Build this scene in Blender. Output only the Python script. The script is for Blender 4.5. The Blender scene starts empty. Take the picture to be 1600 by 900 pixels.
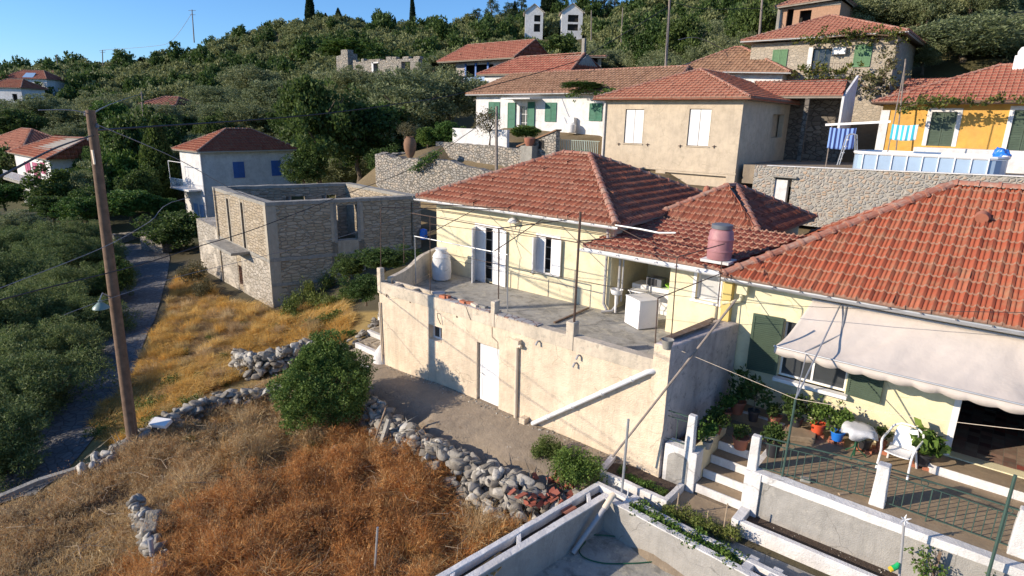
import bpy, bmesh, math, random
import numpy as np
from mathutils import Vector, Matrix
from mathutils.bvhtree import BVHTree
from mathutils.geometry import delaunay_2d_cdt
R = math.radians
scene = bpy.context.scene
COL = scene.collection

# ---------------------------------------------------------------- camera
# world frame: x along the house fronts, y into the hill, z up, origin at the foot of the terrace wall's left corner
FPX, PITCH, ROLL, CAMH = 950.0, R(15.4), R(1.3), 8.2
AZ = R(-39.5)
A0 = np.array([-4.39, 19.33]); E1 = np.array([math.cos(AZ), math.sin(AZ)]); E2 = np.array([-math.sin(AZ), math.cos(AZ)])
def _m(w): return np.array([w[:2] @ E1, w[:2] @ E2, w[2]])
_f = np.array([0, math.cos(PITCH), -math.sin(PITCH)]); _r = np.array([1., 0, 0]); _u = np.array([0, math.sin(PITCH), math.cos(PITCH)])
_c, _s = math.cos(ROLL), math.sin(ROLL)
CR = _m(_c*_r + _s*_u); CU = _m(-_s*_r + _c*_u); CF = _m(_f)
CAM = np.array([-A0 @ E1, -A0 @ E2, CAMH])
FWD = np.array([E1[1], E2[1]])                      # horizontal heading
cam = bpy.data.cameras.new('camera'); camo = bpy.data.objects.new('camera', cam); COL.objects.link(camo)
cam.sensor_width = 36; cam.lens = FPX/1600*36; cam.clip_start = .1; cam.clip_end = 5000
mw = Matrix([[CR[i], CU[i], -CF[i], CAM[i]] for i in range(3)] + [[0, 0, 0, 1]]); camo.matrix_world = mw
scene.camera = camo
scene.render.resolution_x, scene.render.resolution_y = 1600, 900

# ---------------------------------------------------------------- light
SUN_EL = R(21.5); SUN_TO = Vector((-.583, -.813, 0)).normalized()
w = bpy.data.worlds.new('World'); scene.world = w; w.use_nodes = True
nt = w.node_tree; sky = nt.nodes.new('ShaderNodeTexSky'); sky.sky_type = 'NISHITA'; sky.sun_disc = False
sky.sun_elevation = SUN_EL; sky.sun_rotation = math.atan2(SUN_TO.x, SUN_TO.y); sky.air_density = 1.0; sky.dust_density = .15; sky.ozone_density = 8.0; sky.altitude = 400
nt.links.new(sky.outputs[0], nt.nodes['Background'].inputs[0]); nt.nodes['Background'].inputs[1].default_value = .15
sl = bpy.data.lights.new('sun', 'SUN'); sl.energy = 4.9; sl.angle = R(.5); sl.color = (1, .865, .69)
so = bpy.data.objects.new('sun', sl); COL.objects.link(so)
sd = Vector((SUN_TO.x*math.cos(SUN_EL), SUN_TO.y*math.cos(SUN_EL), math.sin(SUN_EL)))
so.rotation_euler = sd.to_track_quat('Z', 'Y').to_euler()
vs = scene.view_settings; vs.view_transform = 'Standard'; vs.look = 'None'; vs.gamma = 1; vs.use_curve_mapping = False; vs.exposure = .38

# ---------------------------------------------------------------- measuring helpers: a photo pixel (1600x900) to a place in the world
def ray(x, y): return CF + CR*((x-800)/FPX) + CU*((450-y)/FPX)
def G(x, y, z):
    d = ray(x, y); return CAM + d*((z-CAM[2])/d[2])
def D(x, y, dist):
    d = ray(x, y); return CAM + d*(dist/(d[:2] @ FWD))
def VP(x, y, P, ang=0):
    d = ray(x, y); a = R(ang); n = np.array([-math.sin(a), math.cos(a)])
    return CAM + d*(((np.array(P[:2])-CAM[:2]) @ n)/(d[:2] @ n))
def pix(p):
    v = np.array(p, float)-CAM; q = v @ CF; return 800+FPX*(v @ CR)/q, 450-FPX*(v @ CU)/q, v[:2] @ FWD

# ---------------------------------------------------------------- objects
def tag(o, label=None, cat=None, group=None, kind=None):
    if label: o['label'] = label
    if cat: o['category'] = cat
    if group: o['group'] = group
    if kind: o['kind'] = kind
    return o
def thing(name, label, cat, loc=(0, 0, 0), rz=0, group=None):
    o = bpy.data.objects.new(name, None); COL.objects.link(o); o.location = [float(c) for c in loc]; o.rotation_euler = (0, 0, rz)
    o.empty_display_size = .2
    return tag(o, label, cat, group)
def root_loc(p):
    while p.parent: p = p.parent
    return np.array(p.location)
def copy_tree(o, loc=None, rz=None, scale=None, label=None, parent=None):
    c = o.copy(); COL.objects.link(c); c.parent = parent
    if loc is not None: c.location = [float(q) for q in loc]
    if rz is not None: c.rotation_euler = (c.rotation_euler.x, c.rotation_euler.y, rz)
    if scale is not None: c.scale = scale
    if label: c['label'] = label
    for ch in list(o.children): copy_tree(ch, parent=c)
    return c
def link(name, me, mat, parent=None, smooth=False):
    if mat is not None and not me.materials: me.materials.append(mat)
    if smooth: me.polygons.foreach_set('use_smooth', [True]*len(me.polygons))
    o = bpy.data.objects.new(name, me); COL.objects.link(o)
    if parent is not None: o.parent = parent
    return o
def np_mesh(name, V, F, cols=None):
    V = np.asarray(V, np.float32); F = np.asarray(F, np.int32)
    me = bpy.data.meshes.new(name); n = F.shape[1]
    me.vertices.add(len(V)); me.vertices.foreach_set('co', V.ravel())
    me.loops.add(F.size); me.loops.foreach_set('vertex_index', F.ravel())
    me.polygons.add(len(F)); me.polygons.foreach_set('loop_start', np.arange(0, F.size, n, dtype=np.int32))
    me.update(calc_edges=True)
    if cols is not None:
        a = me.color_attributes.new('Col', 'FLOAT_COLOR', 'POINT'); a.data.foreach_set('color', np.asarray(cols, np.float32).ravel())
    return me

class MB:
    def __init__(s): s.v = []; s.f = []
    def add(s, vs, fs):
        n = len(s.v); s.v += [tuple(float(c) for c in p) for p in vs]; s.f += [tuple(i+n for i in f) for f in fs]; return s
    def hexa(s, b, t):                                  # bottom four and top four corners, both counter-clockwise
        return s.add(list(b)+list(t), [(3, 2, 1, 0), (4, 5, 6, 7), (0, 1, 5, 4), (1, 2, 6, 5), (2, 3, 7, 6), (3, 0, 4, 7)])
    def box(s, x0, x1, y0, y1, z0, z1):
        q = [(x0, y0), (x1, y0), (x1, y1), (x0, y1)]
        return s.hexa([(a, b, z0) for a, b in q], [(a, b, z1) for a, b in q])
    def obox(s, c, sx, sy, sz, rz=0, tilt=None):        # centre of the bottom face
        M = Matrix.Rotation(rz, 3, 'Z')
        if tilt is not None: M = M @ tilt
        q = [(-sx/2, -sy/2), (sx/2, -sy/2), (sx/2, sy/2), (-sx/2, sy/2)]
        C = Vector([float(k) for k in c])
        return s.hexa([C + M @ Vector((a, b, 0)) for a, b in q], [C + M @ Vector((a, b, sz)) for a, b in q])
    def prism(s, pts, z0, z1):
        n = len(pts); z0s = z0 if hasattr(z0, '__len__') else [z0]*n; z1s = z1 if hasattr(z1, '__len__') else [z1]*n
        vs = [(p[0], p[1], a) for p, a in zip(pts, z0s)] + [(p[0], p[1], a) for p, a in zip(pts, z1s)]
        return s.add(vs, [tuple(reversed(range(n))), tuple(range(n, 2*n))] + [(i, (i+1) % n, n+(i+1) % n, n+i) for i in range(n)])
    def bar(s, a, b, w, h):                             # rectangular bar between two points
        a = Vector([float(k) for k in a]); b = Vector([float(k) for k in b]); d = (b-a).normalized()
        up = Vector((0, 0, 1)) if abs(d.z) < .95 else Vector((0, 1, 0))
        x = d.cross(up).normalized(); y = x.cross(d).normalized()
        q = [(-1, -1), (1, -1), (1, 1), (-1, 1)]
        return s.hexa([a + x*(w/2*i) + y*(h/2*j) for i, j in q], [b + x*(w/2*i) + y*(h/2*j) for i, j in q])
    def tube(s, pts, r, n=8, caps=True):
        P = [Vector([float(k) for k in p]) for p in pts]; m = len(P); rs = r if hasattr(r, '__len__') else [r]*m
        base = len(s.v); prev = None
        for i, p in enumerate(P):
            d = (P[min(i+1, m-1)]-P[max(i-1, 0)])
            d = d.normalized() if d.length > 1e-9 else Vector((0, 0, 1))
            if prev is None:
                up = Vector((0, 0, 1)) if abs(d.z) < .9 else Vector((1, 0, 0)); x = d.cross(up).normalized()
            else: x = (prev - d*prev.dot(d)).normalized()
            prev = x; y = d.cross(x)
            for k in range(n):
                a = 2*math.pi*k/n; q = p + x*(math.cos(a)*rs[i]) + y*(math.sin(a)*rs[i]); s.v.append(tuple(q))
        for i in range(m-1):
            for k in range(n):
                a = base+i*n+k; b = base+i*n+(k+1) % n; s.f.append((a, b, b+n, a+n))
        if caps: s.f.append(tuple(reversed([base+k for k in range(n)]))); s.f.append(tuple(base+(m-1)*n+k for k in range(n)))
        return s
    def lathe(s, prof, c=(0, 0, 0), n=20, caps=True):   # profile of (radius, height)
        base = len(s.v); m = len(prof)
        for r, z in prof:
            for k in range(n): a = 2*math.pi*k/n; s.v.append((float(c[0]+math.cos(a)*r), float(c[1]+math.sin(a)*r), float(c[2]+z)))
        for i in range(m-1):
            for k in range(n):
                a = base+i*n+k; b = base+i*n+(k+1) % n; s.f.append((a, b, b+n, a+n))
        if caps: s.f.append(tuple(reversed([base+k for k in range(n)]))); s.f.append(tuple(base+(m-1)*n+k for k in range(n)))
        return s
    def face(s, pts): return s.add(pts, [tuple(range(len(pts)))])
    def slab(s, pts, t):                                # a flat polygon in space given a downward thickness
        n = len(pts); P = [Vector([float(k) for k in p]) for p in pts]
        nn = (P[1]-P[0]).cross(P[2]-P[0]).normalized()
        if nn.z < 0: nn = -nn; P.reverse()
        Q = [p-nn*t for p in P]
        return s.add(P+Q, [tuple(range(n)), tuple(reversed(range(n, 2*n)))] + [(i, n+i, n+(i+1) % n, (i+1) % n) for i in range(n)])
    def build(s, name, mat, parent=None, smooth=False, bev=0, local=False, label=None, kind=None):
        V = np.array(s.v)
        if parent is not None and not local: V = V - root_loc(parent)
        me = bpy.data.meshes.new(name); me.from_pydata(V.tolist(), [], s.f); me.update()
        bm = bmesh.new(); bm.from_mesh(me); bmesh.ops.recalc_face_normals(bm, faces=bm.faces)
        if smooth:
            for f in bm.faces: f.smooth = True
            for e in bm.edges:
                if len(e.link_faces) == 2 and e.calc_face_angle(0) > R(42): e.smooth = False
        bm.to_mesh(me); bm.free()
        o = link(name, me, mat, parent)
        if bev:
            m = o.modifiers.new('b', 'BEVEL'); m.width = bev; m.segments = 2; m.limit_method = 'ANGLE'; m.angle_limit = R(50)
        if label: o['label'] = label
        if kind: o['kind'] = kind
        return o

def wall(mb, P0, P1, z0, z1, th, ops=()):
    """wall whose outer face runs P0->P1 with the inside to the left; ops = (s0, s1, za, zb) openings"""
    P0 = np.array(P0[:2], float); P1 = np.array(P1[:2], float); L = np.linalg.norm(P1-P0); d = (P1-P0)/L; n = np.array([-d[1], d[0]])
    ss = sorted(set([0, L] + [float(o[0]) for o in ops] + [float(o[1]) for o in ops])); zs = sorted(set([z0, z1] + [float(o[2]) for o in ops] + [float(o[3]) for o in ops]))
    ss = [q for q in ss if -1e-6 <= q <= L+1e-6]; zs = [q for q in zs if z0-1e-6 <= q <= z1+1e-6]
    def hole(i, j):
        if i < 0 or j < 0 or i >= len(ss)-1 or j >= len(zs)-1: return True
        s = (ss[i]+ss[i+1])/2; z = (zs[j]+zs[j+1])/2
        return any(o[0] < s < o[1] and o[2] < z < o[3] for o in ops)
    idx = {}
    base = len(mb.v)
    def vid(i, j, k):
        if (i, j, k) not in idx:
            q = P0+d*ss[i]+n*(th*k); idx[(i, j, k)] = len(mb.v); mb.v.append((float(q[0]), float(q[1]), float(zs[j])))
        return idx[(i, j, k)]
    for i in range(len(ss)-1):
        for j in range(len(zs)-1):
            if hole(i, j): continue
            mb.f.append((vid(i, j, 0), vid(i+1, j, 0), vid(i+1, j+1, 0), vid(i, j+1, 0)))
            mb.f.append((vid(i, j, 1), vid(i, j+1, 1), vid(i+1, j+1, 1), vid(i+1, j, 1)))
            if hole(i-1, j): mb.f.append((vid(i, j, 0), vid(i, j+1, 0), vid(i, j+1, 1), vid(i, j, 1)))
            if hole(i+1, j): mb.f.append((vid(i+1, j, 0), vid(i+1, j, 1), vid(i+1, j+1, 1), vid(i+1, j+1, 0)))
            if hole(i, j-1): mb.f.append((vid(i, j, 0), vid(i, j, 1), vid(i+1, j, 1), vid(i+1, j, 0)))
            if hole(i, j+1): mb.f.append((vid(i, j+1, 0), vid(i+1, j+1, 0), vid(i+1, j+1, 1), vid(i, j+1, 1)))
    return mb
# ---------------------------------------------------------------- materials
def mat_base(name):
    m = bpy.data.materials.new(name); m.use_nodes = True; return m, m.node_tree, m.node_tree.nodes['Principled BSDF']
def N(nt, t, **kw):
    n = nt.nodes.new(t)
    for k, v in kw.items():
        if k in n.inputs.keys(): n.inputs[k].default_value = v
        else: setattr(n, k, v)
    return n
def ramp(nt, fac, stops):
    r = nt.nodes.new('ShaderNodeValToRGB'); e = r.color_ramp.elements
    while len(e) < len(stops): e.new(.5)
    for q, (p, c) in zip(e, stops): q.position = p; q.color = (c[0], c[1], c[2], 1) if hasattr(c, '__len__') else (c, c, c, 1)
    nt.links.new(fac, r.inputs[0]); return r.outputs[0]
def mixc(nt, fac, a, b, blend='MIX'):
    m = nt.nodes.new('ShaderNodeMix'); m.data_type = 'RGBA'; m.blend_type = blend
    for sock, v in ((m.inputs[0], fac), (m.inputs[6], a), (m.inputs[7], b)):
        if hasattr(v, 'is_output'): nt.links.new(v, sock)
        elif hasattr(v, '__len__'): sock.default_value = (v[0], v[1], v[2], 1)
        else: sock.default_value = v
    return m.outputs[2]
def coords(nt, sc=(1, 1, 1)):
    t = nt.nodes.new('ShaderNodeNewGeometry'); m = nt.nodes.new('ShaderNodeMapping'); m.inputs['Scale'].default_value = sc
    nt.links.new(t.outputs['Position'], m.inputs[0]); return m.outputs[0]
def noise(nt, co, scale, detail=6, rough=.6, dist=0):
    n = N(nt, 'ShaderNodeTexNoise', Scale=scale, Detail=detail, Roughness=rough, Distortion=dist); nt.links.new(co, n.inputs['Vector']); return n.outputs[0]
def bump(nt, bs, h, strength, dist=.02):
    b = N(nt, 'ShaderNodeBump', Strength=strength, Distance=dist); nt.links.new(h, b.inputs['Height']); nt.links.new(b.outputs[0], bs.inputs['Normal']); return b
MATS = {}
def paint(name, col, var=.12, scale=3, rough=.6, bmp=.15, bscale=60, metal=0, dirt=None, dscale=1.2, dlo=.52, dhi=.72, vert=1.0, bdist=.01):
    """a plain surface with slight mottling, grain and optional dirt patches"""
    if name in MATS: return MATS[name]
    m, nt, bs = mat_base(name); co = coords(nt); n = noise(nt, co, scale, 8, .65)
    lo = [c*(1-var) for c in col]; hi = [min(1, c*(1+var)) for c in col]
    c = ramp(nt, n, [(.3, lo), (.7, hi)])
    if dirt is not None:
        cd = coords(nt, (1, 1, vert)); f = ramp(nt, noise(nt, cd, dscale, 9, .7, .3), [(dlo, 0), (dhi, 1)]); c = mixc(nt, f, c, dirt)
    nt.links.new(c, bs.inputs['Base Color']); bs.inputs['Roughness'].default_value = rough; bs.inputs['Metallic'].default_value = metal
    if bmp: bump(nt, bs, noise(nt, co, bscale, 4, .6), bmp, bdist)
    MATS[name] = m; return m
def stucco(name, col, dirt, dirt2, grime=.5, bscale=35, bmp=.5):
    """rendered masonry: two scales of blotches, runs of dirt that follow the vertical, a rough float finish"""
    m, nt, bs = mat_base(name); co = coords(nt)
    c = ramp(nt, noise(nt, co, 2.2, 9, .75), [(.35, [k*.8 for k in col]), (.52, col), (.68, [min(1, k*1.1) for k in col])])
    f = ramp(nt, noise(nt, coords(nt, (1.6, 1.6, .35)), 1.3, 10, .72, .4), [(.48, 0), (.66, grime)]); c = mixc(nt, f, c, dirt)
    f = ramp(nt, noise(nt, co, 5.5, 10, .75), [(.54, 0), (.62, grime*.8)]); c = mixc(nt, f, c, dirt2)
    f = ramp(nt, noise(nt, co, .5, 3, .5), [(.42, 0), (.62, .3)]); c = mixc(nt, f, c, [k*.7 for k in dirt2])
    cw = nt.nodes.new('ShaderNodeMix'); cw.data_type = 'VECTOR'; cw.inputs[0].default_value = .25; nt.links.new(co, cw.inputs[4]); cn = N(nt, 'ShaderNodeTexNoise', Scale=2.5, Detail=8.0); nt.links.new(co, cn.inputs['Vector']); nt.links.new(cn.outputs[1], cw.inputs[5])
    vo = N(nt, 'ShaderNodeTexVoronoi', feature='DISTANCE_TO_EDGE', Scale=.9); nt.links.new(cw.outputs[1], vo.inputs['Vector']); ck = ramp(nt, vo.outputs['Distance'], [(0, 1), (.008, 0)])
    mk = ramp(nt, noise(nt, co, .8, 2, .5), [(.5, 0), (.56, .55)]); mm_ = N(nt, 'ShaderNodeMath', operation='MULTIPLY'); nt.links.new(ck, mm_.inputs[0]); nt.links.new(mk, mm_.inputs[1]); c = mixc(nt, mm_.outputs[0], c, [k*.45 for k in dirt])
    st = ramp(nt, noise(nt, coords(nt, (7, 7, .3)), 1.0, 5, .6), [(.56, 0), (.72, .35*grime)]); c = mixc(nt, st, c, [k*.8 for k in dirt])
    nt.links.new(c, bs.inputs['Base Color']); bs.inputs['Roughness'].default_value = .9
    h1 = noise(nt, co, bscale, 3, .6); h2 = noise(nt, co, 4, 3, .5)
    ad = N(nt, 'ShaderNodeMath', operation='MULTIPLY_ADD'); nt.links.new(h2, ad.inputs[0]); ad.inputs[1].default_value = 1.5; nt.links.new(h1, ad.inputs[2])
    bump(nt, bs, ad.outputs[0], bmp, .03)
    return m
def masonry(name, cols, mortar, sc=(2.6, 2.6, 4.6), edge=.05, bmp=.9, rnd=.9, plaster=None, pl=(.55, .62)):
    """irregular stones with recessed joints"""
    m, nt, bs = mat_base(name); co = coords(nt, sc)
    dn = N(nt, 'ShaderNodeTexNoise', Scale=2.2, Detail=3.0); nt.links.new(co, dn.inputs['Vector'])
    mv = nt.nodes.new('ShaderNodeMix'); mv.data_type = 'VECTOR'; mv.inputs[0].default_value = .12; nt.links.new(co, mv.inputs[4]); nt.links.new(dn.outputs[1], mv.inputs[5])
    v = N(nt, 'ShaderNodeTexVoronoi', feature='DISTANCE_TO_EDGE', Scale=1.0, Randomness=rnd); nt.links.new(mv.outputs[1], v.inputs['Vector'])
    v2 = N(nt, 'ShaderNodeTexVoronoi', feature='F1', Scale=1.0, Randomness=rnd); nt.links.new(mv.outputs[1], v2.inputs['Vector'])
    sep = nt.nodes.new('ShaderNodeSeparateColor'); nt.links.new(v2.outputs['Color'], sep.inputs[0])
    st = ramp(nt, sep.outputs[0], [(i/(len(cols)-1), c) for i, c in enumerate(cols)])
    g = coords(nt); st = mixc(nt, ramp(nt, noise(nt, g, 9, 8, .7), [(.3, .0), (.75, .55)]), st, [k*.55 for k in cols[0]])
    j = ramp(nt, v.outputs['Distance'], [(edge*.35, 0), (edge*1.5, 1)])
    c = mixc(nt, j, mortar, st)
    hf = nt.nodes.new('ShaderNodeMath'); hf.operation = 'MULTIPLY_ADD'; nt.links.new(noise(nt, g, 22, 5, .65), hf.inputs[0]); hf.inputs[1].default_value = .35; nt.links.new(j, hf.inputs[2])
    h = hf.outputs[0]
    if plaster is not None:
        p = ramp(nt, noise(nt, g, .7, 8, .65, .3), [(pl[0], 0), (pl[1], 1)]); c = mixc(nt, p, c, plaster)
        mm = nt.nodes.new('ShaderNodeMath'); mm.operation = 'MAXIMUM'; nt.links.new(h, mm.inputs[0]); nt.links.new(p, mm.inputs[1]); h = mm.outputs[0]
    nt.links.new(c, bs.inputs['Base Color']); bs.inputs['Roughness'].default_value = .92; bump(nt, bs, h, bmp, .05)
    return m
def island(name, stops, rough=.75, tr=0, noise_mix=None, bmp=0, objrand=0, nsc=6, spec=.3):
    """each separate little piece of the mesh takes its own colour from the stops"""
    m, nt, bs = mat_base(name); g = nt.nodes.new('ShaderNodeNewGeometry')
    c = ramp(nt, g.outputs['Random Per Island'], stops)
    if noise_mix:
        c = mixc(nt, ramp(nt, noise(nt, coords(nt), nsc, 9, .7), [(.48, 0), (.7, noise_mix[1])]), c, noise_mix[0])
    if objrand:
        oi = nt.nodes.new('ShaderNodeObjectInfo'); hs = nt.nodes.new('ShaderNodeHueSaturation')
        mr = N(nt, 'ShaderNodeMapRange'); nt.links.new(oi.outputs['Random'], mr.inputs[0]); mr.inputs[3].default_value = 1-objrand; mr.inputs[4].default_value = 1+objrand
        nt.links.new(mr.outputs[0], hs.inputs['Value']); nt.links.new(c, hs.inputs['Color'])
        mr2 = N(nt, 'ShaderNodeMapRange'); nt.links.new(oi.outputs['Random'], mr2.inputs[0]); mr2.inputs[3].default_value = .515; mr2.inputs[4].default_value = .485
        nt.links.new(mr2.outputs[0], hs.inputs['Hue']); c = hs.outputs[0]
    nt.links.new(c, bs.inputs['Base Color']); bs.inputs['Roughness'].default_value = rough; bs.inputs['Specular IOR Level'].default_value = spec
    if bmp: bump(nt, bs, noise(nt, coords(nt), 30, 5, .6), bmp, .01)
    if tr:
        t = nt.nodes.new('ShaderNodeBsdfTranslucent'); nt.links.new(c, t.inputs[0]); ms = nt.nodes.new('ShaderNodeMixShader'); ms.inputs[0].default_value = tr
        out = nt.nodes['Material Output']; nt.links.new(bs.outputs[0], ms.inputs[1]); nt.links.new(t.outputs[0], ms.inputs[2]); nt.links.new(ms.outputs[0], out.inputs[0])
    return m
def attr_mat(name, rough=.9, tr=0, bscale=12, bmp=.6, bdist=.05, jitter=0.0):
    """local colour read from the mesh's own colour attribute"""
    m, nt, bs = mat_base(name); a = nt.nodes.new('ShaderNodeAttribute'); a.attribute_name = 'Col'; c = a.outputs[0]
    co = coords(nt)
    if bmp:
        c = mixc(nt, ramp(nt, noise(nt, co, 3.3, 9, .75), [(.3, 0), (.7, .55)]), c, mixc(nt, 1.0, c, (.45, .42, .4), 'MULTIPLY'))
        c = mixc(nt, ramp(nt, noise(nt, co, 14, 6, .75), [(.5, 0), (.75, .5)]), c, mixc(nt, 1.0, c, (1.5, 1.5, 1.5), 'MULTIPLY'))
        bump(nt, bs, noise(nt, co, bscale, 8, .7), bmp, bdist)
    nt.links.new(c, bs.inputs['Base Color']); bs.inputs['Roughness'].default_value = rough; bs.inputs['Specular IOR Level'].default_value = .2
    if tr:
        t = nt.nodes.new('ShaderNodeBsdfTranslucent'); nt.links.new(c, t.inputs[0]); ms = nt.nodes.new('ShaderNodeMixShader'); ms.inputs[0].default_value = tr
        out = nt.nodes['Material Output']; nt.links.new(bs.outputs[0], ms.inputs[1]); nt.links.new(t.outputs[0], ms.inputs[2]); nt.links.new(ms.outputs[0], out.inputs[0])
    return m

m_terr = stucco('terrace_plaster', (.76, .62, .46), (.46, .38, .28), (.60, .50, .37), .6, 28, .8)
m_cap = stucco('parapet_plaster', (.66, .565, .44), (.40, .35, .28), (.30, .27, .22), .7)
m_oldc = stucco('weathered_dark_concrete', (.24, .215, .175), (.13, .115, .09), (.34, .31, .26), .8, 14, 1.0)
m_yel = stucco('yellow_plaster', (.76, .67, .44), (.58, .5, .36), (.7, .64, .48), .3, 50, .25)
m_yel2 = stucco('pale_yellow_plaster', (.80, .72, .46), (.64, .57, .4), (.74, .68, .5), .15, 50, .2)
m_beige = stucco('beige_render', (.56, .465, .345), (.41, .34, .26), (.57, .48, .37), .5, 30, .35)
m_ochre = stucco('ochre_plaster', (.66, .36, .07), (.52, .3, .1), (.6, .36, .12), .3, 40, .3)
m_white = paint('white_paint', (.78, .77, .76), .05, 2, .55, .15, 40, dirt=(.55, .54, .52), dscale=2, dlo=.6, dhi=.85)
m_whitewash = stucco('whitewash', (.72, .70, .68), (.48, .45, .42), (.55, .53, .5), .5, 30, .5)
m_whitewall = stucco('white_wall', (.72, .71, .70), (.5, .49, .48), (.6, .58, .57), .3)
m_pinkwash = stucco('weathered_side_plaster', (.60, .53, .50), (.36, .32, .31), (.2, .18, .18), .75)
m_grey = stucco('grey_cement', (.36, .34, .31), (.22, .21, .19), (.46, .43, .38), .6)
m_floor = stucco('terrace_screed', (.36, .345, .31), (.15, .145, .13), (.52, .47, .36), 1.0, 20, .25)
m_floor2 = stucco('brown_paving', (.30, .22, .14), (.2, .15, .1), (.38, .3, .2), .6, 20, .25)
m_path = stucco('earth_path', (.27, .215, .155), (.17, .14, .11), (.36, .3, .22), .6, 18, .6)
m_conc = stucco('old_concrete', (.30, .285, .25), (.17, .16, .14), (.42, .39, .34), .7, 14, .6)
m_ruin = masonry('ruin_masonry', [(.46, .37, .26), (.37, .30, .205), (.52, .44, .33), (.42, .35, .26)], (.35, .29, .21), (2.7, 2.7, 7.2), .05, 1.0, rnd=.72)
m_ruinw = masonry('ruin_masonry_whitewashed', [(.46, .41, .34), (.36, .32, .26), (.52, .47, .4)], (.3, .26, .2), (3, 3, 6), .045, .9, plaster=(.56, .5, .41), pl=(.5, .6))
m_ret = masonry('retaining_masonry', [(.42, .39, .34), (.30, .28, .25), (.5, .42, .33), (.36, .34, .31)], (.17, .155, .13), (4.6, 4.6, 6.8), .07, 1.0)
m_ret2 = masonry('mortared_rubble', [(.36, .35, .32), (.27, .26, .25), (.50, .34, .22), (.42, .40, .37)], (.37, .345, .30), (5.0, 5.0, 6.6), .14, .9, rnd=1.0)
m_stoneh = masonry('stone_house_masonry', [(.47, .40, .31), (.38, .33, .26), (.55, .47, .37)], (.42, .37, .3), (3.6, 3.6, 6.4), .06, .7)
TILE = [(0, (.25, .062, .034)), (.3, (.31, .08, .042)), (.6, (.345, .092, .048)), (.85, (.30, .078, .042)), (1, (.37, .125, .07))]
m_tile = island('terracotta_tiles', TILE, .8, noise_mix=((.27, .2, .12), .55), bmp=.3, nsc=2.6)
m_tile2 = island('salmon_tiles', [(0, (.24, .075, .045)), (.5, (.32, .105, .062)), (1, (.39, .14, .085))], .8, noise_mix=((.3, .2, .15), .5), bmp=.3, nsc=2.2)
m_tileb = island('brown_tiles', [(0, (.17, .095, .055)), (.5, (.25, .14, .08)), (1, (.33, .2, .12))], .85, noise_mix=((.16, .11, .08), .6), nsc=1.5)
m_tiler = island('red_tiles', [(0, (.23, .065, .045)), (.5, (.29, .085, .055)), (1, (.36, .12, .08))], .8, noise_mix=((.3, .12, .07), .4), nsc=1.5)
m_ridge = island('ridge_terracotta', [(0, (.30, .12, .08)), (.5, (.38, .16, .11)), (1, (.36, .22, .16))], .85, noise_mix=((.42, .36, .29), .8), bmp=.3, nsc=9)
m_under = paint('roof_underside', (.33, .29, .24), .2, 4, .9)
m_gutter = paint('white_gutter', (.62, .63, .64), .1, 3, .45, .05, 30, dirt=(.36, .33, .3), dscale=3, dlo=.55, dhi=.8)
m_pvc = paint('white_pvc', (.74, .73, .72), .05, 2, .35, .02, 30, dirt=(.5, .45, .38), dscale=2.5, dlo=.6, dhi=.8)
m_pipec = paint('cream_pipe', (.66, .55, .42), .08, 2, .5, .05, 30)
m_pipeg = paint('grey_pipe', (.36, .35, .35), .1, 2, .5, .05, 30)
m_rust = paint('rusty_iron', (.09, .055, .04), .4, 12, .75, .3, 80)
m_galv = paint('galvanised_steel', (.42, .43, .44), .12, 4, .45, .05, 50, .5)
m_greenm = paint('green_enamel', (.045, .085, .068), .15, 5, .5, .05, 50)
m_greens = paint('green_shutter_paint', (.055, .085, .055), .15, 3, .55, .1, 40)
m_greenb = paint('bright_green_shutter_paint', (.015, .13, .075), .15, 3, .55, .1, 40)
m_blues = paint('blue_shutter_paint', (.045, .14, .42), .15, 3, .55, .1, 40)
m_bluel = paint('blue_balcony_paint', (.22, .36, .55), .15, 3, .55, .1, 40)
m_pinks = paint('pink_shutter_paint', (.35, .05, .13), .15, 3, .55, .1, 40)
m_dark = paint('dark_interior', (.02, .018, .016), .1, 2, .9, 0)  # near-black colour stands in for the shade inside rooms and openings
m_glass = paint('window_glass', (.05, .055, .06), .1, 2, .08, 0)
m_mortar = paint('tile_mortar', (.30, .17, .12), .25, 12, .9, .3, 60)
m_wood = paint('weathered_wood', (.17, .11, .07), .3, 8, .85, .4, 60, dirt=(.28, .24, .2), dscale=6)
m_wood2 = paint('pale_wood', (.36, .27, .18), .2, 8, .8, .3, 60)
m_brick = paint('red_brick', (.42, .15, .08), .25, 9, .9, .5, 60)
m_cable = paint('black_cable', (.02, .02, .022), .1, 2, .6, 0)
m_cableg = paint('grey_cable', (.22, .22, .23), .1, 2, .6, 0)
m_hollow = paint('hollow_block_infill', (.40, .235, .15), .25, 7, .9, .5, 60)
m_soil = paint('garden_soil', (.075, .05, .035), .4, 12, .95, 1, 40, bdist=.04)
m_rock = island('limestone', [(0, (.17, .15, .125)), (.4, (.28, .255, .215)), (.75, (.38, .35, .30)), (1, (.52, .49, .43))], .92, noise_mix=((.09, .085, .075), .85), bmp=1.0, nsc=7)
m_awn = paint('awning_canvas', (.55, .485, .43), .05, 1.2, .85, .35, 3.5, dirt=(.45, .41, .37), dscale=1.3, dlo=.55, dhi=.85, bdist=.05)
m_tank = paint('faded_tank_plastic', (.36, .17, .18), .1, 2, .55, .05, 20, dirt=(.5, .24, .24), dscale=3)
m_tankg = paint('grey_plastic', (.13, .14, .16), .1, 3, .5, .05)
m_terra = paint('terracotta_pot', (.34, .13, .08), .15, 4, .8, .2, 40)
m_red = paint('orange_red_plastic', (.62, .09, .035), .05, 2, .4, 0)
m_blue = paint('blue_plastic', (.02, .17, .62), .05, 2, .35, 0)
m_black = paint('dark_plastic', (.03, .03, .035), .1, 2, .4, 0)
m_chair = paint('white_plastic', (.80, .79, .78), .03, 2, .35, 0)
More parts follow.
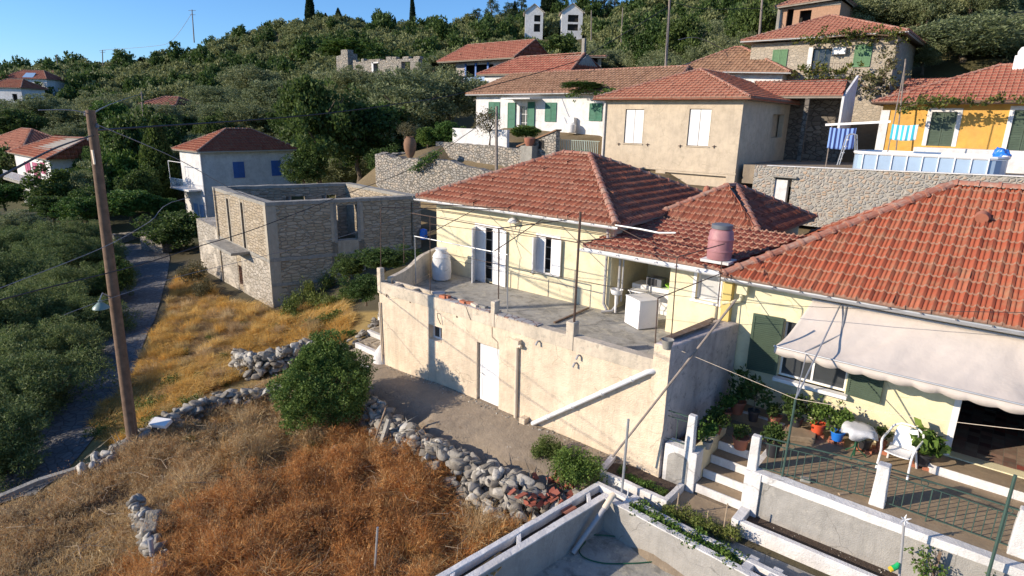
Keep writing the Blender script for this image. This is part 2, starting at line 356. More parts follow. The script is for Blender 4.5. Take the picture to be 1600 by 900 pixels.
m_hose = paint('green_hose', (.02, .10, .05), .1, 2, .4, 0)
m_bark = paint('bark', (.13, .10, .07), .35, 9, .95, 1, 30, bdist=.03)
m_pole = paint('tarred_pole_wood', (.155, .095, .06), .35, 6, .85, .5, 30, dirt=(.26, .18, .12), dscale=5, vert=.1)
m_poleg = paint('grey_pole_wood', (.24, .20, .17), .3, 6, .85, .5, 30, vert=.1)
def leafmat(n, a, b, c, tr=.25, rnd=.12, rough=.6): return island(n, [(0, a), (.5, b), (1, c)], rough, tr, objrand=rnd, spec=.25)
m_olive = leafmat('olive_leaves', (.12, .145, .055), (.20, .23, .10), (.33, .36, .20), tr=.35)
m_dkleaf = leafmat('dark_leaves', (.04, .07, .018), (.07, .115, .028), (.12, .18, .045), tr=.35)
m_grove = leafmat('grove_leaves', (.075, .115, .035), (.13, .18, .055), (.22, .27, .11), tr=.35)
m_twig = island('dead_twigs', [(0, (.16, .09, .05)), (.3, (.42, .19, .06)), (.65, (.62, .28, .08)), (1, (.70, .46, .22))], .9, .3)
m_twig2 = island('straw_twigs', [(0, (.22, .14, .08)), (.35, (.5, .35, .18)), (.75, (.62, .45, .24)), (1, (.72, .58, .36))], .9, .3)
m_seed = island('seed_heads', [(0, (.22, .12, .06)), (.4, (.5, .24, .09)), (.75, (.6, .36, .15)), (1, (.66, .5, .28))], .9, .3)
m_quoin = stucco('smooth_cement_quoin', (.42, .37, .29), (.25, .22, .17), (.5, .45, .37), .7)
m_brleaf = leafmat('bright_leaves', (.05, .10, .018), (.09, .16, .03), (.16, .24, .05))
m_bush = leafmat('bush_leaves', (.05, .10, .02), (.095, .17, .035), (.2, .29, .08), tr=.35)
m_cyp = leafmat('cypress_leaves', (.012, .026, .010), (.022, .042, .016), (.04, .065, .024))
m_pine = leafmat('pine_needles', (.035, .06, .018), (.06, .095, .028), (.1, .14, .045))
m_forest = leafmat('hill_leaves', (.12, .14, .05), (.19, .21, .08), (.31, .33, .15), rnd=.3, tr=.35)
m_scrub = leafmat('scrub_leaves', (.09, .085, .04), (.13, .12, .055), (.2, .17, .09), rnd=.2)
m_vine = leafmat('vine_leaves', (.06, .085, .02), (.12, .14, .03), (.24, .2, .05))
m_weed = leafmat('weed_leaves', (.07, .10, .02), (.13, .17, .035), (.22, .25, .07))
m_grass = attr_mat('dry_grass', .8, .35, bmp=0)
m_ground = attr_mat('ground')
# ---------------------------------------------------------------- terrain: one sheet triangulated from surveyed spots
spots = []
def S(*a): spots.append(a)
for px_, py_, z_ in [(592, 606, 0), (680, 640, 0), (760, 672, 0), (850, 715, 0), (930, 745, 0), (1000, 775, -.05), (650, 655, 0), (820, 725, 0), (900, 750, 0), (575, 600, -.02),
        (600, 700, -.75), (690, 745, -.75), (780, 790, -.75), (850, 825, -.75), (560, 650, -.6), (520, 640, -.5), (640, 690, -.7),
        (500, 720, -.9), (400, 700, -1.0), (300, 720, -1.0), (240, 700, -1.0), (500, 850, -.95), (350, 850, -.9), (650, 890, -.95), (200, 800, -1.15), (100, 800, -1.3), (10, 800, -1.45), (100, 890, -1.3), (300, 650, -.95), (400, 640, -.9), (470, 625, -.75), (170, 745, -1.15),
        (480, 560, -.8), (380, 525, -1.3), (300, 500, -1.6), (430, 490, -1.5), (250, 560, -1.7), (300, 600, -1.3), (225, 620, -1.8), (400, 600, -.9), (440, 575, -.75), (530, 560, -.2), (560, 530, .2), (520, 500, -.4), (190, 680, -1.6),
        (205, 640, -2.0), (240, 500, -2.15), (262, 420, -2.25), (115, 738, -2.0), (0, 790, -2.1), (0, 720, -2.1), (60, 690, -2.1), (60, 640, -2.12), (150, 500, -2.2), (190, 400, -2.4), (225, 385, -2.4), (20, 640, -2.4),
        (0, 600, -2.9), (0, 500, -3), (100, 470, -3), (60, 420, -3), (0, 400, -3), (130, 400, -3), (310, 430, -2.0), (290, 400, -2.3), (310, 380, -2.2)]:
    q = G(px_, py_, z_); S(q[0], q[1], z_)
S(-3, 2, .3); S(-4, 6, 1.2); S(-1.5, 1, .2); S(-5, 11, 1.9); S(-1.5, 6, 1.5); S(-9, 3, -.9); S(-8, 7, .2); S(-3, 12.5, 2.2)
S(11, -.2, 0); S(14, -.2, 0); S(18, -.2, 0); S(11, -1.0, -.08); S(14, -1.0, -.08); S(18, -1.0, -.08)
for a_, b_ in ((10.2, -2.2), (10.2, -4), (9.9, -6), (9.6, -8), (12, -2.6), (14, -3.1), (16, -3.4), (18, -3.7), (13, -5), (16, -6)): S(a_, b_, -1.3)
for a_, b_ in ((9.3, -1.5), (9.05, -3), (8.85, -4.5), (8.6, -6), (8.4, -8)): S(a_, b_, -.35)
for a_, b_ in ((11, -1.6), (13, -1.5), (15, -1.5), (18, -1.5)): S(a_, b_, -.2)
if 1: S(19, -8, -1.3); S(16, -14, -1.5); S(5, -14, -1.5); S(-6, -16, -2.3); S(24, 0, .5); S(24, -10, 0)
for u_ in (-1, 4, 10, 18, 28): S(u_, 13, 2.6); S(u_, 18, 2.3)
for u_ in (-5, -1, 3): S(u_, 22.5, 4.8)
for u_ in (4.2, 9, 16, 24): S(u_, 23.4, 2.6); S(u_, 24.6, 2.8); S(u_, 30, 4.2)
S(-20, 15.2, 1.6); S(-16, 15.3, 1.8); S(-10, 15.6, 2.2); S(-6, 15.8, 2.6); S(-24, 13, 1.0)
S(-20, 16.4, 5.3); S(-16, 16.6, 5.1); S(-10, 17, 4.7); S(-6, 17.4, 4.2); S(-16, 18.8, 5.2); S(-10, 18.8, 4.9); S(-6, 19.2, 4.6)
S(-17, 19, 6.4); S(-10, 20.2, 6.5); S(-5, 21.5, 6.3); S(-16, 24, 7.2); S(-8, 26, 7.3); S(-4, 30, 8); S(-18, 30, 8.6); S(3, 36, 7.4)
S(9, 34, 5.8); S(20, 34, 5.8); S(30, 30, 6); S(0, 38, 9.6); S(8, 40, 9.8); S(12, 44, 11.5); S(22, 46, 12.5); S(0, 46, 11); S(-10, 42, 11); S(-6, 55, 14); S(6, 58, 17.5); S(20, 60, 19); S(34, 50, 18)
S(-44, 16, -1.3); S(-40, 22, -.8); S(-50, 20, -1.3); S(-30, 20, 1.5); S(-28, 12, -.8); S(-34, 28, 3); S(-24, 26, 6); S(-46, 8, -2.4); S(-60, 8, -2)
for px_, py_, d_, dz in [(60, 325, 80, 0), (0, 330, 80, 0), (100, 260, 90, 0), (0, 250, 130, 0), (40, 190, 150, 0), (200, 220, 110, -3), (330, 200, 110, -3), (500, 160, 100, -3), (260, 170, 120, -1),
        (560, 125, 112, -1), (640, 122, 112, -1), (745, 142, 82, 0), (700, 142, 84, 0), (800, 130, 84, 0), (850, 118, 78, -1), (900, 110, 95, -2),
        (20, 135, 180, -1), (110, 135, 200, -3), (240, 120, 200, -3), (400, 100, 180, -4), (560, 80, 170, -4), (700, 90, 150, -4), (840, 60, 205, 0), (900, 60, 205, 0), (840, 80, 150, -3), (1000, 60, 150, -3), (1000, 90, 100, -3), (1180, 60, 110, -3),
        (0, 122, 420, -6), (100, 104, 380, -6), (200, 96, 340, -6), (300, 78, 300, -6), (400, 50, 270, -5), (440, 32, 255, -4), (500, 22, 250, -4), (545, 18, 248, -3), (600, 28, 250, -5), (700, 30, 250, -6), (760, 14, 250, -7), (840, 6, 255, -6), (1000, 0, 255, -6), (1200, -60, 230, -5), (1400, -110, 220, -5), (1600, -140, 210, -5), (1300, -40, 130, -5), (1500, -20, 110, -4), (1600, 40, 80, -2), (1450, 60, 70, -2),
        (-300, 130, 420, -6), (-700, 150, 400, -6), (-500, 330, 90, 0), (1900, -100, 200, -5)]:
    q = D(px_, py_, d_); S(q[0], q[1], q[2]+dz)
cz = CAM[:2]
for ang in range(-180, 180, 30):
    a = R(ang); q = cz + 1500*np.array([math.cos(a), math.sin(a)]); S(q[0], q[1], -40 if (q-cz) @ FWD < 0 else -20)
for px_, d_ in [(-900, 700), (-300, 700), (0, 700), (400, 520), (800, 480), (1200, 450), (1600, 400), (2200, 300)]:
    q = D(px_, 188, d_); S(q[0], q[1], 20 if px_ > 300 else 4)
for px_ in (-1500, 3500):
    q = D(px_, 188, 30); S(q[0], q[1], 0)
vs2 = [Vector((s[0], s[1])) for s in spots]
ov, oe, of_, o1, o2, o3 = delaunay_2d_cdt(vs2, [], [], 0, 1e-4)
zz = [spots[o1[i][0]][2] if o1[i] else 0 for i in range(len(ov))]
ter_bvh = BVHTree.FromPolygons([(v.x, v.y, z) for v, z in zip(ov, zz)], [tuple(f) for f in of_])
def raw_h(x, y):
    h = ter_bvh.ray_cast(Vector((x, y, 500)), Vector((0, 0, -1)))
    return h[0].z if h[0] is not None else -20.0
_rng = np.random.default_rng(5)
_ph = _rng.uniform(0, 6.28, (14, 2)); _an = _rng.uniform(0, 6.28, 14)
def bumps(x, y, s):
    r = 0
    for i in range(5):
        k = s*(1.7**i); a = _an[i]; r += math.sin((x*math.cos(a)+y*math.sin(a))*k+_ph[i, 0])*math.cos((x*math.sin(a)-y*math.cos(a))*k*1.1+_ph[i, 1])/(1.6**i)
    return r
def ground_h(x, y):
    h = raw_h(x, y); d = math.hypot(x-CAM[0], y-CAM[1])
    if d > 60: h += bumps(x, y, .05)*min(1.0, (d-60)/80)*1.2
    elif x < 9 and y < -2.2 and x > -2.4: h += bumps(x, y, 1.1)*.07
    elif x < -3 and y < 2: h += bumps(x, y, .8)*.05
    return h
def axis(lo, hi, f0, f1, fine, far, g0=None, g1=None):
    a = list(np.arange(f0, f1, fine)); x = f0
    if g0 is not None: a = list(np.arange(g0, f0-.3, .7))+a
    if g1 is not None: a = a+list(np.arange(a[-1]+.5, g1, .55))
    x = a[0]; st = fine
    L = []
    while x > lo: st = min(st*1.12, far); x -= st; L.append(x)
    st = fine; x = a[-1]; Rr = []
    while x < hi: st = min(st*1.12, far); x += st; Rr.append(x)
    return np.array(L[::-1]+a+Rr)
ax = axis(-900, 700, -14, 14, .28, 12, -26, 26); ay = axis(-700, 900, -13, 5, .28, 12, None, 27)
def zone(x, y, h):
    """what the ground itself is made of here"""
    n = bumps(x, y, .5); d = math.hypot(x-CAM[0], y-CAM[1])
    if 0 <= x < 12.5 and -2.1 < y < .4: return (.27, .215, .155)
    if d > 55: 
        return (.10+.02*n, .095+.012*n, .045)
    if -2.6 < x < 10 and y < -2.0: return (.13+.02*n, .09+.015*n, .05)
    if x <= -2.3 and y < 3 and x > -16: return (.33+.04*n, .23+.03*n, .09)
    if x > -30 and y > 14: return (.22, .17, .1)
    return (.10, .085, .05)
GX, GY = np.meshgrid(ax, ay, indexing='ij'); n1, n2 = GX.shape
Vt = []; Ct = []
for i in range(n1):
    for j in range(n2):
        x, y = float(ax[i]), float(ay[j]); h = ground_h(x, y); Vt.append((x, y, h)); c = zone(x, y, h); Ct.append((c[0], c[1], c[2], 1))
I = np.arange(n1*n2).reshape(n1, n2)
Ft = np.stack([I[:-1, :-1], I[1:, :-1], I[1:, 1:], I[:-1, 1:]], -1).reshape(-1, 4)
gme = np_mesh('ground', Vt, Ft, Ct); go = link('ground', gme, m_ground, smooth=True); go['kind'] = 'structure'
gb = BVHTree.FromPolygons([Vector(v) for v in Vt], [tuple(int(k) for k in f) for f in Ft])
def HZ(x, y):
    h = gb.ray_cast(Vector((float(x), float(y), 500)), Vector((0, 0, -1))); return h[0].z if h[0] is not None else 0
def GT(x, y):                                      # the ground seen at a photo pixel
    d = ray(x, y); h = gb.ray_cast(Vector(CAM), Vector(d)); return np.array(h[0]) if h[0] is not None else None
# paved road and the earth path in front of the terrace wall, draped over the sheet
def ribbon(name, left, right, mat, lift=.02, sub=10, across=6):
    P = []
    for k in range(len(left)-1):
        for s in range(sub):
            t = s/sub; P.append((np.array(left[k])*(1-t)+np.array(left[k+1])*t, np.array(right[k])*(1-t)+np.array(right[k+1])*t))
    P.append((np.array(left[-1]), np.array(right[-1])))
    V = []; F = []
    for a, b in P:
        for s in range(across+1):
            q = a+(b-a)*s/across; V.append((q[0], q[1], HZ(q[0], q[1])+lift+.03*math.sin(math.pi*s/across)))
    for i in range(len(P)-1):
        for s in range(across):
            a = i*(across+1)+s; F.append((a, a+1, a+across+2, a+across+1))
    o = link(name, np_mesh(name, V, F), mat, smooth=True); o['kind'] = 'structure'; return o
def gp(px, py, z): q = G(px, py, z); return (q[0], q[1])
m_road = masonry('cobbled_paving', [(.17, .165, .16), (.13, .125, .125), (.22, .21, .2)], (.09, .085, .08), (4.5, 4.5, 1), .06, .6)
ribbon('road', [gp(-60, 790, -2.1), gp(-20, 725, -2.1), gp(30, 665, -2.1), gp(75, 610, -2.1), gp(115, 560, -2.15), gp(150, 510, -2.18), gp(172, 470, -2.2), gp(190, 430, -2.3), gp(198, 405, -2.4), gp(192, 384, -2.4), gp(170, 376, -2.4)],
       [gp(60, 800, -2.1), gp(105, 745, -2.1), gp(160, 690, -2.1), gp(195, 650, -2.1), gp(215, 580, -2.15), gp(235, 520, -2.18), gp(252, 470, -2.2), gp(262, 430, -2.3), gp(266, 405, -2.4), gp(262, 392, -2.4), gp(235, 384, -2.4)], m_road, .03)
ribbon('path', [(-.4, -.02), (2, -.02), (5, -.02), (8, -.02), (10.2, -.02)], [(.6, -1.6), (2.2, -1.95), (5.2, -2.1), (8.0, -2.0), (9.2, -1.2)], m_path, .015)
# ---------------------------------------------------------------- building kit
from mathutils import noise as mnoise
def rough(o, L=.22, amp=.012, freq=2.6, fine=.5):
    """wear on hand-built masonry: split long edges, then push the corners about"""
    bm = bmesh.new(); bm.from_mesh(o.data)
    for _ in range(7):
        es = [e for e in bm.edges if e.calc_length() > L]
        if not es or len(bm.verts) > 30000: break
        bmesh.ops.subdivide_edges(bm, edges=es, cuts=1, use_grid_fill=True)
    q = o; off = Vector((0, 0, 0))
    while q.parent: q = q.parent
    off = q.location.copy() if q is not o else Vector((0, 0, 0))
    for v in bm.verts:
        w_ = v.co+off; v.co += mnoise.noise_vector(w_*freq)*amp+mnoise.noise_vector(w_*freq*4)*amp*fine
    bm.to_mesh(o.data); bm.free(); return o
def V3(p): return Vector([float(k) for k in p])
def ob(mb, o, a, b, c):                             # box from a corner and three edge vectors
    o, a, b, c = map(V3, (o, a, b, c)); return mb.hexa([o, o+a, o+a+b, o+b], [o+c, o+a+c, o+a+b+c, o+b+c])
def tiles(name, parent, e0, e1, t0, t1, mat, tw=.22, row=.37, canal=False, lod=0, label=None):
    e0, e1, t0, t1 = map(lambda p: np.array(p, float), (e0, e1, t0, t1))
    L = np.linalg.norm(e1-e0); s = (e1-e0)/L; up = (t0-e0)-((t0-e0) @ s)*s; H = np.linalg.norm(up); up /= H
    n = np.cross(s, up); 
    if n[2] < 0: n = -n
    tl = (t0-e0) @ s; tr = (t1-e0) @ s
    if canal: xs = np.linspace(0, 1, 7 if lod == 0 else 5); hs = .11*np.sin(xs*math.pi)**.8
    elif lod: xs = np.array([0, .25, .5, .75, 1]); hs = np.array([.07, .0, .04, .0, .07])
    else: xs = np.array([0, .09, .2, .42, .5, .58, .8, .91, 1]); hs = np.array([.055, .05, .0, .0, .034, .0, .0, .05, .055])
    k = len(xs); V = []; F = []; MI = []; rng = random.Random(len(name)+int(L*100))
    nrow = int(math.ceil(H/row)); ncol = int(math.ceil(L/tw))
    lo_all, hi_all = min(0, tl), max(L, tr)
    for j in range(nrow):
        ta, tb = j*row-.03, min((j+1)*row+.03, H)
        tm = min(max((ta+tb)/2, 0), H)
        la, ra = tl*ta/H, L+(tr-L)*ta/H; lb, rb = tl*tb/H, L+(tr-L)*tb/H
        c0 = int(math.floor(min(la, lb)/tw))-1; c1 = int(math.ceil(max(ra, rb)/tw))+1
        for c in range(c0, c1):
            xa = c*tw; xb = xa+tw*.985
            if xb <= min(la, lb) or xa >= max(ra, rb): continue
            jt = rng.uniform(-.012, .012); jh = rng.uniform(0, .012)+(rng.uniform(.01, .035) if rng.random() < .03 else 0); xa += rng.uniform(-.006, .006); xb += rng.uniform(-.004, .004); ring = []
            for (t, l_, r_, hh) in ((ta, la, ra, -.012), (ta, la, ra, 1), (tb, lb, rb, 0)):
                for q in range(k):
                    x = min(max(xa+(xb-xa)*xs[q], l_), r_)
                    h = hs[q]+.052+jh if hh == 1 else (hs[q] if hh == 0 else -.012)
                    ring.append(e0+s*x+up*(t+jt)+n*h)
            b = len(V); V += ring
            for r_ in range(2):
                for q in range(k-1): a = b+r_*k+q; F.append((a, a+1, a+k+1, a+k)); MI.append(1 if r_ == 0 else 0)
    me = np_mesh(name, np.array(V)-(root_loc(parent) if parent is not None else 0), F)
    me.materials.append(mat); me.materials.append(m_mortar); me.polygons.foreach_set('material_index', np.array(MI, np.int32))
    bm = bmesh.new(); bm.from_mesh(me); bmesh.ops.dissolve_degenerate(bm, dist=.0005, edges=bm.edges); bm.to_mesh(me); bm.free()
    o = link(name, me, mat, parent)
    if label: o['label'] = label
    return o
def join_into(o, mats_and_objs):                     # merge helper meshes of the same part into one mesh object
    bm = bmesh.new(); bm.from_mesh(o.data)
    for q in mats_and_objs:
        bm.from_mesh(q.data); me = q.data; bpy.data.objects.remove(q); bpy.data.meshes.remove(me)
    bm.to_mesh(o.data); bm.free(); return o
def caps(mb, a, b, r=.115, step=.42, n=7, lift=.03):
    a = V3(a); b = V3(b); d = b-a; L = d.length; d.normalize(); m = max(1, int(round(L/step)))
    side = d.cross(Vector((0, 0, 1))).normalized(); up = side.cross(d).normalized()
    if up.z < 0: up = -up
    for i in range(m):
        p = a+d*(L*i/m); q = a+d*(L*(i+1)/m+.05); base = len(mb.v)
        for (c, rr) in ((p-d*.0, r*1.22), (p+d*.07, r*1.22), (p+d*.071, r), (q, r*.92)):
            for k in range(n):
                t = math.pi*k/(n-1); mb.v.append(tuple(c+side*(math.cos(t)*rr)+up*(math.sin(t)*rr*.85+lift)))
        for g in range(3):
            for k in range(n-1): z = base+g*n+k; mb.f.append((z, z+1, z+n+1, z+n))
        mb.f.append(tuple(base+k for k in range(n)))
def hip_roof(house, FL, FR, BR, BL, A, B, mat, sides='FRBL', tw=.22, row=.37, canal=False, lod=0, gut='', thick=.12, ridge=True, ridges='all', capr=.115, gutmat=None):
    P = {k: np.array(v, float) for k, v in dict(FL=FL, FR=FR, BR=BR, BL=BL, A=A, B=B).items()}
    pl = {'F': (P['FL'], P['FR'], P['B'], P['A']), 'R': (P['FR'], P['BR'], P['B'], P['B']), 'B': (P['BR'], P['BL'], P['A'], P['B']), 'L': (P['BL'], P['FL'], P['A'], P['A'])}
    first = None; rest = []
    for k in sides:
        e0, e1, t1, t0 = pl[k]; o = tiles('roof', house, e0, e1, t0, t1, mat, tw, row, canal, lod)
        if first is None: first = o
        else: rest.append(o)
    join_into(first, rest)
    u = MB()
    for k in sides:
        e0, e1, t1, t0 = pl[k]; q = [e0, e1, t1] if np.allclose(t0, t1) else [e0, e1, t1, t0]
        u.slab([p-np.array([0, 0, .035]) for p in q], thick)
    u.build('eaves_board', m_under, first)
    if ridge:
        r = MB()
        if np.linalg.norm(P['A']-P['B']) > .3: caps(r, P['A'], P['B'], capr)
        for a, b, need in (('FL', 'A', 'FL'), ('FR', 'B', 'FR'), ('BR', 'B', 'RB'), ('BL', 'A', 'BL')):
            if all(c in sides for c in need) : caps(r, P[a], P[b], capr)
        r.build('ridge_tile', m_ridge, first)
    for k in gut:
        e0, e1 = pl[k][0], pl[k][1]; gutter(house, e0, e1, gutmat or m_gutter)
    return first
def gutter(parent, e0, e1, mat, r=.075):
    a = V3(e0); b = V3(e1); d = (b-a).normalized(); out = Vector((d.y, -d.x, 0)).normalized(); mb = MB(); n = 8; base = 0
    off = out*.06+Vector((0, 0, -.05))
    for rr in (r, r*.86):
        for p in (a-d*.05, b+d*.05):
            for k in range(n+1): t = math.pi+math.pi*k/n; mb.v.append(tuple(p+off+out*(math.cos(t)*rr)+Vector((0, 0, math.sin(t)*rr))))
    m = n+1
    for k in range(n):
        mb.f += [(k, k+1, m+k+1, m+k), (2*m+k+1, 2*m+k, 3*m+k, 3*m+k+1), (k+1, k, 2*m+k, 2*m+k+1), (m+k, m+k+1, 3*m+k+1, 3*m+k)]
    mb.f += [(0, m, 3*m, 2*m), (n, 2*m+n, 3*m+n, m+n)]
    L = (b-a).length
    for i in range(int(L/.6)+1):
        p = a+d*(i*.6+.1)+off; mb.bar(p+out*(r+.004)+Vector((0, 0, -.0)), p-out*(r+.004)+Vector((0, 0, .01)), .03, .012)
    return mb.build('gutter', mat, parent, smooth=False)
def leaf(parent, P, d, w_, h, mat, t=.035, louvre=True, pitch=.055, name='shutter', frame=.07, label=None):
    """one shutter or door leaf: P hinge foot, d horizontal direction it extends"""
    P = V3(P); d = Vector((d[0], d[1], 0)).normalized(); n = Vector((d.y, -d.x, 0)); Z = Vector((0, 0, 1)); mb = MB(); o = P-n*(-t/2)-n*t
    f = min(frame, w_*.2)
    ob(mb, o, d*f, n*t, Z*h); ob(mb, o+d*(w_-f), d*f, n*t, Z*h)
    ob(mb, o+d*f, d*(w_-2*f), n*t, Z*f*1.2); ob(mb, o+d*f+Z*(h-f), d*(w_-2*f), n*t, Z*f)
    if h > 1.6: ob(mb, o+d*f+Z*(h*.42), d*(w_-2*f), n*t, Z*f)
    if louvre:
        m = max(3, int((h-2*f)/pitch))
        for i in range(m):
            z = f*1.2+(h-2.2*f)*i/m; q = o+d*f+Z*z; p_ = (h-2.2*f)/m
            mb.hexa([q+n*(.1*t), q+d*(w_-2*f)+n*(.1*t), q+d*(w_-2*f)+n*(.95*t)+Z*0, q+n*(.95*t)][0:4] if False else [q+n*(t*.9), q+n*(t*.9)+d*(w_-2*f), q+n*(t*.1)+d*(w_-2*f)+Z*(p_*.75), q+n*(t*.1)+Z*(p_*.75)],
                    [q+n*(t*.9)+Z*.012, q+n*(t*.9)+d*(w_-2*f)+Z*.012, q+n*(t*.1)+d*(w_-2*f)+Z*(p_*.75+.012), q+n*(t*.1)+Z*(p_*.75+.012)])
        ob(mb, o+d*f+n*(t*.35), d*(w_-2*f), n*(t*.08), Z*(h-f))
    else:
        ob(mb, o+d*f+n*(t*.25), d*(w_-2*f), n*(t*.5), Z*(h-f))
    return mb.build(name, mat, parent, label=label)
def frame_pane(parent, P0, d, s0, s1, za, zb, inset=.12, mat=None, glass=None, mull=1, name='window', bars=0, fw=.05):
    """window or door frame set back in its opening, with panes as its child"""
    d = Vector((d[0], d[1], 0)).normalized(); inn = Vector((-d.y, d.x, 0)); Z = Vector((0, 0, 1)); o = V3((P0[0], P0[1], 0))+inn*inset; mb = MB(); t = .05
    ob(mb, o+d*s0+Z*za, d*fw, inn*t, Z*(zb-za)); ob(mb, o+d*(s1-fw)+Z*za, d*fw, inn*t, Z*(zb-za))
    ob(mb, o+d*(s0+fw)+Z*za, d*(s1-s0-2*fw), inn*t, Z*fw); ob(mb, o+d*(s0+fw)+Z*(zb-fw), d*(s1-s0-2*fw), inn*t, Z*fw)
    for i in range(mull):
        c = s0+(s1-s0)*(i+1)/(mull+1); ob(mb, o+d*(c-fw/2)+Z*(za+fw)+inn*.003, d*fw, inn*(t-.006), Z*(zb-za-2*fw))
    for i in range(bars):
        z = za+(zb-za)*(i+1)/(bars+1); ob(mb, o+d*(s0+fw)+Z*z+inn*.01, d*(s1-s0-2*fw), inn*(t-.02), Z*.03)
    w_ = mb.build(name, mat or m_white, parent)
    g = MB(); ob(g, o+d*(s0+.02)+Z*(za+.02)+inn*(t*.45), d*(s1-s0-.04), inn*.008, Z*(zb-za-.04)); g.build('pane', glass or m_glass, w_)
    return w_
def surround(parent, P0, d, s0, s1, za, zb, mat, wd=.09, th=.02, sill=True, name='window_surround', bottom=False):
    d = Vector((d[0], d[1], 0)).normalized(); out = Vector((d.y, -d.x, 0)); Z = Vector((0, 0, 1)); o = V3((P0[0], P0[1], 0)); mb = MB()
    ob(mb, o+d*(s0-wd)+Z*za-out*.01, d*wd, out*(th+.01), Z*(zb-za+wd)); ob(mb, o+d*s1+Z*za-out*.01, d*wd, out*(th+.01), Z*(zb-za+wd)); ob(mb, o+d*s0+Z*zb-out*.01, d*(s1-s0), out*(th+.008), Z*wd)
    if sill: ob(mb, o+d*(s0-wd-.03)+Z*(za-.06)-out*.01, d*(s1-s0+2*wd+.06), out*(th+.06), Z*.06)
    return mb.build(name, mat, parent, bev=.006)
def rail(parent, pts, h=.85, mat=None, gap=.11, name='railing', z0=.1, r=.009, rings=False):
    mb = MB()
    for a, b in zip(pts[:-1], pts[1:]):
        a = V3(a); b = V3(b); L = (b-a).length; d = (b-a)/L; Z = Vector((0, 0, 1))
        mb.bar(a+Z*h, b+Z*h, .028, .02); mb.bar(a+Z*z0, b+Z*z0, .022, .015)
        if rings: mb.bar(a+Z*(h-.13), b+Z*(h-.13), .02, .015)
        m = int(L/gap); top = h-.13 if rings else h
        for i in range(1, m):
            p = a+d*(L*i/m); lo = 0 if i % 10 == 5 else z0; mb.tube([p+Z*lo, p+Z*top], r if lo else r*1.4, 5, False)
            if rings and i % 9 == 4:
                mb.tube([p+d*(.06*math.cos(t))+Z*(h-.065+.05*math.sin(t)) for t in [k*math.pi/5 for k in range(11)]], .007, 4, False)
    return mb.build(name, mat or m_greenm, parent)
def box_walls(house, x0, x1, y0, y1, z0, z1, mat, ops=None, th=.25, skip='', name='wall', interior=True):
    """four axis-aligned walls as one mesh; ops = {'F':[...],'R':[...],...} openings along F (x0->x1), R (y0->y1), B (x1->x0), L (y1->y0)"""
    ops = ops or {}; mb = MB()
    seg = {'F': ((x0, y0), (x1, y0)), 'R': ((x1, y0), (x1, y1)), 'B': ((x1, y1), (x0, y1)), 'L': ((x0, y1), (x0, y0))}
    for k, (a, b) in seg.items():
        if k in skip: continue
        a = np.array(a, float); b = np.array(b, float); d = (b-a)/np.linalg.norm(b-a)
        if k in 'RL': a = a+d*th; b = b-d*th; sh = th
        else: sh = 0
        wall(mb, a, b, z0, z1, th, [(o[0]-sh, o[1]-sh, o[2], o[3]) for o in ops.get(k, [])])
    w_ = mb.build(name, mat, house)
    return w_
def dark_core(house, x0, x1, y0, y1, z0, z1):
    """the unlit room behind the openings: one solid box whose near-black colour stands in for the shade"""
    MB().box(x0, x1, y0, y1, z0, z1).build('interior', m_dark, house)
def seg_dir(k): return {'F': (1, 0), 'R': (0, 1), 'B': (-1, 0), 'L': (0, -1)}[k]
# ================================================================ the yellow house above the terrace
HV = 3.85                                           # its front wall
mh = thing('hip_roofed_house', 'pale yellow house with red hip roof and white shutters above the long cream terrace', 'house', (2.5, HV, 2.4))
door = (2.13-1.25-.05, 2.13-.18+.0)
ops_f = [(.82+1.3, 1.95+1.3, 2.52, 4.5), (3.62+1.3, 4.42+1.3, 3.33, 4.52)]
box_walls(mh, -1.3, 6.45, HV, 11.4, 0.3, 5.22, m_yel, {'F': ops_f}, th=.3)
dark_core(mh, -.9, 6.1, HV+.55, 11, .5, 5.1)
frame_pane(mh, (-1.3, HV), (1, 0), ops_f[0][0], ops_f[0][1], ops_f[0][2], ops_f[0][3], .2, name='balcony_door', bars=3)
frame_pane(mh, (-1.3, HV), (1, 0), ops_f[1][0], ops_f[1][1], ops_f[1][2], ops_f[1][3], .2, bars=2)
surround(mh, (-1.3, HV), (1, 0), *ops_f[0], m_white, .1, .02, False, 'door_surround'); surround(mh, (-1.3, HV), (1, 0), *ops_f[1], m_white, .1, .02)
# the leaves stand half open
def fold(a): return (math.cos(R(a)), math.sin(R(a)))
leaf(mh, (.80, HV-.03, 2.5), fold(-62), .56, 2.0, m_white); leaf(mh, (.83, HV-.06, 2.5), (.97, -.10), .52, 2.0, m_white)
leaf(mh, (1.98, HV-.05, 2.45), (1, -.12), .30, 2.06, m_white); leaf(mh, (1.64, HV-.04, 2.48), (1, -.06), .30, 2.04, m_white)
leaf(mh, (3.60, HV-.03, 3.32), fold(-75), .40, 1.2, m_white); leaf(mh, (3.62, HV-.05, 3.32), (1, -.08), .36, 1.2, m_white)
leaf(mh, (4.20, HV-.05, 3.3), (1, -.12), .42, 1.22, m_white)
MB().box(.75, 2.05, HV-.12, HV, 2.4, 2.5).build('doorstep', m_whitewash, mh)
mb = MB(); mb.box(4.56, 4.66, HV-.04, HV-.01, 3.28, 3.3); mb.box(3.34, 3.5, HV-.05, HV-.02, 3.2, 3.23); mb.tube([(3.42, HV-.03, 3.15), (3.42, HV-.07, 3.28)], .012, 5); mb.build('shutter_catch', m_rust, mh)
hip_roof(mh, (-1.95, 3.45, 5.3), (6.75, 3.45, 5.3), (6.75, 11.75, 5.3), (-1.95, 11.75, 5.3), (1.85, 7.6, 7.02), (3.05, 7.6, 7.02), m_tile2, tw=.2, row=.36, gut='F')
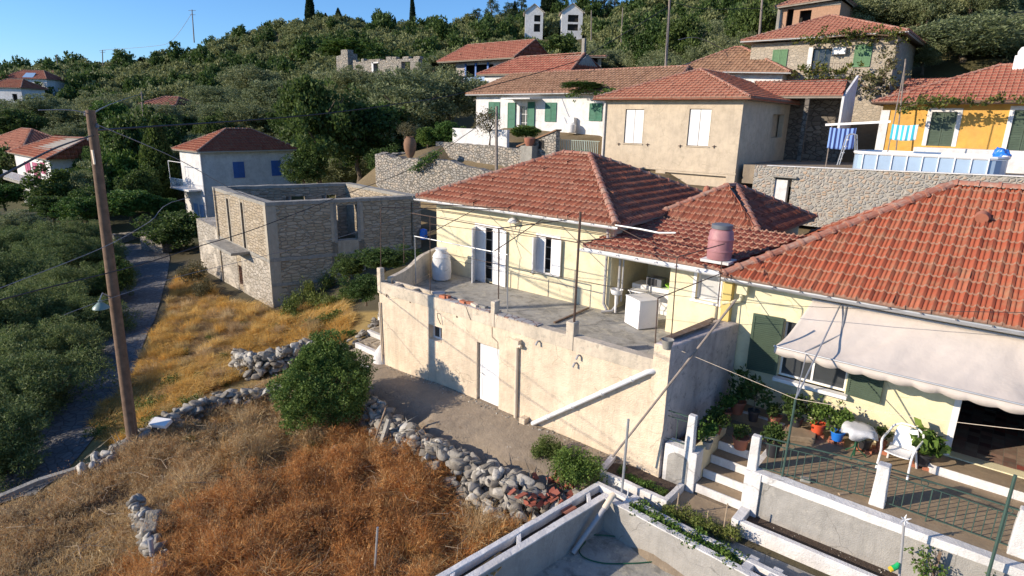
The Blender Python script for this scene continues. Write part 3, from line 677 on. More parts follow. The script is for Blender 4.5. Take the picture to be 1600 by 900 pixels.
mb = MB(); mb.lathe([(.0, 0), (.16, .01), (.20, .05), (.12, .14), (.03, .2)], (2.6, HV-.12, 4.83), 14)
mb.build('lamp_shade', m_white, mh, smooth=True)
mb = MB(); mb.tube([(6.3, HV-.12, 5.2), (6.32, HV-.10, 4.9), (6.32, HV-.10, 2.75), (6.5, HV-.2, 2.6)], .045, 8); mb.build('downpipe', m_pipeg, mh, smooth=True)
mb = MB()
for z in (4.62, 3.05): mb.tube([(-1.1, HV-.02, z), (6.2, HV-.02, z-.02)], .008, 4)
mb.tube([(2.62, HV-.015, 4.8), (2.62, HV-.015, 4.62)], .01, 4); mb.tube([(4.1, HV-.015, 3.1), (4.1, HV-.015, 2.5)], .01, 4); mb.tube([(2.45, HV-.015, 3.1), (2.45, HV-.015, 2.5)], .01, 4); mb.tube([(2.45, HV-.015, 3.1), (6.2, HV-.015, 3.02)], .008, 4)
mb.build('wall_cable', m_cableg, mh)

# ================================================================ the terrace block below it
tb = thing('terrace_block', 'long cream rendered terrace wall with a white door, small window and slanting drainpipe', 'terrace', (5, 0, 0))
top = 3.0; UR = 9.95
wl = MB(); opn = [(2.38, 2.97, 1.6, 2.08), (4.42, 5.28, .16, 2.02)]
wall(wl, (0, 0), (UR, 0), -.6, 2.62, .3, opn)
wl.hexa([(0, .3, -.6), (.3, .3, -.6), (-1.0, 3.85, -.6), (-1.3, 3.85, -.6)], [(0, .3, 2.62), (.3, .3, 2.62), (-1.0, 3.85, 2.62), (-1.3, 3.85, 2.62)])
tw_ = wl.build('wall', m_terr, tb)
pr = MB()                                           # front parapet, slightly proud, with the two open planting troughs at its left end
pr.box(-.015, 4.95, -.015, .1, 2.62, top); pr.box(-.015, 4.95, .36, .45, 2.62, top); pr.box(5.1, 7.5, -.015, .24, 2.62, top); pr.box(7.74, UR+.01, -.015, .26, 2.62, top)
for a in (-.015, .55, .68, 1.5, 2.3, 4.86): pr.box(a, a+.09, .1, .36, 2.621, top-.003)
pr.box(.08, 4.86, .1, .36, 2.5, 2.63)
rough(pr.build('parapet', m_cap, tb, bev=.012), .25, .007)
for q in ((-.05, .13, -.03, .15, 2.6, 3.46), (4.95, 5.1, -.03, .2, 2.62, 3.36), (7.5, 7.74, -.03, .22, 2.62, 3.36)): rough(MB().box(*q).build('parapet_post', m_cap, tb, bev=.02), .15, .012)
# curved left parapet sweeping up to the house
cp = MB(); prev = None; K = 14
for i in range(K+1):
    t = i/K; x = .15-1.35*t; y = .25+3.55*t; z = 3.12+.05*t+.28*(1/(1+math.exp(-(t-.45)*16))); 
    if prev is not None: cp.hexa([(prev[0]-.02, prev[1], 2.55), (prev[0]+.16, prev[1], 2.55), (x+.16, y, 2.55), (x-.02, y, 2.55)], [(prev[0]-.02, prev[1], prev[2]), (prev[0]+.16, prev[1], prev[2]), (x+.16, y, z), (x-.02, y, z)])
    prev = (x, y, z)
cp.build('side_parapet', m_cap, tb)
fl = MB(); fl.prism([(.2, .3), (UR, .28), (10.4, 3.0), (10.45, 6.4), (6.2, 6.4), (6.2, 3.9), (-1.0, 3.9)], 2.36, 2.5); fl.build('terrace_floor', m_floor, tb)
frame_pane(tb, (0, 0), (1, 0), *opn[0], .2); 
frame_pane(tb, (0, 0), (1, 0), opn[1][0], opn[1][1], opn[1][2], opn[1][3], .14, mull=0, name='door_frame', fw=.06, glass=m_white)
d_ = leaf(tb, (4.49, .10, .2), (1, 0), .72, 1.76, m_white, .04, False, name='door', frame=.09)
mb = MB(); mb.lathe([(.03, 0), (.03, .02)], (4.56, .055, 1.05), 8); mb.tube([(4.56, .08, 1.05), (4.56, .03, 1.05), (4.66, .03, 1.05)], .012, 6); mb.build('handle', m_galv, d_)
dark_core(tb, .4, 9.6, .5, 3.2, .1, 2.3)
mb = MB(); mb.box(4.34, 5.36, -.05, .02, .0, .16); mb.build('door_sill', m_whitewash, tb)
# plinth, broken render buttress beside the drain outlet
mb = MB(); mb.box(0.02, 6.2, -.035, .01, -.5, .12); mb.build('plinth', m_cap, tb)
mb = MB(); mb.box(6.22, 6.42, -.22, .02, -.4, .32); mb.build('buttress', m_terr, tb, bev=.02)
dr = MB(); a = VP(1012, 581, (0, -.12)); b = VP(832, 662, (0, -.12)); dr.tube([(a[0]+.28, .3, a[2]+.02), (a[0]+.1, -.05, a[2]+.02), (a[0], -.12, a[2]), (b[0], -.12, b[2])], .062, 12)
for t in (.12, .36, .62, .85):
    c = a*(1-t)+b*t; dr.tube([c+np.array([-.015, 0, -.008]), c+np.array([.03, 0, .015])], .075, 12); dr.tube([c+np.array([0, .12, .05]), c+np.array([0, 0, .07])], .01, 5)
dr.build('drainpipe', m_pvc, tb, smooth=True)
dp = MB(); dp.tube([(5.96, -.06, 2.45), (5.97, -.06, .05)], .05, 10); dp.box(5.9, 6.08, -.16, 0, 2.3, 2.5); dp.tube([(6.04, -.1, 2.38), (6.14, -.12, 2.33)], .05, 8); dp.build('downpipe', m_pipec, tb, smooth=True)
dl = MB(); dl.tube([(.06, -.05, 2.3), (.08, -.05, 1.0), (.1, -.05, .15)], .03, 8); dl.build('downpipe', m_pipec, tb, smooth=True)
mb = MB()                                           # bent spouts, brackets and holes that dot the parapet
for (px_, py_) in ((842, 533), (905, 555), (900, 567)):
    q = VP(px_, py_, (0, -.02)); mb.tube([q, q+[0, -.07, .0], q+[-.02, -.11, -.09]], .028, 8)
mb.build('spout', m_pipeg, tb, smooth=True)
mb = MB(); q = VP(686, 490, (0, 0)); mb.tube([q, q+[0, -.08, .03], q+[.05, -.1, -.1], q+[.12, -.05, -.3]], .012, 6); q = VP(604, 461, (0, 0)); mb.bar(q, q+[.12, -.1, 0], .02, .02); mb.bar(q+[.05, -.05, -.05], q+[.05, -.05, .06], .02, .02)
for p_ in ((641, 472), (714, 495)): q = VP(p_[0], p_[1], (0, 0)); mb.tube([q+[0, .01, 0], q+[0, -.012, 0]], .03, 6)
mb.build('bracket', m_rust, tb)
cr = MB(); cr.tube([(5.0, -.01, 2.6), (5.02, -.02, 2.32), (5.22, -.02, 2.22), (5.26, -.02, 1.7)], .008, 4); cr.tube([(4.0, -.02, 2.99), (4.15, -.03, 2.7), (4.2, -.02, 2.63)], .008, 4); cr.build('wall_cable', m_rust, tb)

# right return of the block: raised corner, shaded side wall with brown boards on top
sw = MB()
sw.hexa([(UR, -.03, -.5), (10.35, -.06, -.5), (10.75, 3.1, -.5), (10.15, 3.1, -.5)], [(UR, -.03, 3.42), (10.35, -.06, 3.42), (10.75, 3.1, 3.30), (10.15, 3.1, 3.30)])
o_ = rough(sw.build('side_wall', m_pinkwash, tb, bev=.04), .4, .012)
MB().hexa([(UR-.004, -.045, -.5), (10.36, -.075, -.5), (10.362, -.06, -.5), (UR-.004, -.03, -.5)], [(UR-.004, -.045, 3.40), (10.36, -.075, 3.40), (10.362, -.06, 3.40), (UR-.004, -.03, 3.40)]).build('corner_render', m_terr, tb)
mb = MB()
for k in range(3): mb.bar((10.02+.05*k, .15+.05*k, 3.45+.012*k), (10.22+.055*k, 2.7-.3*k, 3.40+.012*k), .10, .035)
mb.build('coping_board', m_wood, tb)

# ================================================================ covered porch and wash corner between the two houses
po = thing('porch_wing', 'yellow porch wing with a low red lean-to roof and white gutter between the houses', 'porch', (9, 5, 2.5))
pw = MB(); wall(pw, (8.62, 3.35), (10.5, 3.35), 2.4, 4.55, .25, [(.78, 1.4, 3.62, 4.35)]); pw.box(8.6, 8.82, 3.6, 6.3, 2.4, 4.6); wall(pw, (6.4, 6.3), (10.5, 6.3), 2.4, 5.2, .2); pw.build('wall', m_yel, po)
dark_core(po, 9.0, 10.3, 3.8, 6.1, 2.55, 4.5)
frame_pane(po, (8.62, 3.35), (1, 0), .78, 1.4, 3.62, 4.35, .1, mull=0, glass=paint('frosted_glass', (.5, .5, .49), .1, 2, .3, 0)); surround(po, (8.62, 3.35), (1, 0), .78, 1.4, 3.62, 4.35, m_white, .09, .02)
MB().box(10.28, 10.5, 2.95, 3.35, 3.2, 4.65).build('pillar', paint('strong_yellow_plaster', (.62, .46, .16), .1, 3, .9, .3, 40), po)
pa, pb_ = G(912, 381, 4.72), G(1122, 411, 4.60)
rf = tiles('roof', po, (5.95, 3.0, 4.62), (10.15, 3.0, 4.62), (6.55, 6.2, 5.2), (11.3, 6.2, 5.2), m_tiler, .25, .36)
MB().slab([(5.95, 3.0, 4.58), (10.15, 3.0, 4.58), (11.3, 6.2, 5.16), (6.55, 6.2, 5.16)], .1).build('eaves_board', m_white, rf)
gutter(po, (5.85, 2.97, 4.60), (10.1, 2.97, 4.58), m_gutter)
# wash counter in the corner
wc = thing('wash_counter', 'white tiled counter and small sink under the red porch roof', 'counter', (7.4, 5.3, 2.5))
MB().box(6.75, 8.5, 4.7, 5.3, 2.5, 3.32).build('counter', m_white, wc, bev=.01)
mb = MB(); mb.lathe([(.03, 0), (.05, .55), (.16, .6), (.2, .75), (.18, .75), (.14, .64), (.0, .62)], (6.75, 3.75, 2.55), 14, False); mb.build('basin', m_white, wc, smooth=True)
mb = MB(); mb.tube([(6.72, 3.9, 4.6), (6.72, 3.9, 2.8), (6.66, 3.7, 2.6), (6.4, 3.5, 2.56)], .04, 8); mb.tube([(6.84, 3.9, 4.6), (6.84, 3.9, 2.9)], .03, 8); mb.build('pipe', m_pipeg, wc, smooth=True)
mo = thing('microwave_oven', 'small dark oven standing on the porch counter', 'oven', (7.5, 4.9, 3.32)); MB().box(7.2, 7.72, 4.75, 5.1, 3.325, 3.6).build('body', m_tankg, mo, bev=.015); MB().box(7.24, 7.56, 4.735, 4.75, 3.36, 3.56).build('door', m_black, mo)
tag(MB().lathe([(.1, 0), (.2, .08), (.21, .12), (.19, .12), (.1, .03), (0, .03)], (7.98, 4.95, 3.325), 14, False).build('plastic_bowl', paint('lime_plastic', (.3, .62, .06), .05, 2, .4, 0), smooth=True), 'lime green plastic bowl on the porch counter', 'bowl')
st = thing('metal_stool', 'thin white metal stand with curved legs beside the washing machine', 'stand', (7.35, 4.1, 2.5))
mb = MB()
for sx in (-1, 1):
    for sy in (-1, 1): mb.tube([(7.3+.22*sx, 4.1+.16*sy, 3.28), (7.3+.10*sx, 4.1+.1*sy, 2.95), (7.3+.12*sx, 4.1+.1*sy, 2.75), (7.3+.26*sx, 4.1+.2*sy, 2.5)], .011, 6)
mb.build('leg', m_white, st); MB().obox((7.3, 4.1, 3.28), .5, .4, .03).build('seat', m_white, st); 
# washing machine
wa = thing('washing_machine', 'white boxy washing machine standing on the cement terrace', 'washing machine', (7.95, 3.3, 2.5))
q = [(7.38, 3.2), (8.02, 2.86), (8.34, 3.44), (7.7, 3.78)]
MB().prism(q, 2.52, 3.33).build('body', m_white, wa, bev=.015)
qc = np.mean(q, 0); MB().prism([tuple(qc+(np.array(p)-qc)*1.03) for p in q], 3.335, 3.37).build('lid', m_chair, wa, bev=.008)
# blue-grey water tank and jug shaped white barrel
bt = thing('water_barrel', 'bulky white plastic barrel against the terrace side parapet', 'barrel', (-.2, 3.2, 2.5))
c = G(690, 437, 2.5); bt.location = (c[0], c[1], 2.5)
MB().lathe([(.25, 0), (.33, .05), (.36, .3), (.355, .6), (.31, .85), (.33, .87), (.28, .98), (.2, 1.07), (.19, 1.12)], tuple(c), 24).build('body', m_whitewash, bt, smooth=True)
MB().lathe([(.2, 1.12), (.22, 1.13), (.22, 1.18), (.0, 1.2)], tuple(c), 24).build('lid', m_chair, bt, smooth=True)
tk = thing('water_tank', 'faded pink barrel tank with grey lid standing on the porch roof', 'water tank', (9.6, 3.5, 4.7))
c = np.array(VP(1123, 404, (0, 3.35))); MB().lathe([(.30, 0), (.31, .02), (.315, .2), (.33, .21), (.33, .24), (.315, .25), (.315, .5), (.33, .51), (.33, .54), (.31, .56), (.3, .72), (.23, .8)], tuple(c), 24).build('body', m_tank, tk, smooth=True)
MB().lathe([(.23, .8), (.27, .8), (.27, .9), (.2, .92), (0, .92)], tuple(c), 24).build('lid', m_tankg, tk, smooth=True)
MB().obox((c[0], c[1], c[2]-.08), .75, .6, .07).build('stand', m_whitewash, tk); tk_c = c

# second hip roof behind the porch
rw = thing('rear_wing', 'small yellow rear wing with red hip roof behind the porch', 'house', (8, 9, 3))
box_walls(rw, 6.5, 9.75, 6.6, 11.3, 3, 4.95, m_yel)
hip_roof(rw, (6.1, 6.25, 5.05), (10.0, 6.25, 5.05), (10.15, 11.7, 5.05), (6.1, 11.7, 5.05), (8.05, 8.3, 6.2), (8.15, 8.9, 6.2), m_tile2, tw=.2, row=.36, gut='F')
MB().lathe([(.1, 0), (.14, .05), (.1, .25), (.02, .3)], (7.4, 8.3, 5.9), 10).build('ridge_vent', m_terra, rw)

# ================================================================ the right hand house with the awning
rh = thing('awning_house', 'pale yellow house with big red tiled roof and long beige awning at right', 'house', (14, 3.15, 1.15))
RV = 3.15; T1 = 1.15
ops = [(13.35-10.5-1.55+.02, 13.35-10.5+.0, 2.15, 3.6), (15.55-10.5+.0, 17.05-10.5, 1.36, 3.5)]
box_walls(rh, 10.5, 21, RV, 11.2, .3, 4.42, m_yel2, {'F': ops}, th=.3)
W0 = (10.5, RV)
# room behind the open door: chequered floor
ri = MB(); ri.box(15.3, 17.4, RV+.3, RV+3.5, 1.30, 1.352); ri.build('hall_floor', masonry('hall_tiles', [(.30, .07, .05), (.34, .3, .22), (.1, .05, .04)], (.2, .17, .13), (5, 5, 1), .03, .1, rnd=0.0), rh)
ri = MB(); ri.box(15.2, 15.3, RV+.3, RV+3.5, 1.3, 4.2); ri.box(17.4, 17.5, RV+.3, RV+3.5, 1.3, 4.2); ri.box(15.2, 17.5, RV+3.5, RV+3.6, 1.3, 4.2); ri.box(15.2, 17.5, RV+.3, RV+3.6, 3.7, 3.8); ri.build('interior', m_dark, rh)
dark_core(rh, 11.6, 14.2, RV+.5, RV+3, 1.4, 4.1)
frame_pane(rh, W0, (1, 0), ops[0][0], ops[0][1], ops[0][2], ops[0][3], .12)
mb = MB(); mb.box(10.5+ops[0][0]-.05, 10.5+ops[0][1]+.1, RV-.2, RV+.1, 2.06, 2.15); mb.build('window_sill', m_white, rh, bev=.01)
leaf(rh, (10.5+ops[0][0]-.02, RV-.04, 2.16), (-1, -.10), .72, 1.5, m_greens, .045, pitch=.05, frame=.06); leaf(rh, (10.5+ops[0][1]+.04, RV-.04, 2.16), (1, -.10), .72, 1.5, m_greens, .045, pitch=.05, frame=.06)
surround(rh, W0, (1, 0), *ops[1], m_white, .12, .02, False, 'door_surround')
leaf(rh, (10.5+ops[1][1]-.03, RV+.02, 1.37), (.45, -1), .62, 2.1, m_greens, .045, True, name='door')
RE = 2.85
hip_roof(rh, (10.25, RE, 4.52), (21.5, RE, 4.52), (21.5, 11.3, 4.52), (10.25, 11.3, 4.52), (14.35, 7.05, 6.86), (17.4, 7.05, 6.86), m_tile, sides='FBL', tw=.235, row=.385, gut='F', gutmat=m_galv, capr=.13)
# round roof vent
vq = np.array([15.1, 5.85, 4.52+(5.85-RE)/(7.05-RE)*2.34+.05]); vm = MB(); n = 14; 
for k in range(n): 
    pass
vm.lathe([(.17, 0), (.17, .03), (.12, .12), (.0, .15)], tuple(vq), 16); vm.tube([vq+[0, -.2, .0], vq+[0, -.02, .06]], .13, 14); vm.build('roof_vent', m_terra, rh, smooth=True)
# doorstep platform
mb = MB(); mb.prism([(15.2, 2.62), (15.32, 2.5), (21, 2.5), (21, 3.15), (15.2, 3.15)], 1.13, 1.34); mb.build('doorstep', m_floor2, rh, bev=.02)
MB().prism([(15.19, 2.61), (15.31, 2.488), (21, 2.488), (21, 2.5), (15.32, 2.5), (15.2, 2.62)], 1.14, 1.345).build('step_riser', m_whitewash, rh)
mb = MB(); mb.tube([(10.75, RV-.06, 4.42), (10.75, RV-.1, 4.25), (10.7, RV-.1, 3.9), (10.3, RV-.2, 3.78)], .05, 8); mb.box(10.62, 10.88, RV-.2, RV-.01, 4.1, 4.35); mb.build('downpipe', m_yel2, rh)

# awning of the right hand house
aw = thing('awning', 'long beige canvas awning with scalloped hem over the terrace door', 'awning', (14.5, 2.4, 3.8))
nx, ny = 110, 24; V = []; F = []
for i in range(nx+1):
    u = i/nx; xt = 12.38+u*5.6; xb = 12.02+u*5.9
    for j in range(ny+1):
        t = j/ny; x = xt*(1-t)+xb*t; y = 3.06*(1-t)+1.80*t; z = 4.26*(1-t)+3.36*t - .11*math.sin(math.pi*t)*(1+.25*math.sin(u*9)) + .018*math.sin(u*31+t*5)*math.sin(math.pi*t)+.03*math.sin(u*12-3*t)*t*(1-t)*2
        if u > .55: z += -.10*math.exp(-((u-.70-.1*t)/.05)**2)*math.sin(math.pi*t)
        z += mnoise.noise(Vector((x*1.6+t*1.5, y*.9, 3)))*.07*math.sin(math.pi*min(1, t*1.1))+mnoise.noise(Vector((x*5+t*4, y*2, 7)))*.018
        V.append((x, y, z))
for i in range(nx):
    for j in range(ny): a = i*(ny+1)+j; F.append((a, a+1, a+ny+2, a+ny+1))
me = np_mesh('canopy', np.array(V)-root_loc(aw), F); o = link('canopy', me, m_awn, aw, smooth=True); sm = o.modifiers.new('s', 'SOLIDIFY'); sm.thickness = .006
hem = MB(); K = 220
for i in range(K):
    for e in (0, 1): pass
hv = []; 
for i in range(K+1):
    u = i/K; x = 12.02+u*5.9; z0 = 3.36; sc = abs(math.sin(u*math.pi*13)); wob = .015*math.sin(u*60)
    hv += [(x, 1.795, z0-.0), (x, 1.785+wob, z0-.15-.05*sc)]
hf = [(2*i, 2*i+1, 2*i+3, 2*i+2) for i in range(K)]
o = link('valance', np_mesh('valance', np.array(hv)-root_loc(aw), hf), m_awn, aw); sm = o.modifiers.new('s', 'SOLIDIFY'); sm.thickness = .005
mb = MB(); mb.tube([(12.0, 1.80, 3.365), (17.95, 1.80, 3.365)], .022, 8); mb.tube([(12.36, 3.08, 4.27), (18, 3.08, 4.27)], .035, 8); mb.build('roller_bar', m_galv, aw, smooth=True)
a = VP(1315, 472, (0, RV-.05)); pole_b = G(1222, 745, 1.15); pole_t = np.array([pole_b[0]+.02, pole_b[1]+.01, 2.93])
for k in range(1):
    mb = MB(); mb.tube([a+[0, 0, 0], pole_t], .018, 8); mb.tube([(a[0]+.12, 3.05, a[2]-.05), (a[0]+.2, 2.5, 3.75), (12.65, 1.85, 3.38)], .016, 6) ; mb.tube([pole_t, (12.7, 1.8, 3.36)], .012, 6)
    mb.build('arm', m_galv, aw, smooth=True)
MB().tube([pole_b, pole_t], .024, 8).build('post', m_greenm, aw, smooth=True)
q1 = VP(1601, 690, (0, -.35)); q0 = VP(1548, 925, (0, -.35)); q0 = np.array([q1[0], q1[1], .0]); q1 = np.array([q1[0], q1[1], 2.93])
tag(MB().tube([q0, q1], .026, 8).build('awning_post', m_greenm, smooth=True), 'thin green metal post at the right edge of the terrace railing', 'post')

# ================================================================ right hand terrace: floor, retaining wall, steps
rt = thing('front_terrace', 'brown paved terrace on a grey retaining wall edged in white paint', 'terrace', (14, 0, 0))
MB().prism([(12.45, .16), (21, .16), (21, 3.15), (10.8, 3.15), (10.75, 2.55), (12.45, 2.55)], .3, T1).build('terrace_floor', m_floor2, rt)
MB().box(12.45, 21, .0, .16, -.5, T1-.16).build('retaining_wall', m_grey, rt)
rough(MB().box(12.40, 21, -.04, .20, T1-.16, T1+.014).build('edging', m_whitewash, rt, bev=.01), .25, .009)
MB().prism([(11.25, 1.7), (12.45, 1.7), (12.45, 2.56), (10.75, 2.56), (10.72, 1.7)], .2, .88).build('landing', m_floor2, rt)
sb_ = MB(); st_ = MB()
NS = 4
for k in range(NS):
    z1 = .10+(.88-.10)*(k+1)/NS; y0 = .05+.40*k
    sb_.box(11.22, 12.28, y0, 1.72, z1-.20, z1-.02)
    st_.box(11.215, 12.285, y0-.012, y0+.02, z1-.20, z1+.004)
sb_.build('step', m_floor2, rt); rough(st_.build('step_riser', m_whitewash, rt), .3, .004)
MB().prism([(11.0, -.85), (12.5, -.95), (12.5, -.02), (11.0, -.02)], -.2, .06).build('bottom_step', m_floor2, rt)
# cheek walls with arched grey panels framed in white
def cheek(x0, x1, yb, ztop, slope_to):
    mb = MB(); mb.prism([(x0, -.02), (x1, -.02), (x1, yb), (x0, yb)], -.3, ztop); return mb
c1 = rough(cheek(10.42, 11.2, .35, 1.06, 0).build('cheek_wall', m_whitewash, rt, bev=.015), .3, .008)
mb = MB(); mb.prism([(11.0, .35), (11.2, .35), (11.2, 1.75), (11.0, 1.75)], -.3, 1.06); mb.prism([(10.85, 1.75), (11.02, 1.75), (11.0, 2.5), (10.8, 2.5)], .2, 1.12); mb.build('cheek_wall', m_yel, rt, bev=.015)
MB().prism([(10.5, .36), (10.99, .36), (10.99, 2.6), (10.75, 2.6)], .1, .98).build('raised_bed', m_soil, rt)
c2 = cheek(12.28, 12.44, 1.7, 1.06, 0).build('cheek_wall', m_whitewash, rt, bev=.015)
def arch(x0, x1, z0, z1, y):
    pts = [(x0, y, z0), (x1, y, z0), (x1, y, z1-(x1-x0)*.35)] + [((x0+x1)/2+(x1-x0)/2*math.cos(t), y, z1-(x1-x0)*.35+(x1-x0)*.35*math.sin(t)) for t in [math.pi*k/10 for k in range(1, 10)]] + [(x0, y, z1-(x1-x0)*.35)]
    m = len(pts); mb = MB(); mb.add(pts+[(p[0], p[1]+.02, p[2]) for p in pts], [tuple(range(m))]+[(i, (i+1) % m, m+(i+1) % m, m+i) for i in range(m)]); return mb
arch(10.52, 11.02, .12, .92, -.03).build('arched_panel', m_grey, rt)
a0 = MB(); a0.box(12.28, 12.62, -.06, .0, -.3, T1); a0.build('corner_trim', m_whitewash, rt, bev=.01)
for (x, y) in ((10.98, .07), (12.38, .10)): _pp = MB().hexa([(x-.1, y-.09, 1.05), (x+.1, y-.09, 1.05), (x+.1, y+.1, 1.05), (x-.1, y+.1, 1.05)], [(x-.085, y-.08, 1.93), (x+.085, y-.08, 1.93), (x+.085, y+.08, 1.93), (x-.085, y+.08, 1.93)]).build('railing_pillar', m_whitewash, rt, bev=.02); rough(_pp, .2, .010)
cpil = G(1368, 792, T1); cx, cy = cpil[0], cpil[1]+.12
for (x, y) in ((cx, cy), (16.78, cy)): _pp = MB().hexa([(x-.13, y-.12, T1), (x+.13, y-.12, T1), (x+.13, y+.12, T1), (x-.13, y+.12, T1)], [(x-.1, y-.1, 2.03), (x+.1, y-.1, 2.03), (x+.1, y+.1, 2.03), (x-.1, y+.1, 2.03)]).build('railing_pillar', m_whitewash, rt, bev=.02); rough(_pp, .2, .010)
rail(rt, [(12.5, .15, T1-.05), (cx-.12, cy, T1)], .82, m_greenm, .13, rings=True); rail(rt, [(cx+.12, cy, T1), (16.68, cy, T1)], .82, m_greenm, .13, rings=True); rail(rt, [(10.4, .05, 1.05), (10.88, .07, 1.05)], .8, m_greenm, .2, rings=True)
MB().box(10.9, 12.3, 2.56, 2.66, .6, 1.18).build('bed_edge', m_whitewash, rt, bev=.015)
MB().prism([(12.45, 1.75), (13.1, 2.1), (13.05, 2.45), (12.45, 2.5)], T1, T1+.14).build('slab_step', m_floor2, rt, bev=.02)
# ================================================================ unfinished stone ruin beyond the terrace
rn = thing('roofless_stone_house', 'roofless two storey stone shell with empty windows and a bare concrete balcony', 'ruin', (-13, 3.2, -1.5))
C0 = np.array([-12.9, 3.2]); CRn = np.array([-10.2, 11.0]); CLn = np.array([-21.3, 4.5]); CBn = CLn+(CRn-C0)
angL = math.degrees(math.atan2((C0-CLn)[1], (C0-CLn)[0])); angR = math.degrees(math.atan2((CRn-C0)[1], (CRn-C0)[0]))
def su(P0, d, px, py, ang):
    q = VP(px, py, P0, ang); return float((q[:2]-P0) @ d), float(q[2])
dL = (C0-CLn)/np.linalg.norm(C0-CLn); dR = (CRn-C0)/np.linalg.norm(CRn-C0)
LL = np.linalg.norm(C0-CLn); LR = np.linalg.norm(CRn-C0)
wm = MB(); opL = []
for (xa, ya, xb, yb) in ((353, 310, 364, 384), (375, 316, 386, 393)):
    s0, z1 = su(CLn, dL, xa, ya, angL); s1, z0 = su(CLn, dL, xb, yb, angL); opL.append((s0, s1, z0, z1))
s0, z1 = su(CLn, dL, 372, 413, angL); s1, z0 = su(CLn, dL, 381, 447, angL); opL.append((s0, s1, z0, z1-.02))
wall(wm, CLn, C0, -2.6, 3.85, .5, opL)
opR = []
s0, z1 = su(C0, dR, 525, 321, angR); s1, z0 = su(C0, dR, 560, 374, angR); opR.append((s0, s1, z0, z1))
s0, z1 = su(C0, dR, 642, 317, angR); s1, z0 = su(C0, dR, 668, 385, angR); opR.append((s0, LR-.3, z0-.3, z1))
s0, z1 = su(C0, dR, 551, 414, angR); opR.append((s0, s0+.9, z1-1.9, z1))
wall(wm, C0+dR*.0, CRn, -2.6, 3.85, .5, opR)
wall(wm, CRn, CBn, -.5, 3.85, .5, [(2, 3.2, 1.2, 3.2), (5, 6.2, 1.2, 3.2)])
wall(wm, CBn, CLn, -2.6, 3.85, .5, [(1.0, 2.0, 1.6, 3.3), (3.0, 4.2, 1.6, 3.3), (5.6, 6.9, 1.6, 3.3)])
wm.build('wall', m_ruin, rn)
nL = np.array([-dL[1], dL[0]])
for o in opL[:2]: mb = MB(); a = CLn+dL*o[0]+nL*.22; ob(mb, (a[0], a[1], o[2]), tuple(dL*(o[1]-o[0]))+(0,), tuple(nL*.06)+(0,), (0, 0, o[3]-o[2])); mb.build('opening_shade_panel', m_dark, rn)  # near-black panels imitate the dark depth of the two tall openings
cb = MB()                                            # concrete ring beam on top, slightly proud
def beam(a, b, z0, z1, w=.56, off=-.03):
    a = np.array(a); b = np.array(b); d = (b-a)/np.linalg.norm(b-a); n = np.array([-d[1], d[0]]); p = [a+n*off, b+n*off, b+n*(off+w), a+n*(off+w)]; cb.prism(p, z0, z1)
beam(CLn, C0, 3.852, 4.02); beam(C0, CRn, 3.85, 4.021); beam(CRn, CBn, 3.852, 4.019); beam(CBn, CLn, 3.851, 4.022)
ll = lambda s: tuple(CLn+dL*s); lr = lambda s: tuple(C0+dR*s)
beam(ll(0), ll(LL), .95, 1.12, .06, -.03); beam(lr(0), lr(LR*.99), 1.0, 1.18, .06, -.03); beam(lr(0), lr(LR*.7), -.3, -.15, .06, -.025)
rough(cb.build('ring_beam', m_conc, rn), .5, .03, 1.2)
q = MB()
for o in opL[:2]+[opL[2]]:
    pass
s_a = opL[0][0]-1.2; s_b = opL[1][1]+.5
n2 = np.array([dL[1], -dL[0]])
pA = CLn+dL*s_a; pB = CLn+dL*s_b; q.prism([pA+n2*1.0, pB+n2*1.0, pB, pA], .93, 1.08); rough(q.build('balcony', m_conc, rn, bev=.02), .25, .02)
for o in opR[:1]:
    for s in (o[0]-.16, o[1]): q = MB(); a = C0+dR*s; ob(q, (a[0]+.02*dR[1]+.0, a[1]-.02*dR[0], o[2]-.1), tuple(dR*.16)+(0,), (-dR[1]*.45, dR[0]*.45, 0), (0, 0, o[3]-o[2]+.2)); q.build('window_reveal', m_conc, rn)
for t in (2.0, 4.2, 6.9):
    q = MB(); a = CBn+(CLn-CBn)/np.linalg.norm(CLn-CBn)*t; ob(q, (a[0], a[1], 1.55), (.04, -.14, 0), (.52, .18, 0), (0, 0, 1.8)); q.build('window_reveal', m_conc, rn)
def Q(*a): m_ = MB(); ob(m_, *a); m_.build('quoin_render', m_quoin, rn)
outR = np.array([dR[1], -dR[0]]); outL = np.array([dL[1], -dL[0]])
Q(tuple(C0+outR*.012)+(-2.5,), tuple(dR*.5)+(0,), tuple(-outR*.02)+(0,), (0, 0, 6.34)); Q(tuple(C0-dL*.32+outL*.012)+(-2.5,), tuple(dL*.32)+(0,), tuple(-outL*.02)+(0,), (0, 0, 6.34))
for o in opR[:1]:
    for s in (o[0]-.32, o[1]+.0): Q(tuple(C0+dR*s+outR*.012)+(.2,), tuple(dR*.32)+(0,), tuple(-outR*.02)+(0,), (0, 0, 3.6))
    Q(tuple(C0+dR*(o[0]-.32)+outR*.012)+(-.3,), tuple(dR*(o[1]-o[0]+.64))+(0,), tuple(-outR*.02)+(0,), (0, 0, o[2]+.28))
for o in opL[:2]:
    for s in (o[0]-.14, o[1]): Q(tuple(CLn+dL*s+outL*.012)+(1.15,), tuple(dL*.14)+(0,), tuple(-outL*.02)+(0,), (0, 0, 2.68))
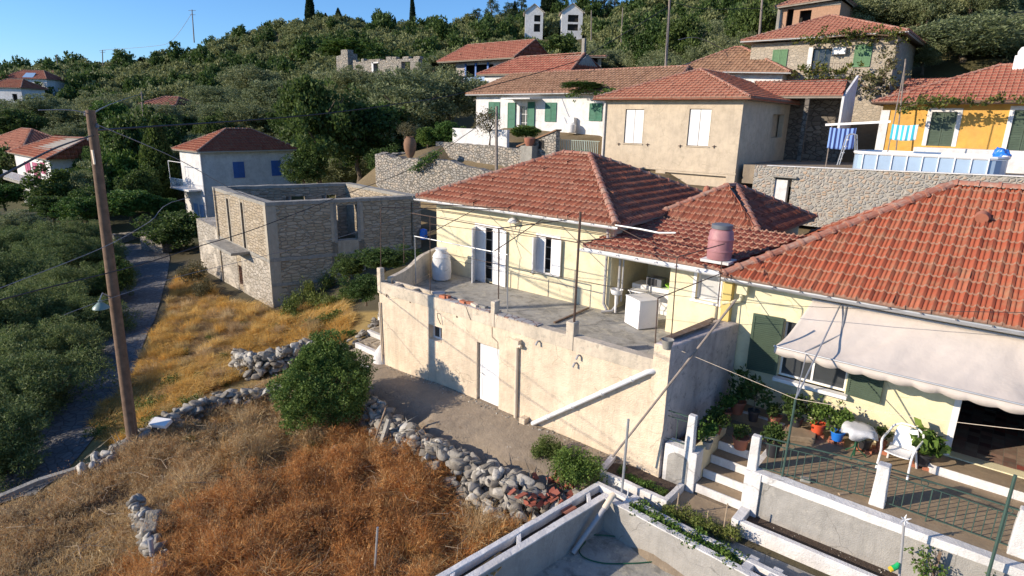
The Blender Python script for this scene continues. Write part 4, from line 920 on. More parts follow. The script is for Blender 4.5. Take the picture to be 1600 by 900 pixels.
# lower annex running on to the left, whitewashed
an = MB(); P_an = CLn-dL*1.0
s0, z1 = su(CLn, dL, 309, 364, angL)
a = CLn+dL*s0-np.array([dL[1], -dL[0]])*0.0
an.prism([tuple(a), tuple(CLn+dL*(-.02)), tuple(CLn+dL*(-.02)+np.array([-dL[1], dL[0]])*3), tuple(a+np.array([-dL[1], dL[0]])*3)], -3, 1.55)
an.build('annex_wall', m_ruinw, rn)
pf = MB(); w2 = opL[2]
ob(pf, tuple(CLn+n2*.02)+(-2.6,), tuple(dL*(w2[0]-.12))+(0,), tuple(-n2*.015)+(0,), (0, 0, 3.5)); ob(pf, tuple(CLn+dL*(w2[1]+.03)+n2*.02)+(-2.6,), tuple(dL*(LL-w2[1]-.06))+(0,), tuple(-n2*.015)+(0,), (0, 0, 3.5)); pf.build('plaster_coat', m_ruinw, rn)
mb = MB(); a = CLn+dL*w2[0]+np.array([-dL[1], dL[0]])*.35; ob(mb, (a[0], a[1], w2[2]), tuple(dL*(w2[1]-w2[0]))+(0,), (-dL[1]*.1, dL[0]*.1, 0), (0, 0, (w2[3]-w2[2])*.8)); mb.build('brick_infill', m_brick, rn)

# ================================================================ beige house with white shutters
bg = thing('beige_house', 'plain beige rendered house with two pairs of closed white shutters and red hip roof', 'house', (-1.7, 23.5, 4.8))
BV = 23.5; bw = [(-4.62, -3.32, 6.95, 9.05), (-.32, 1.02, 6.97, 9.1)]; bx0, bx1, by1 = -6.25, 2.82, 35.5
gops = [(-1.55, 2.3, 4.2, 5.32), (-3.6, -2.2, 4.2, 5.42)]
box_walls(bg, bx0, bx1, BV, by1, 3.6, 9.6, m_beige, {'F': [(o[0]-bx0, o[1]-bx0, o[2], o[3]) for o in bw+gops], 'R': [(VP(1232, 0, (bx1, 0), 90)[1]-BV, VP(1250, 0, (bx1, 0), 90)[1]-BV, 7.5, 8.95)]}, th=.3)
MB().box(bx0+.4, bx1-.4, BV+.22, by1-.4, 3.7, 9.5).build('interior', m_beige, bg)
for o in bw:
    for k in range(2):
        w_ = (o[1]-o[0]-.10)/2; leaf(bg, (o[0]+.03 if k == 0 else o[1]-.03, BV+.09, o[2]+.03), (1 if k == 0 else -1, 0), w_, o[3]-o[2]-.07, m_white, .04, pitch=.08)
    surround(bg, (0, BV), (1, 0), *o, m_beige, .05, .01)
mb = MB(); mb.box(bx0-.0, bx1+.03, BV-.03, BV+.01, 5.44, 5.56)
mb.build('string_course', m_beige, bg)
mb = MB(); mb.tube([(bx0+.15, BV-.08, 9.5), (bx0+.15, BV-.08, 4.5)], .06, 8); mb.build('downpipe', m_whitewash, bg, smooth=True)
mb = MB()
for (x, y) in ((967, 225), (1012, 226), (1063, 228), (1116, 229)): q = VP(x, y, (0, BV)); mb.bar(q+[-.12, -.04, 0], q+[.12, -.04, .02], .03, .03); mb.bar(q+[0, -.04, -.1], q+[0, -.04, .08], .03, .03)
mb.build('shutter_catch', m_rust, bg)
ez = 9.72; q = VP(1101, 106, (-1.72, 0), 90)
hip_roof(bg, (bx1+.5, BV-.45, ez), (bx1+.5, by1+.4, ez), (bx0-.5, by1+.4, ez), (bx0-.5, BV-.45, ez), (-1.72, 27.6, 11.62), (-1.72, 31.5, 11.62), m_tile2, tw=.3, row=.42, lod=1, gut='FL', ridges='all', gutmat=m_tile2)
# pale end of another roof just behind it
hb = thing('brown_hip_house', 'low house with dark brown hip roof peeping over the beige house', 'house', (-3, 36, 9))
box_walls(hb, -7.0, .6, 37, 43, 7, 12.2, m_whitewall)
hip_roof(hb, (-7.9, 36.3, 12.4), (1.3, 36.3, 12.0), (1.3, 44, 12.2), (-7.9, 44, 12.4), (-4.4, 40, 14.3), (-3.8, 40, 14.3), m_tileb, tw=.3, row=.42, lod=1, gut='F')

# ================================================================ white house with long brown roof
wh = thing('white_house', 'long white house with brown tiled roof and dark green shutters behind the garden wall', 'house', (-13, 26, 7.3))
WV = 26; wx = lambda px: VP(px, 180, (0, WV))[0]
wops = []
for (xa, ya, xb, yb) in ((812, 165, 827, 206), (852, 162, 869, 190)):
    a = VP(xa, ya, (0, WV)); b = VP(xb, yb, (0, WV)); wops.append((a[0]+20, b[0]+20, b[2], a[2]))
box_walls(wh, -20, -3.4, WV, 33.6, 6.5, 10.15, m_whitewall, {'F': wops}, th=.3); dark_core(wh, -19.5, -4, WV+.4, 33, 6.6, 10)
frame_pane(wh, (-20, WV), (1, 0), *wops[0], .15, mull=1, name='door_frame', bars=2)
zt = 8.2+.0
for (xa, xb, zl, zh) in ((794, 806, 7.35, 9.55), (825, 836, 7.35, 9.6), (852, 869.5, 8.18, 9.55), (921, 941, 8.3, 9.5), (764, 781, 8.3, 9.6)):
    a = wx(xa); b = wx(xb)
    if xa in (794, 825): leaf(wh, (a, WV-.06, zl), (1, -.05), b-a, zh-zl, m_greenb, .04, pitch=.09)
    else:
        for k in range(2): leaf(wh, (a if k == 0 else b, WV-.05, zl), ((1 if k == 0 else -1), 0), (b-a)/2-.01, zh-zl, m_greenb, .04, pitch=.09)
hip_roof(wh, (-20.6, WV-.5, 10.2), (-2.6, WV-.5, 10.25), (-2.6, 34.2, 10.2), (-20.6, 34.2, 10.2), (-20.2+.9, 29.9, 12.0), (-3.6, 29.9, 12.05), m_tileb, canal=True, tw=.3, row=.5, lod=1, gut='F')
mb = MB(); mb.prism([(wx(800), 24.6), (wx(845), 24.6), (wx(845), WV), (wx(800), WV)], [9.75]*4, [9.85]*4); mb.build('door_canopy', m_whitewall, wh)
mb = MB(); a = wx(886); mb.box(a, a+.9, WV-.4, WV-.02, 7.6, 8.5); mb.build('boiler', m_whitewall, wh, bev=.02); MB().lathe([(0, 0), (.3, .02), (.34, .2), (.34, .55), (.2, .7), (0, .72)], (wx(901), WV-.6, 7.45), 14).build('water_jug', m_chair, wh, smooth=True)
# red roof and the blue columned porch house behind
rr = thing('gable_red_house', 'small house with bright red gable roof behind the white house', 'house', (-22, 34, 9))
box_walls(rr, -27.5, -17.5, 35.2, 41, 8, 12.5, m_whitewall)
hip_roof(rr, (-28.2, 34.8, 12.55), (-17.0, 34.8, 12.4), (-17.0, 41.5, 12.5), (-28.2, 41.5, 12.5), (-25.2, 38, 14.3), (-17.6, 38, 14.3), m_tiler, tw=.35, row=.5, lod=1)
mb = MB(); mb.box(-17.5, -17.2, 35.2, 41, 8, 12.5); mb.add([(-17.45, 35.2, 12.5), (-17.45, 41, 12.5), (-17.45, 38, 14.2), (-17.2, 35.2, 12.5), (-17.2, 41, 12.5), (-17.2, 38, 14.2)], [(0, 1, 2), (5, 4, 3), (0, 2, 5, 3), (2, 1, 4, 5)]); mb.build('gable', m_grey, rr)
mb = MB(); mb.box(-17.9, -17.6, 37.9, 38.2, 14.2, 15.6); mb.build('chimney', m_conc, rr)
ph = thing('blue_porch_house', 'old house with red gable roof and blue veranda posts below the hill', 'house', (-35, 45, 11))
PV = 45
x0, x1 = VP(712, 100, (0, PV))[0], VP(775, 100, (0, PV))[0]+3.2
box_walls(ph, x0, x1, PV, 51, 9, 15.0, m_pinkwash, {'F': [(1.6, x1-x0-3.6, 12.6, 14.6)]}); dark_core(ph, x0+.4, x1-.4, PV+1.2, 50.5, 9, 14.9)
mb = MB()
for px_ in (728, 744, 763): q = VP(px_, 100, (0, PV-.05)); mb.box(q[0]-.12, q[0]+.12, PV-.16, PV-.03, 12.4, 14.8)
mb.box(x0+1.5, x1-3.4, PV-.14, PV-.06, 12.35, 12.55); mb.build('veranda_post', m_blues, ph)
mb = MB(); mb.box(x0+1.5, x1-3.4, PV-.1, PV-.04, 12.55, 13.2); mb.build('veranda_panel', m_bluel, ph)
hip_roof(ph, (x0-2, PV-1.3, 15.05), (x1+.6, PV-1.3, 15.05), (x1+.6, 51.5, 15.05), (x0-2, 51.5, 15.05), (x0-.8, 48, 17.35), (x1+.2, 48, 17.35), m_tiler, tw=.35, row=.5, lod=1)
mb = MB(); mb.add([(x1-.05, PV, 15), (x1-.05, 51, 15), (x1-.05, 48, 17.2), (x1-.25, PV, 15), (x1-.25, 51, 15), (x1-.25, 48, 17.2)], [(0, 1, 2), (5, 4, 3), (0, 2, 5, 3), (2, 1, 4, 5)]); mb.build('gable', m_grey, ph)

# ================================================================ stone house above right, unfinished brick house, small shed roof
sh = thing('stone_house', 'two storey stone house with red pyramid roof and green shutters under vines at upper right', 'house', (2.5, 38, 10))
SV = 38; sx = lambda px: VP(px, 90, (0, SV))[0]; sz = lambda px, py: VP(px, py, (0, SV))[2]
sx0, sx1 = sx(1172), sx(1398)
sops = [(sx(1268)-sx0, sx(1298)-sx0, sz(1280, 120), sz(1280, 76))]
box_walls(sh, sx0, sx1, SV, 46, 8, sz(1290, 62), m_stoneh, {'F': sops}, th=.4); dark_core(sh, sx0+.5, sx1-.5, SV+.5, 45.5, 8.5, 14)
frame_pane(sh, (sx0, SV), (1, 0), *sops[0], .15, mull=2, name='balcony_door', mat=m_greens)
MB().box(sx(1262), sx(1269), SV-.03, SV+.01, sz(1265, 110), sz(1265, 74)).build('door_surround', m_whitewall, sh)
for (xa, ya, xb, yb) in ((1207, 78, 1230, 110), (1334, 70, 1361, 105)):
    a, b = sx(xa), sx(xb); zl, zh = sz(xa, yb), sz(xa, ya)
    for k in range(2): leaf(sh, (a if k == 0 else b, SV-.05, zl), ((1 if k == 0 else -1), 0), (b-a)/2-.01, zh-zl, paint('faded_green_shutter', (.09, .2, .09), .15, 3, .6, 0), .04, pitch=.09)
mb = MB(); a = sx(1301); mb.box(a, a+.85, SV-.35, SV-.03, sz(1301, 86), sz(1301, 75)); mb.build('air_conditioner', m_white, sh, bev=.02)
mb = MB(); mb.box(sx(1268), sx(1330), SV-1.0, SV, sz(1280, 121)-.15, sz(1280, 121)); mb.build('balcony', m_conc, sh)
rail(sh, [(sx(1268), SV-.95, sz(1280, 121)), (sx(1330), SV-.95, sz(1280, 121))], .85, m_rust, .15)
ezs = sz(1290, 60)+.1; ap = VP(1298, 25, (0, 42.2))
hip_roof(sh, (sx0-.6, SV-.6, ezs), (sx1+.6, SV-.6, ezs), (sx1+.6, 46.6, ezs), (sx0-.6, 46.6, ezs), (ap[0]-.1, 42.2, ap[2]), (ap[0]+.1, 42.2, ap[2]), m_tiler, tw=.3, row=.45, lod=1, gut='F')
ub = thing('unfinished_brick_house', 'unfinished brick and concrete house with empty window holes at the top edge', 'house', (1, 50, 14))
UV = 50; ux = lambda px: VP(px, 20, (0, UV))[0]; uz = lambda py: VP(1260, py, (0, UV))[2]
box_walls(ub, ux(1217), ux(1312), UV, 56, 12, uz(6), m_hollow, {'F': [(ux(1230)-ux(1217), ux(1240)-ux(1217), uz(45), uz(12)), (ux(1250)-ux(1217), ux(1268)-ux(1217), uz(40), uz(16))]}); dark_core(ub, ux(1222), ux(1308), UV+1, 55, 13, uz(8))
mb = MB(); mb.box(ux(1215), ux(1222), UV-.05, UV-.003, 12, uz(6)); mb.box(ux(1222), ux(1312), UV-.05, UV-.003, uz(12), uz(6)); mb.build('concrete_frame', m_conc, ub)
hip_roof(ub, (ux(1214), UV-.6, uz(8)), (ux(1318), UV-.6, uz(2)), (ux(1318), 56, uz(5)), (ux(1214), 56, uz(5)), (ux(1240), 53, uz(-18)), (ux(1290), 53, uz(-18)), m_tiler, tw=.35, row=.5, lod=1)
ss_ = thing('lean_to_shed', 'small shed with low red lean-to roof and slanting pale side wall above the pool yard', 'shed', (4, 31, 8))
lz = lambda px, py, v: VP(px, py, (0, v))
a, b = lz(1212, 150, 30), lz(1318, 146, 30); c, d = lz(1202, 127, 32.6), lz(1330, 126, 32.6)
t_ = tiles('roof', ss_, (a[0]-1, 30, a[2]), (b[0], 30, a[2]), (c[0]-1, 32.6, c[2]), (d[0]-.2, 32.6, c[2]), m_tiler, .3, .42, lod=1); MB().slab([(a[0]-1, 30, a[2]-.05), (b[0], 30, a[2]-.05), (d[0]-.2, 32.6, c[2]-.05), (c[0]-1, 32.6, c[2]-.05)], .1).build('eaves_board', m_under, t_)
e = lz(1312, 190, 30); f = lz(1330, 128, 32.6)
mb = MB(); mb.prism([(b[0]-.05, 30.0), (b[0]+.08, 30.0), (b[0]+.12, 32.7), (b[0], 32.7)], [7.4]*4, [a[2]-.05, a[2]-.05, c[2]+.25, c[2]+.25]); mb.build('side_wall', m_whitewall, ss_); mb = MB(); mb.box(a[0]-1, b[0], 32.2, 32.4, 6, c[2]-.05); mb.box(a[0]-.9, a[0]-.7, 30.1, 33, 6, a[2]-.1); mb.box(lz(1262, 150, 30.1)[0]-.1, lz(1262, 150, 30.1)[0]+.15, 30.05, 30.25, 6, a[2]-.1); mb.build('wall', masonry('dark_rubble', [(.2, .17, .14), (.13, .11, .09), (.25, .22, .18)], (.08, .07, .06)), ss_)

# ================================================================ ochre house, pool terrace
oh = thing('ochre_house', 'bright ochre house with green doors in white surrounds and vine shaded red roof', 'house', (13, 32, 7))
OV = 32; ox = lambda px: VP(px, 190, (0, OV))[0]; oz = lambda px, py: VP(px, py, (0, OV))[2]
ox0 = ox(1376)
oops = [(ox(1454)-ox0, ox(1494)-ox0, 7.3, oz(1480, 175)), (ox(1582)-ox0, ox(1625)-ox0, 6.9, oz(1590, 172))]
box_walls(oh, ox0, 24, OV, 40, 5.8, 9.7, m_ochre, {'F': oops}, th=.35); dark_core(oh, ox0+.5, 23, OV+.5, 39, 6, 9.5)
for o in oops:
    w_ = (o[1]-o[0])/2
    for k in range(2): leaf(oh, (ox0+(o[0] if k == 0 else o[1]), OV+.08, o[2]), ((1 if k == 0 else -1), 0), w_-.01, o[3]-o[2], m_greens, .05, pitch=.09)
    surround(oh, (ox0, OV), (1, 0), *o, m_whitewall, .22, .03, False, 'door_surround')
MB().box(ox0-.05, ox(1388), OV-.06, OV-.002, 6, 9.3).build('corner_trim', m_whitewall, oh)
ezo = 9.75; ap = VP(1562, 103, (0, 36))
hip_roof(oh, (ox0-.5, OV-.6, ezo), (24, OV-.6, ezo+.1), (24, 40.5, ezo), (ox0-.5, 40.5, ezo), (ap[0], 36, ap[2]), (21, 36, ap[2]+.1), m_tiler, tw=.28, row=.42, lod=1, gut='F', gutmat=m_rust)
tiles('roof', oh, (ox0-.3, 35, 10.2), (ap[0]-1, 35, 10.2), (ox0+.1, 38.5, 11.5), (ap[0]-1, 38.5, 11.5), m_tiler, .28, .42, lod=1, label='lower red roof at the left end')
mb = MB(); q = VP(1594, 98, (0, 35.5)); mb.box(q[0]-.3, q[0]+.5, 35.3, 35.9, q[2]-.9, q[2]+.4); mb.lathe([(.3, 0), (.32, .2), (.2, .45), (0, .5)], (q[0]+.1, 35.6, q[2]+.4), 10); mb.build('chimney', m_white, oh, bev=.03)
# low white step wall in front of its doors
tag(MB().box(ox(1440), 24, OV-1.2, OV, 5.8, 7.22).build('step_wall', m_whitewall, bev=.02), 'low white step wall in front of the ochre house doors', 'wall')
# retaining wall with white coping
rwl = thing('mortared_retaining_wall', 'long mortared stone retaining wall with thin white coping under the pool', 'retaining wall', (9, 23.6, 5))
mb = MB(); nq = VP(1222, 276, (0, 23.6)); 
RVY = 23.6
wall(mb, (3.85, RVY), (24, RVY), 3.0, 5.95, .6, [(nq[0]-3.85-.35, nq[0]-3.85+.55, 4.1, 5.5)])
mb.build('wall', m_ret2, rwl); MB().prism([(4.5, RVY-.05), (24, RVY-.05), (24, RVY+.35), (4.5, RVY+.35)], [6.06, 6.42, 6.42, 6.06], [6.11, 6.47, 6.47, 6.11]).build('coping', m_whitewash, rwl, bev=.01); MB().prism([(3.85, RVY+.004), (24, RVY+.004), (24, RVY+.3), (3.85, RVY+.3)], 5.951, [6.06, 6.42, 6.42, 6.06]).build('wall_top', m_ret2, rwl)
mb = MB(); mb.box(nq[0]-.5, nq[0]+.8, RVY-.2, RVY+.1, 5.5, 5.58); mb.build('lintel', m_conc, rwl); MB().box(nq[0]-.35, nq[0]+.3, RVY+.1, RVY+.5, 4.1, 5.35).build('niche_block', m_whitewall, rwl)
MB().prism([(3.1, RVY+.3), (26, RVY+.3), (26, 33), (3.1, 33)], 5.0, 6.05).build('yard', m_path, None).update_tag()
bpy.data.objects['yard']['kind'] = 'structure'
# pool
pl = thing('above_ground_pool', 'long pale blue above-ground pool with white posts and rim', 'pool', (11.5, 26, 6.05))
px0 = VP(1321, 262, (0, 24.6))[0]; px1 = VP(1574, 266, (0, 24.6))[0]; ztop = 6.98; zb = 6.0
pts = []; rr_ = 1.7
for t in range(0, 9): a = math.pi/2+math.pi*t/8; pts.append((px0+.75+.75*math.cos(a)*.9, 26.3+rr_*math.sin(a)))
for t in range(0, 9): a = -math.pi/2+math.pi*t/8; pts.append((px1-.75+.75*math.cos(a)*.9, 26.3+rr_*math.sin(a)))
mb = MB(); mb.prism(pts, zb, ztop-.12); mb.build('liner_wall', paint('pale_blue_liner', (.33, .44, .58), .08, 1.2, .4, 0), pl)
cen = np.mean(pts, 0); ring = MB(); n = len(pts)
ring.tube([(p[0], p[1], ztop) for p in pts]+[(pts[0][0], pts[0][1], ztop)], .085, 6); ring.build('rim', m_chair, pl)
mb = MB(); K = 9
for k in range(K): x = px0+.75+(px1-px0-1.5)*k/(K-1); mb.box(x-.025, x+.025, 26.3-rr_-.07, 26.3-rr_+.0, zb, ztop)
mb.build('frame_post', m_chair, pl)
wq = MB(); wq.prism([tuple(cen+(np.array(p)-cen)*.985) for p in pts], ztop-.119, ztop-.1); wq.build('water', paint('pool_cover', (.5, .58, .64), .1, 2, .3, 0), pl)
# pool ladder
ld = thing('pool_ladder', 'white A-frame pool ladder leaning at the left end of the pool', 'ladder', (8, 25.3, 6.05))
a = VP(1308, 258, (0, 24.8)); b = VP(1326, 212, (0, 25.2)); c = VP(1343, 236, (0, 25.2)); 
mb = MB()
for dy in (0, .5): mb.tube([a+[0, dy, 0], b+[-.1, dy, 0], b+[.1, dy, .1], b+[.3, dy, .05], b+[.55, dy, -1.5]], .03, 6)
mb.build('rail', m_galv, ld, smooth=True); mb = MB()
for t in (.2, .42, .64, .86): q = a*(1-t)+b*t; mb.bar(q, q+[0, .5, 0], .06, .04)
mb.build('rung', m_chair, ld)
# clothes rack with striped cloths
ck = thing('drying_frame', 'tall drying frame of poles with a white cross rail beside the pool', 'drying frame', (8.5, 26.5, 6))
a = VP(1290, 195, (0, 26.5)); b = VP(1392, 190, (0, 26.5)); mb = MB(); mb.bar(a, b, .12, .12); mb.build('cross_rail', m_chair, ck)
mb = MB(); q = VP(1415, 98, (0, 26.5)); q2 = VP(1388, 232, (0, 26.5)); mb.tube([q, q2, (q2[0], 26.5, 6)], .03, 6); mb.build('post', m_poleg, ck); mb = MB(); q = VP(1300, 197, (0, 26.5)); mb.tube([(q[0], 26.5, q[2]), (q[0], 26.5, 6)], .03, 6); mb.build('post', m_poleg, ck)
def cloth(name, pa, pb, v, mat, label, cat, fold_=.03):
    a = VP(pa[0], pa[1], (0, v)); b = VP(pb[0], pb[1], (0, v)); nx, nz = 24, 10; V = []; F = []
    for i in range(nx+1):
        for j in range(nz+1):
            x = a[0]+(b[0]-a[0])*i/nx; z = a[2]+(b[2]-a[2])*j/nz; V.append((x+.02*j/nz*math.sin(i), v+fold_*math.sin(i*.9)*(.3+j/nz), z-.05*math.sin(math.pi*i/nx)))
    for i in range(nx):
        for j in range(nz): q = i*(nz+1)+j; F.append((q, q+1, q+nz+2, q+nz+1))
    o = link(name, np_mesh(name, V, F), mat, smooth=True); sm = o.modifiers.new('s', 'SOLIDIFY'); sm.thickness = .01; return tag(o, label, cat)
def stripes(name, c1, c2, sc, ax_=0):
    m, nt, bs = mat_base(name); co = coords(nt); s = nt.nodes.new('ShaderNodeSeparateXYZ'); nt.links.new(co, s.inputs[0]); mt = N(nt, 'ShaderNodeMath', operation='MULTIPLY'); nt.links.new(s.outputs[ax_], mt.inputs[0]); mt.inputs[1].default_value = sc
    fr = N(nt, 'ShaderNodeMath', operation='FRACT'); nt.links.new(mt.outputs[0], fr.inputs[0]); nt.links.new(ramp(nt, fr.outputs[0], [(.48, c1), (.52, c2)]), bs.inputs['Base Color']); bs.inputs['Roughness'].default_value = .9; return m
cloth('striped_cloth', (1297, 199), (1333, 233), 26.3, stripes('navy_stripes', (.02, .04, .17), (.22, .36, .72), 4.5), 'dark blue striped cloth hanging from the drying frame', 'cloth')
cloth('striped_towel', (1394, 194), (1431, 219), 26.4, stripes('aqua_stripes', (.05, .45, .55), (.72, .74, .72), 4.2), 'aqua and white striped towel hanging by the ochre house', 'towel')
cl = VP(1562, 240, (0, 28)); mb = MB(); mb.lathe([(0, 0), (.35, .05), (.42, .3), (.25, .55), (0, .62)], (cl[0]+.1, 28, cl[2]-.35), 12); tag(rough(mb.build('tarpaulin_bundle', m_blue), .12, .13, 3), 'crumpled bright blue plastic bundle at the right end of the pool', 'bundle')
tag(MB().tube([VP(1415, 92, (0, 31)), VP(1400, 235, (0, 31))], .04, 6).build('mast', m_poleg), 'thin grey mast in front of the ochre house', 'mast')

# ================================================================ blue and white house on the left
bh = thing('blue_shutter_house', 'white two storey house with blue shutters, balcony and hip roof left of the ruin', 'house', (-46, 16, -1.3))
BX, BY = -43.9, 13.9; bl = VP(280, 235, (0, BY))[0]
fz = lambda px, py: VP(px, py, (0, BY)); rz_ = lambda px, py: VP(px, py, (BX, 0), 90)
fo = []
for (xa, xb) in ((292, 297), (299.5, 304), (307, 311)):
    a = fz(xa, 250); b = fz(xb, 290); fo.append((a[0]-bl, b[0]-bl, 1.25, 3.6))
box_walls(bh, bl, BX, BY, 23.5, -3, 4.75, m_whitewall, {'F': fo}); dark_core(bh, bl+.4, BX-.4, BY+.4, 23, -2.5, 4.5)
for o in fo:
    for k in range(2): leaf(bh, (bl+(o[0] if k == 0 else o[1]), BY+.02, o[2]), ((1 if k == 0 else -1), -.0), (o[1]-o[0])/2, o[3]-o[2], m_bluel, .04, pitch=.12)
for (xa, xb, ya, yb) in ((363, 383, 252, 280), (423, 440, 252, 279)):
    a = rz_(xa, ya); b = rz_(xb, yb)
    for k in range(2): leaf(bh, (BX+.05, a[1] if k == 0 else b[1], 2.15), (0, 1 if k == 0 else -1), (b[1]-a[1])/2-.01, 1.55, m_blues, .04, pitch=.1)
for z in (-2.3, ): 
    for x in (-46.5, -45.2): leaf(bh, (x, BY-.05, z), (1, 0), .8, 2.0, m_bluel, .04, pitch=.12)
MB().box(bl-.2, BX-.6, BY-1.2, BY, 1.05, 1.2).build('balcony', m_whitewall, bh); rail(bh, [(bl-.2, BY-1.15, 1.2), (BX-.7, BY-1.15, 1.2)], .9, m_bluel, .12); 
mb = MB(); mb.tube([(BX+.06, BY-.06, 4.6), (BX+.06, BY-.06, -2)], .07, 6); mb.build('downpipe', m_whitewall, bh); mb = MB(); mb.tube([(bl, BY-1.15, 1.2), (bl, BY-1.15, 3.7)], .03, 5); mb.tube([(bl, BY-1.15, 3.7), (bl+3, BY-1.15, 3.7)], .03, 5); mb.build('awning_frame', m_white, bh)
apb = VP(372, 197, (BX-3.5, 0), 90)
hip_roof(bh, (BX+.4, BY-.45, 4.8), (BX+.4, 24, 4.8), (bl-.5, 24, 4.8), (bl-.5, BY-.45, 4.8), ((bl+BX)/2, 17.6, 6.75), ((bl+BX)/2, 20.2, 6.75), m_tileb if False else m_tile, tw=.3, row=.42, lod=1, gut='F')
# ================================================================ pink shutter house at far left
pk = thing('pink_shutter_house', 'white house with pink shutters and red roofs at the far left', 'house', (-84, 10, -1))
PY = 9.0; kx = lambda px: VP(px, 250, (0, PY))[0]; kz = lambda px, py: VP(px, py, (0, PY))[2]
ko = []
box_walls(pk, kx(24), kx(77), PY, 16, -4, kz(50, 240), m_whitewall); box_walls(pk, kx(-30), kx(24)+.3, PY+1, 16, -4, kz(20, 236), m_whitewall, name='wing_wall')
for (xa, xb, ya, yb) in ((38, 46, 252, 268), (50, 59, 253, 280), (62, 69, 253, 270)):
    a, b = kx(xa), kx(xb)
    for k in range(2): leaf(pk, (a if k == 0 else b, PY-.05, kz(xa, yb)), ((1 if k == 0 else -1), 0), (b-a)/2-.01, kz(xa, ya)-kz(xa, yb), m_pinks, .04, pitch=.15)
MB().box(kx(20), kx(70), PY-1.4, PY, kz(50, 286), kz(50, 283)).build('balcony', m_conc, pk); rail(pk, [(kx(20), PY-1.3, kz(50, 283)), (kx(70), PY-1.3, kz(50, 283))], 1.0, m_white, .3, r=.03)
e1_, e2_ = kz(50, 243), kz(10, 238)
hip_roof(pk, (kx(22), PY-.6, e1_), (kx(82), PY-.6, e1_), (kx(82), 16.5, e1_), (kx(22), 16.5, e1_), (kx(22)+3.5, 13, e1_+2.0), (kx(82)-.5, 13, e1_+2.3), m_tile, tw=.4, row=.5, lod=1, capr=.16)
hip_roof(pk, (kx(-40), PY+.4, e2_), (kx(27), PY+.4, e2_), (kx(27), 18, e2_), (kx(-40), 18, e2_), (kx(-15), 13.5, e2_+2.9), (kx(-2), 13.5, e2_+2.9), m_tile2, tw=.4, row=.5, lod=1, capr=.16)
# houses on the far left skyline, twin villas on the hilltop, scattered roofs
def far_house(px0_, px1_, pye, pyb, pyr, dist, wallm, roofm, label, name='distant_house', wins=(), rid=.25, solar=False, gable=False):
    a = D(px0_, pye, dist); b = D(px1_, pye, dist); zb_ = D(px0_, pyb, dist)[2]-3; L = np.linalg.norm(b[:2]-a[:2]); ang = math.atan2(b[1]-a[1], b[0]-a[0]); zr = D(px0_, pyr, dist)[2]
    h = thing(name, label, 'house', (0, 0, 0)); dep = max(7, L*.6); he = a[2]-zb_
    wz = D(px0_, pyb, dist)[2]-zb_
    box_walls(h, 0, L, 0, dep, 0, he, wallm, {'F': [(w_[0]*L, w_[1]*L, wz+w_[2]*(he-wz), wz+w_[3]*(he-wz)) for w_ in wins]}); 
    if wins: dark_core(h, .4, L-.4, .6, dep-.4, .2, he-.3)
    o = .5; rh_ = zr-a[2]
    if gable:
        mb = MB(); mb.add([(0, .02, he), (L, .02, he), (L/2, .02, he+rh_), (0, .3, he), (L, .3, he), (L/2, .3, he+rh_)], [(0, 1, 2), (5, 4, 3), (0, 3, 4, 1), (1, 4, 5, 2), (2, 5, 3, 0)]); mb.build('gable', wallm, h)
        hip_roof(h, (L+o, -.3, he-.3), (L+o, dep, he-.3), (-o, dep, he-.3), (-o, -.3, he-.3), (L/2, -.3, he+rh_+.1), (L/2, dep, he+rh_+.1), roofm, sides='FB', tw=.5, row=.7, lod=1, ridge=False)
    else: hip_roof(h, (-o, -o, he), (L+o, -o, he), (L+o, dep+o, he), (-o, dep+o, he), (L*rid, dep/2, he+rh_), (L*(1-rid), dep/2, he+rh_), roofm, tw=.5, row=.7, lod=1, capr=.16)
    if solar: MB().slab([(L*.45, -.1, he+rh_*.15), (L*.7, -.1, he+rh_*.15), (L*.68, 1.6, he+rh_*.7), (L*.45, 1.6, he+rh_*.7)], .1).build('solar_panel', m_bluel, h)
    h.location = (a[0], a[1], zb_); h.rotation_euler = (0, 0, ang); return h
far_house(5, 72, 122, 134, 108, 170, m_whitewall, m_tiler, 'red roofed house with a solar panel, highest on the left edge', solar=True)
far_house(-20, 32, 136, 160, 122, 140, m_whitewall, m_tile, 'house with dark red roof cut by the left edge of the picture', wins=[(.7, .85, .1, .6)])
far_house(62, 84, 117, 124, 109, 185, m_white, m_tiler, 'tiny red roofed house beyond the solar panel house')
far_house(226, 272, 163, 172, 150, 92, m_conc, m_tiler, 'half hidden red roof among the trees behind the utility pole')
far_house(821, 849, 18, 52, 6, 205, m_whitewall, m_whitewall, 'left one of the twin white gabled villas on the hilltop', 'hilltop_villa', [(.5, .85, .55, .85), (.5, .85, .08, .45)], gable=True)
far_house(878, 911, 18, 50, 5, 205, m_whitewall, m_whitewall, 'right one of the twin white gabled villas on the hilltop', 'hilltop_villa', [(.3, .8, .5, .85), (.3, .8, .08, .4)], gable=True)
far_house(165, 190, 212, 226, 205, 78, m_whitewall, m_galv, 'small white hut with grey metal roof among the trees', 'tin_roof_hut')
far_house(905, 940, 88, 108, 84, 75, m_conc, m_galv, 'grey roofless outbuilding right of the red gable roof', 'outbuilding', [(.1, .3, .3, .9), (.55, .85, .3, .9)])
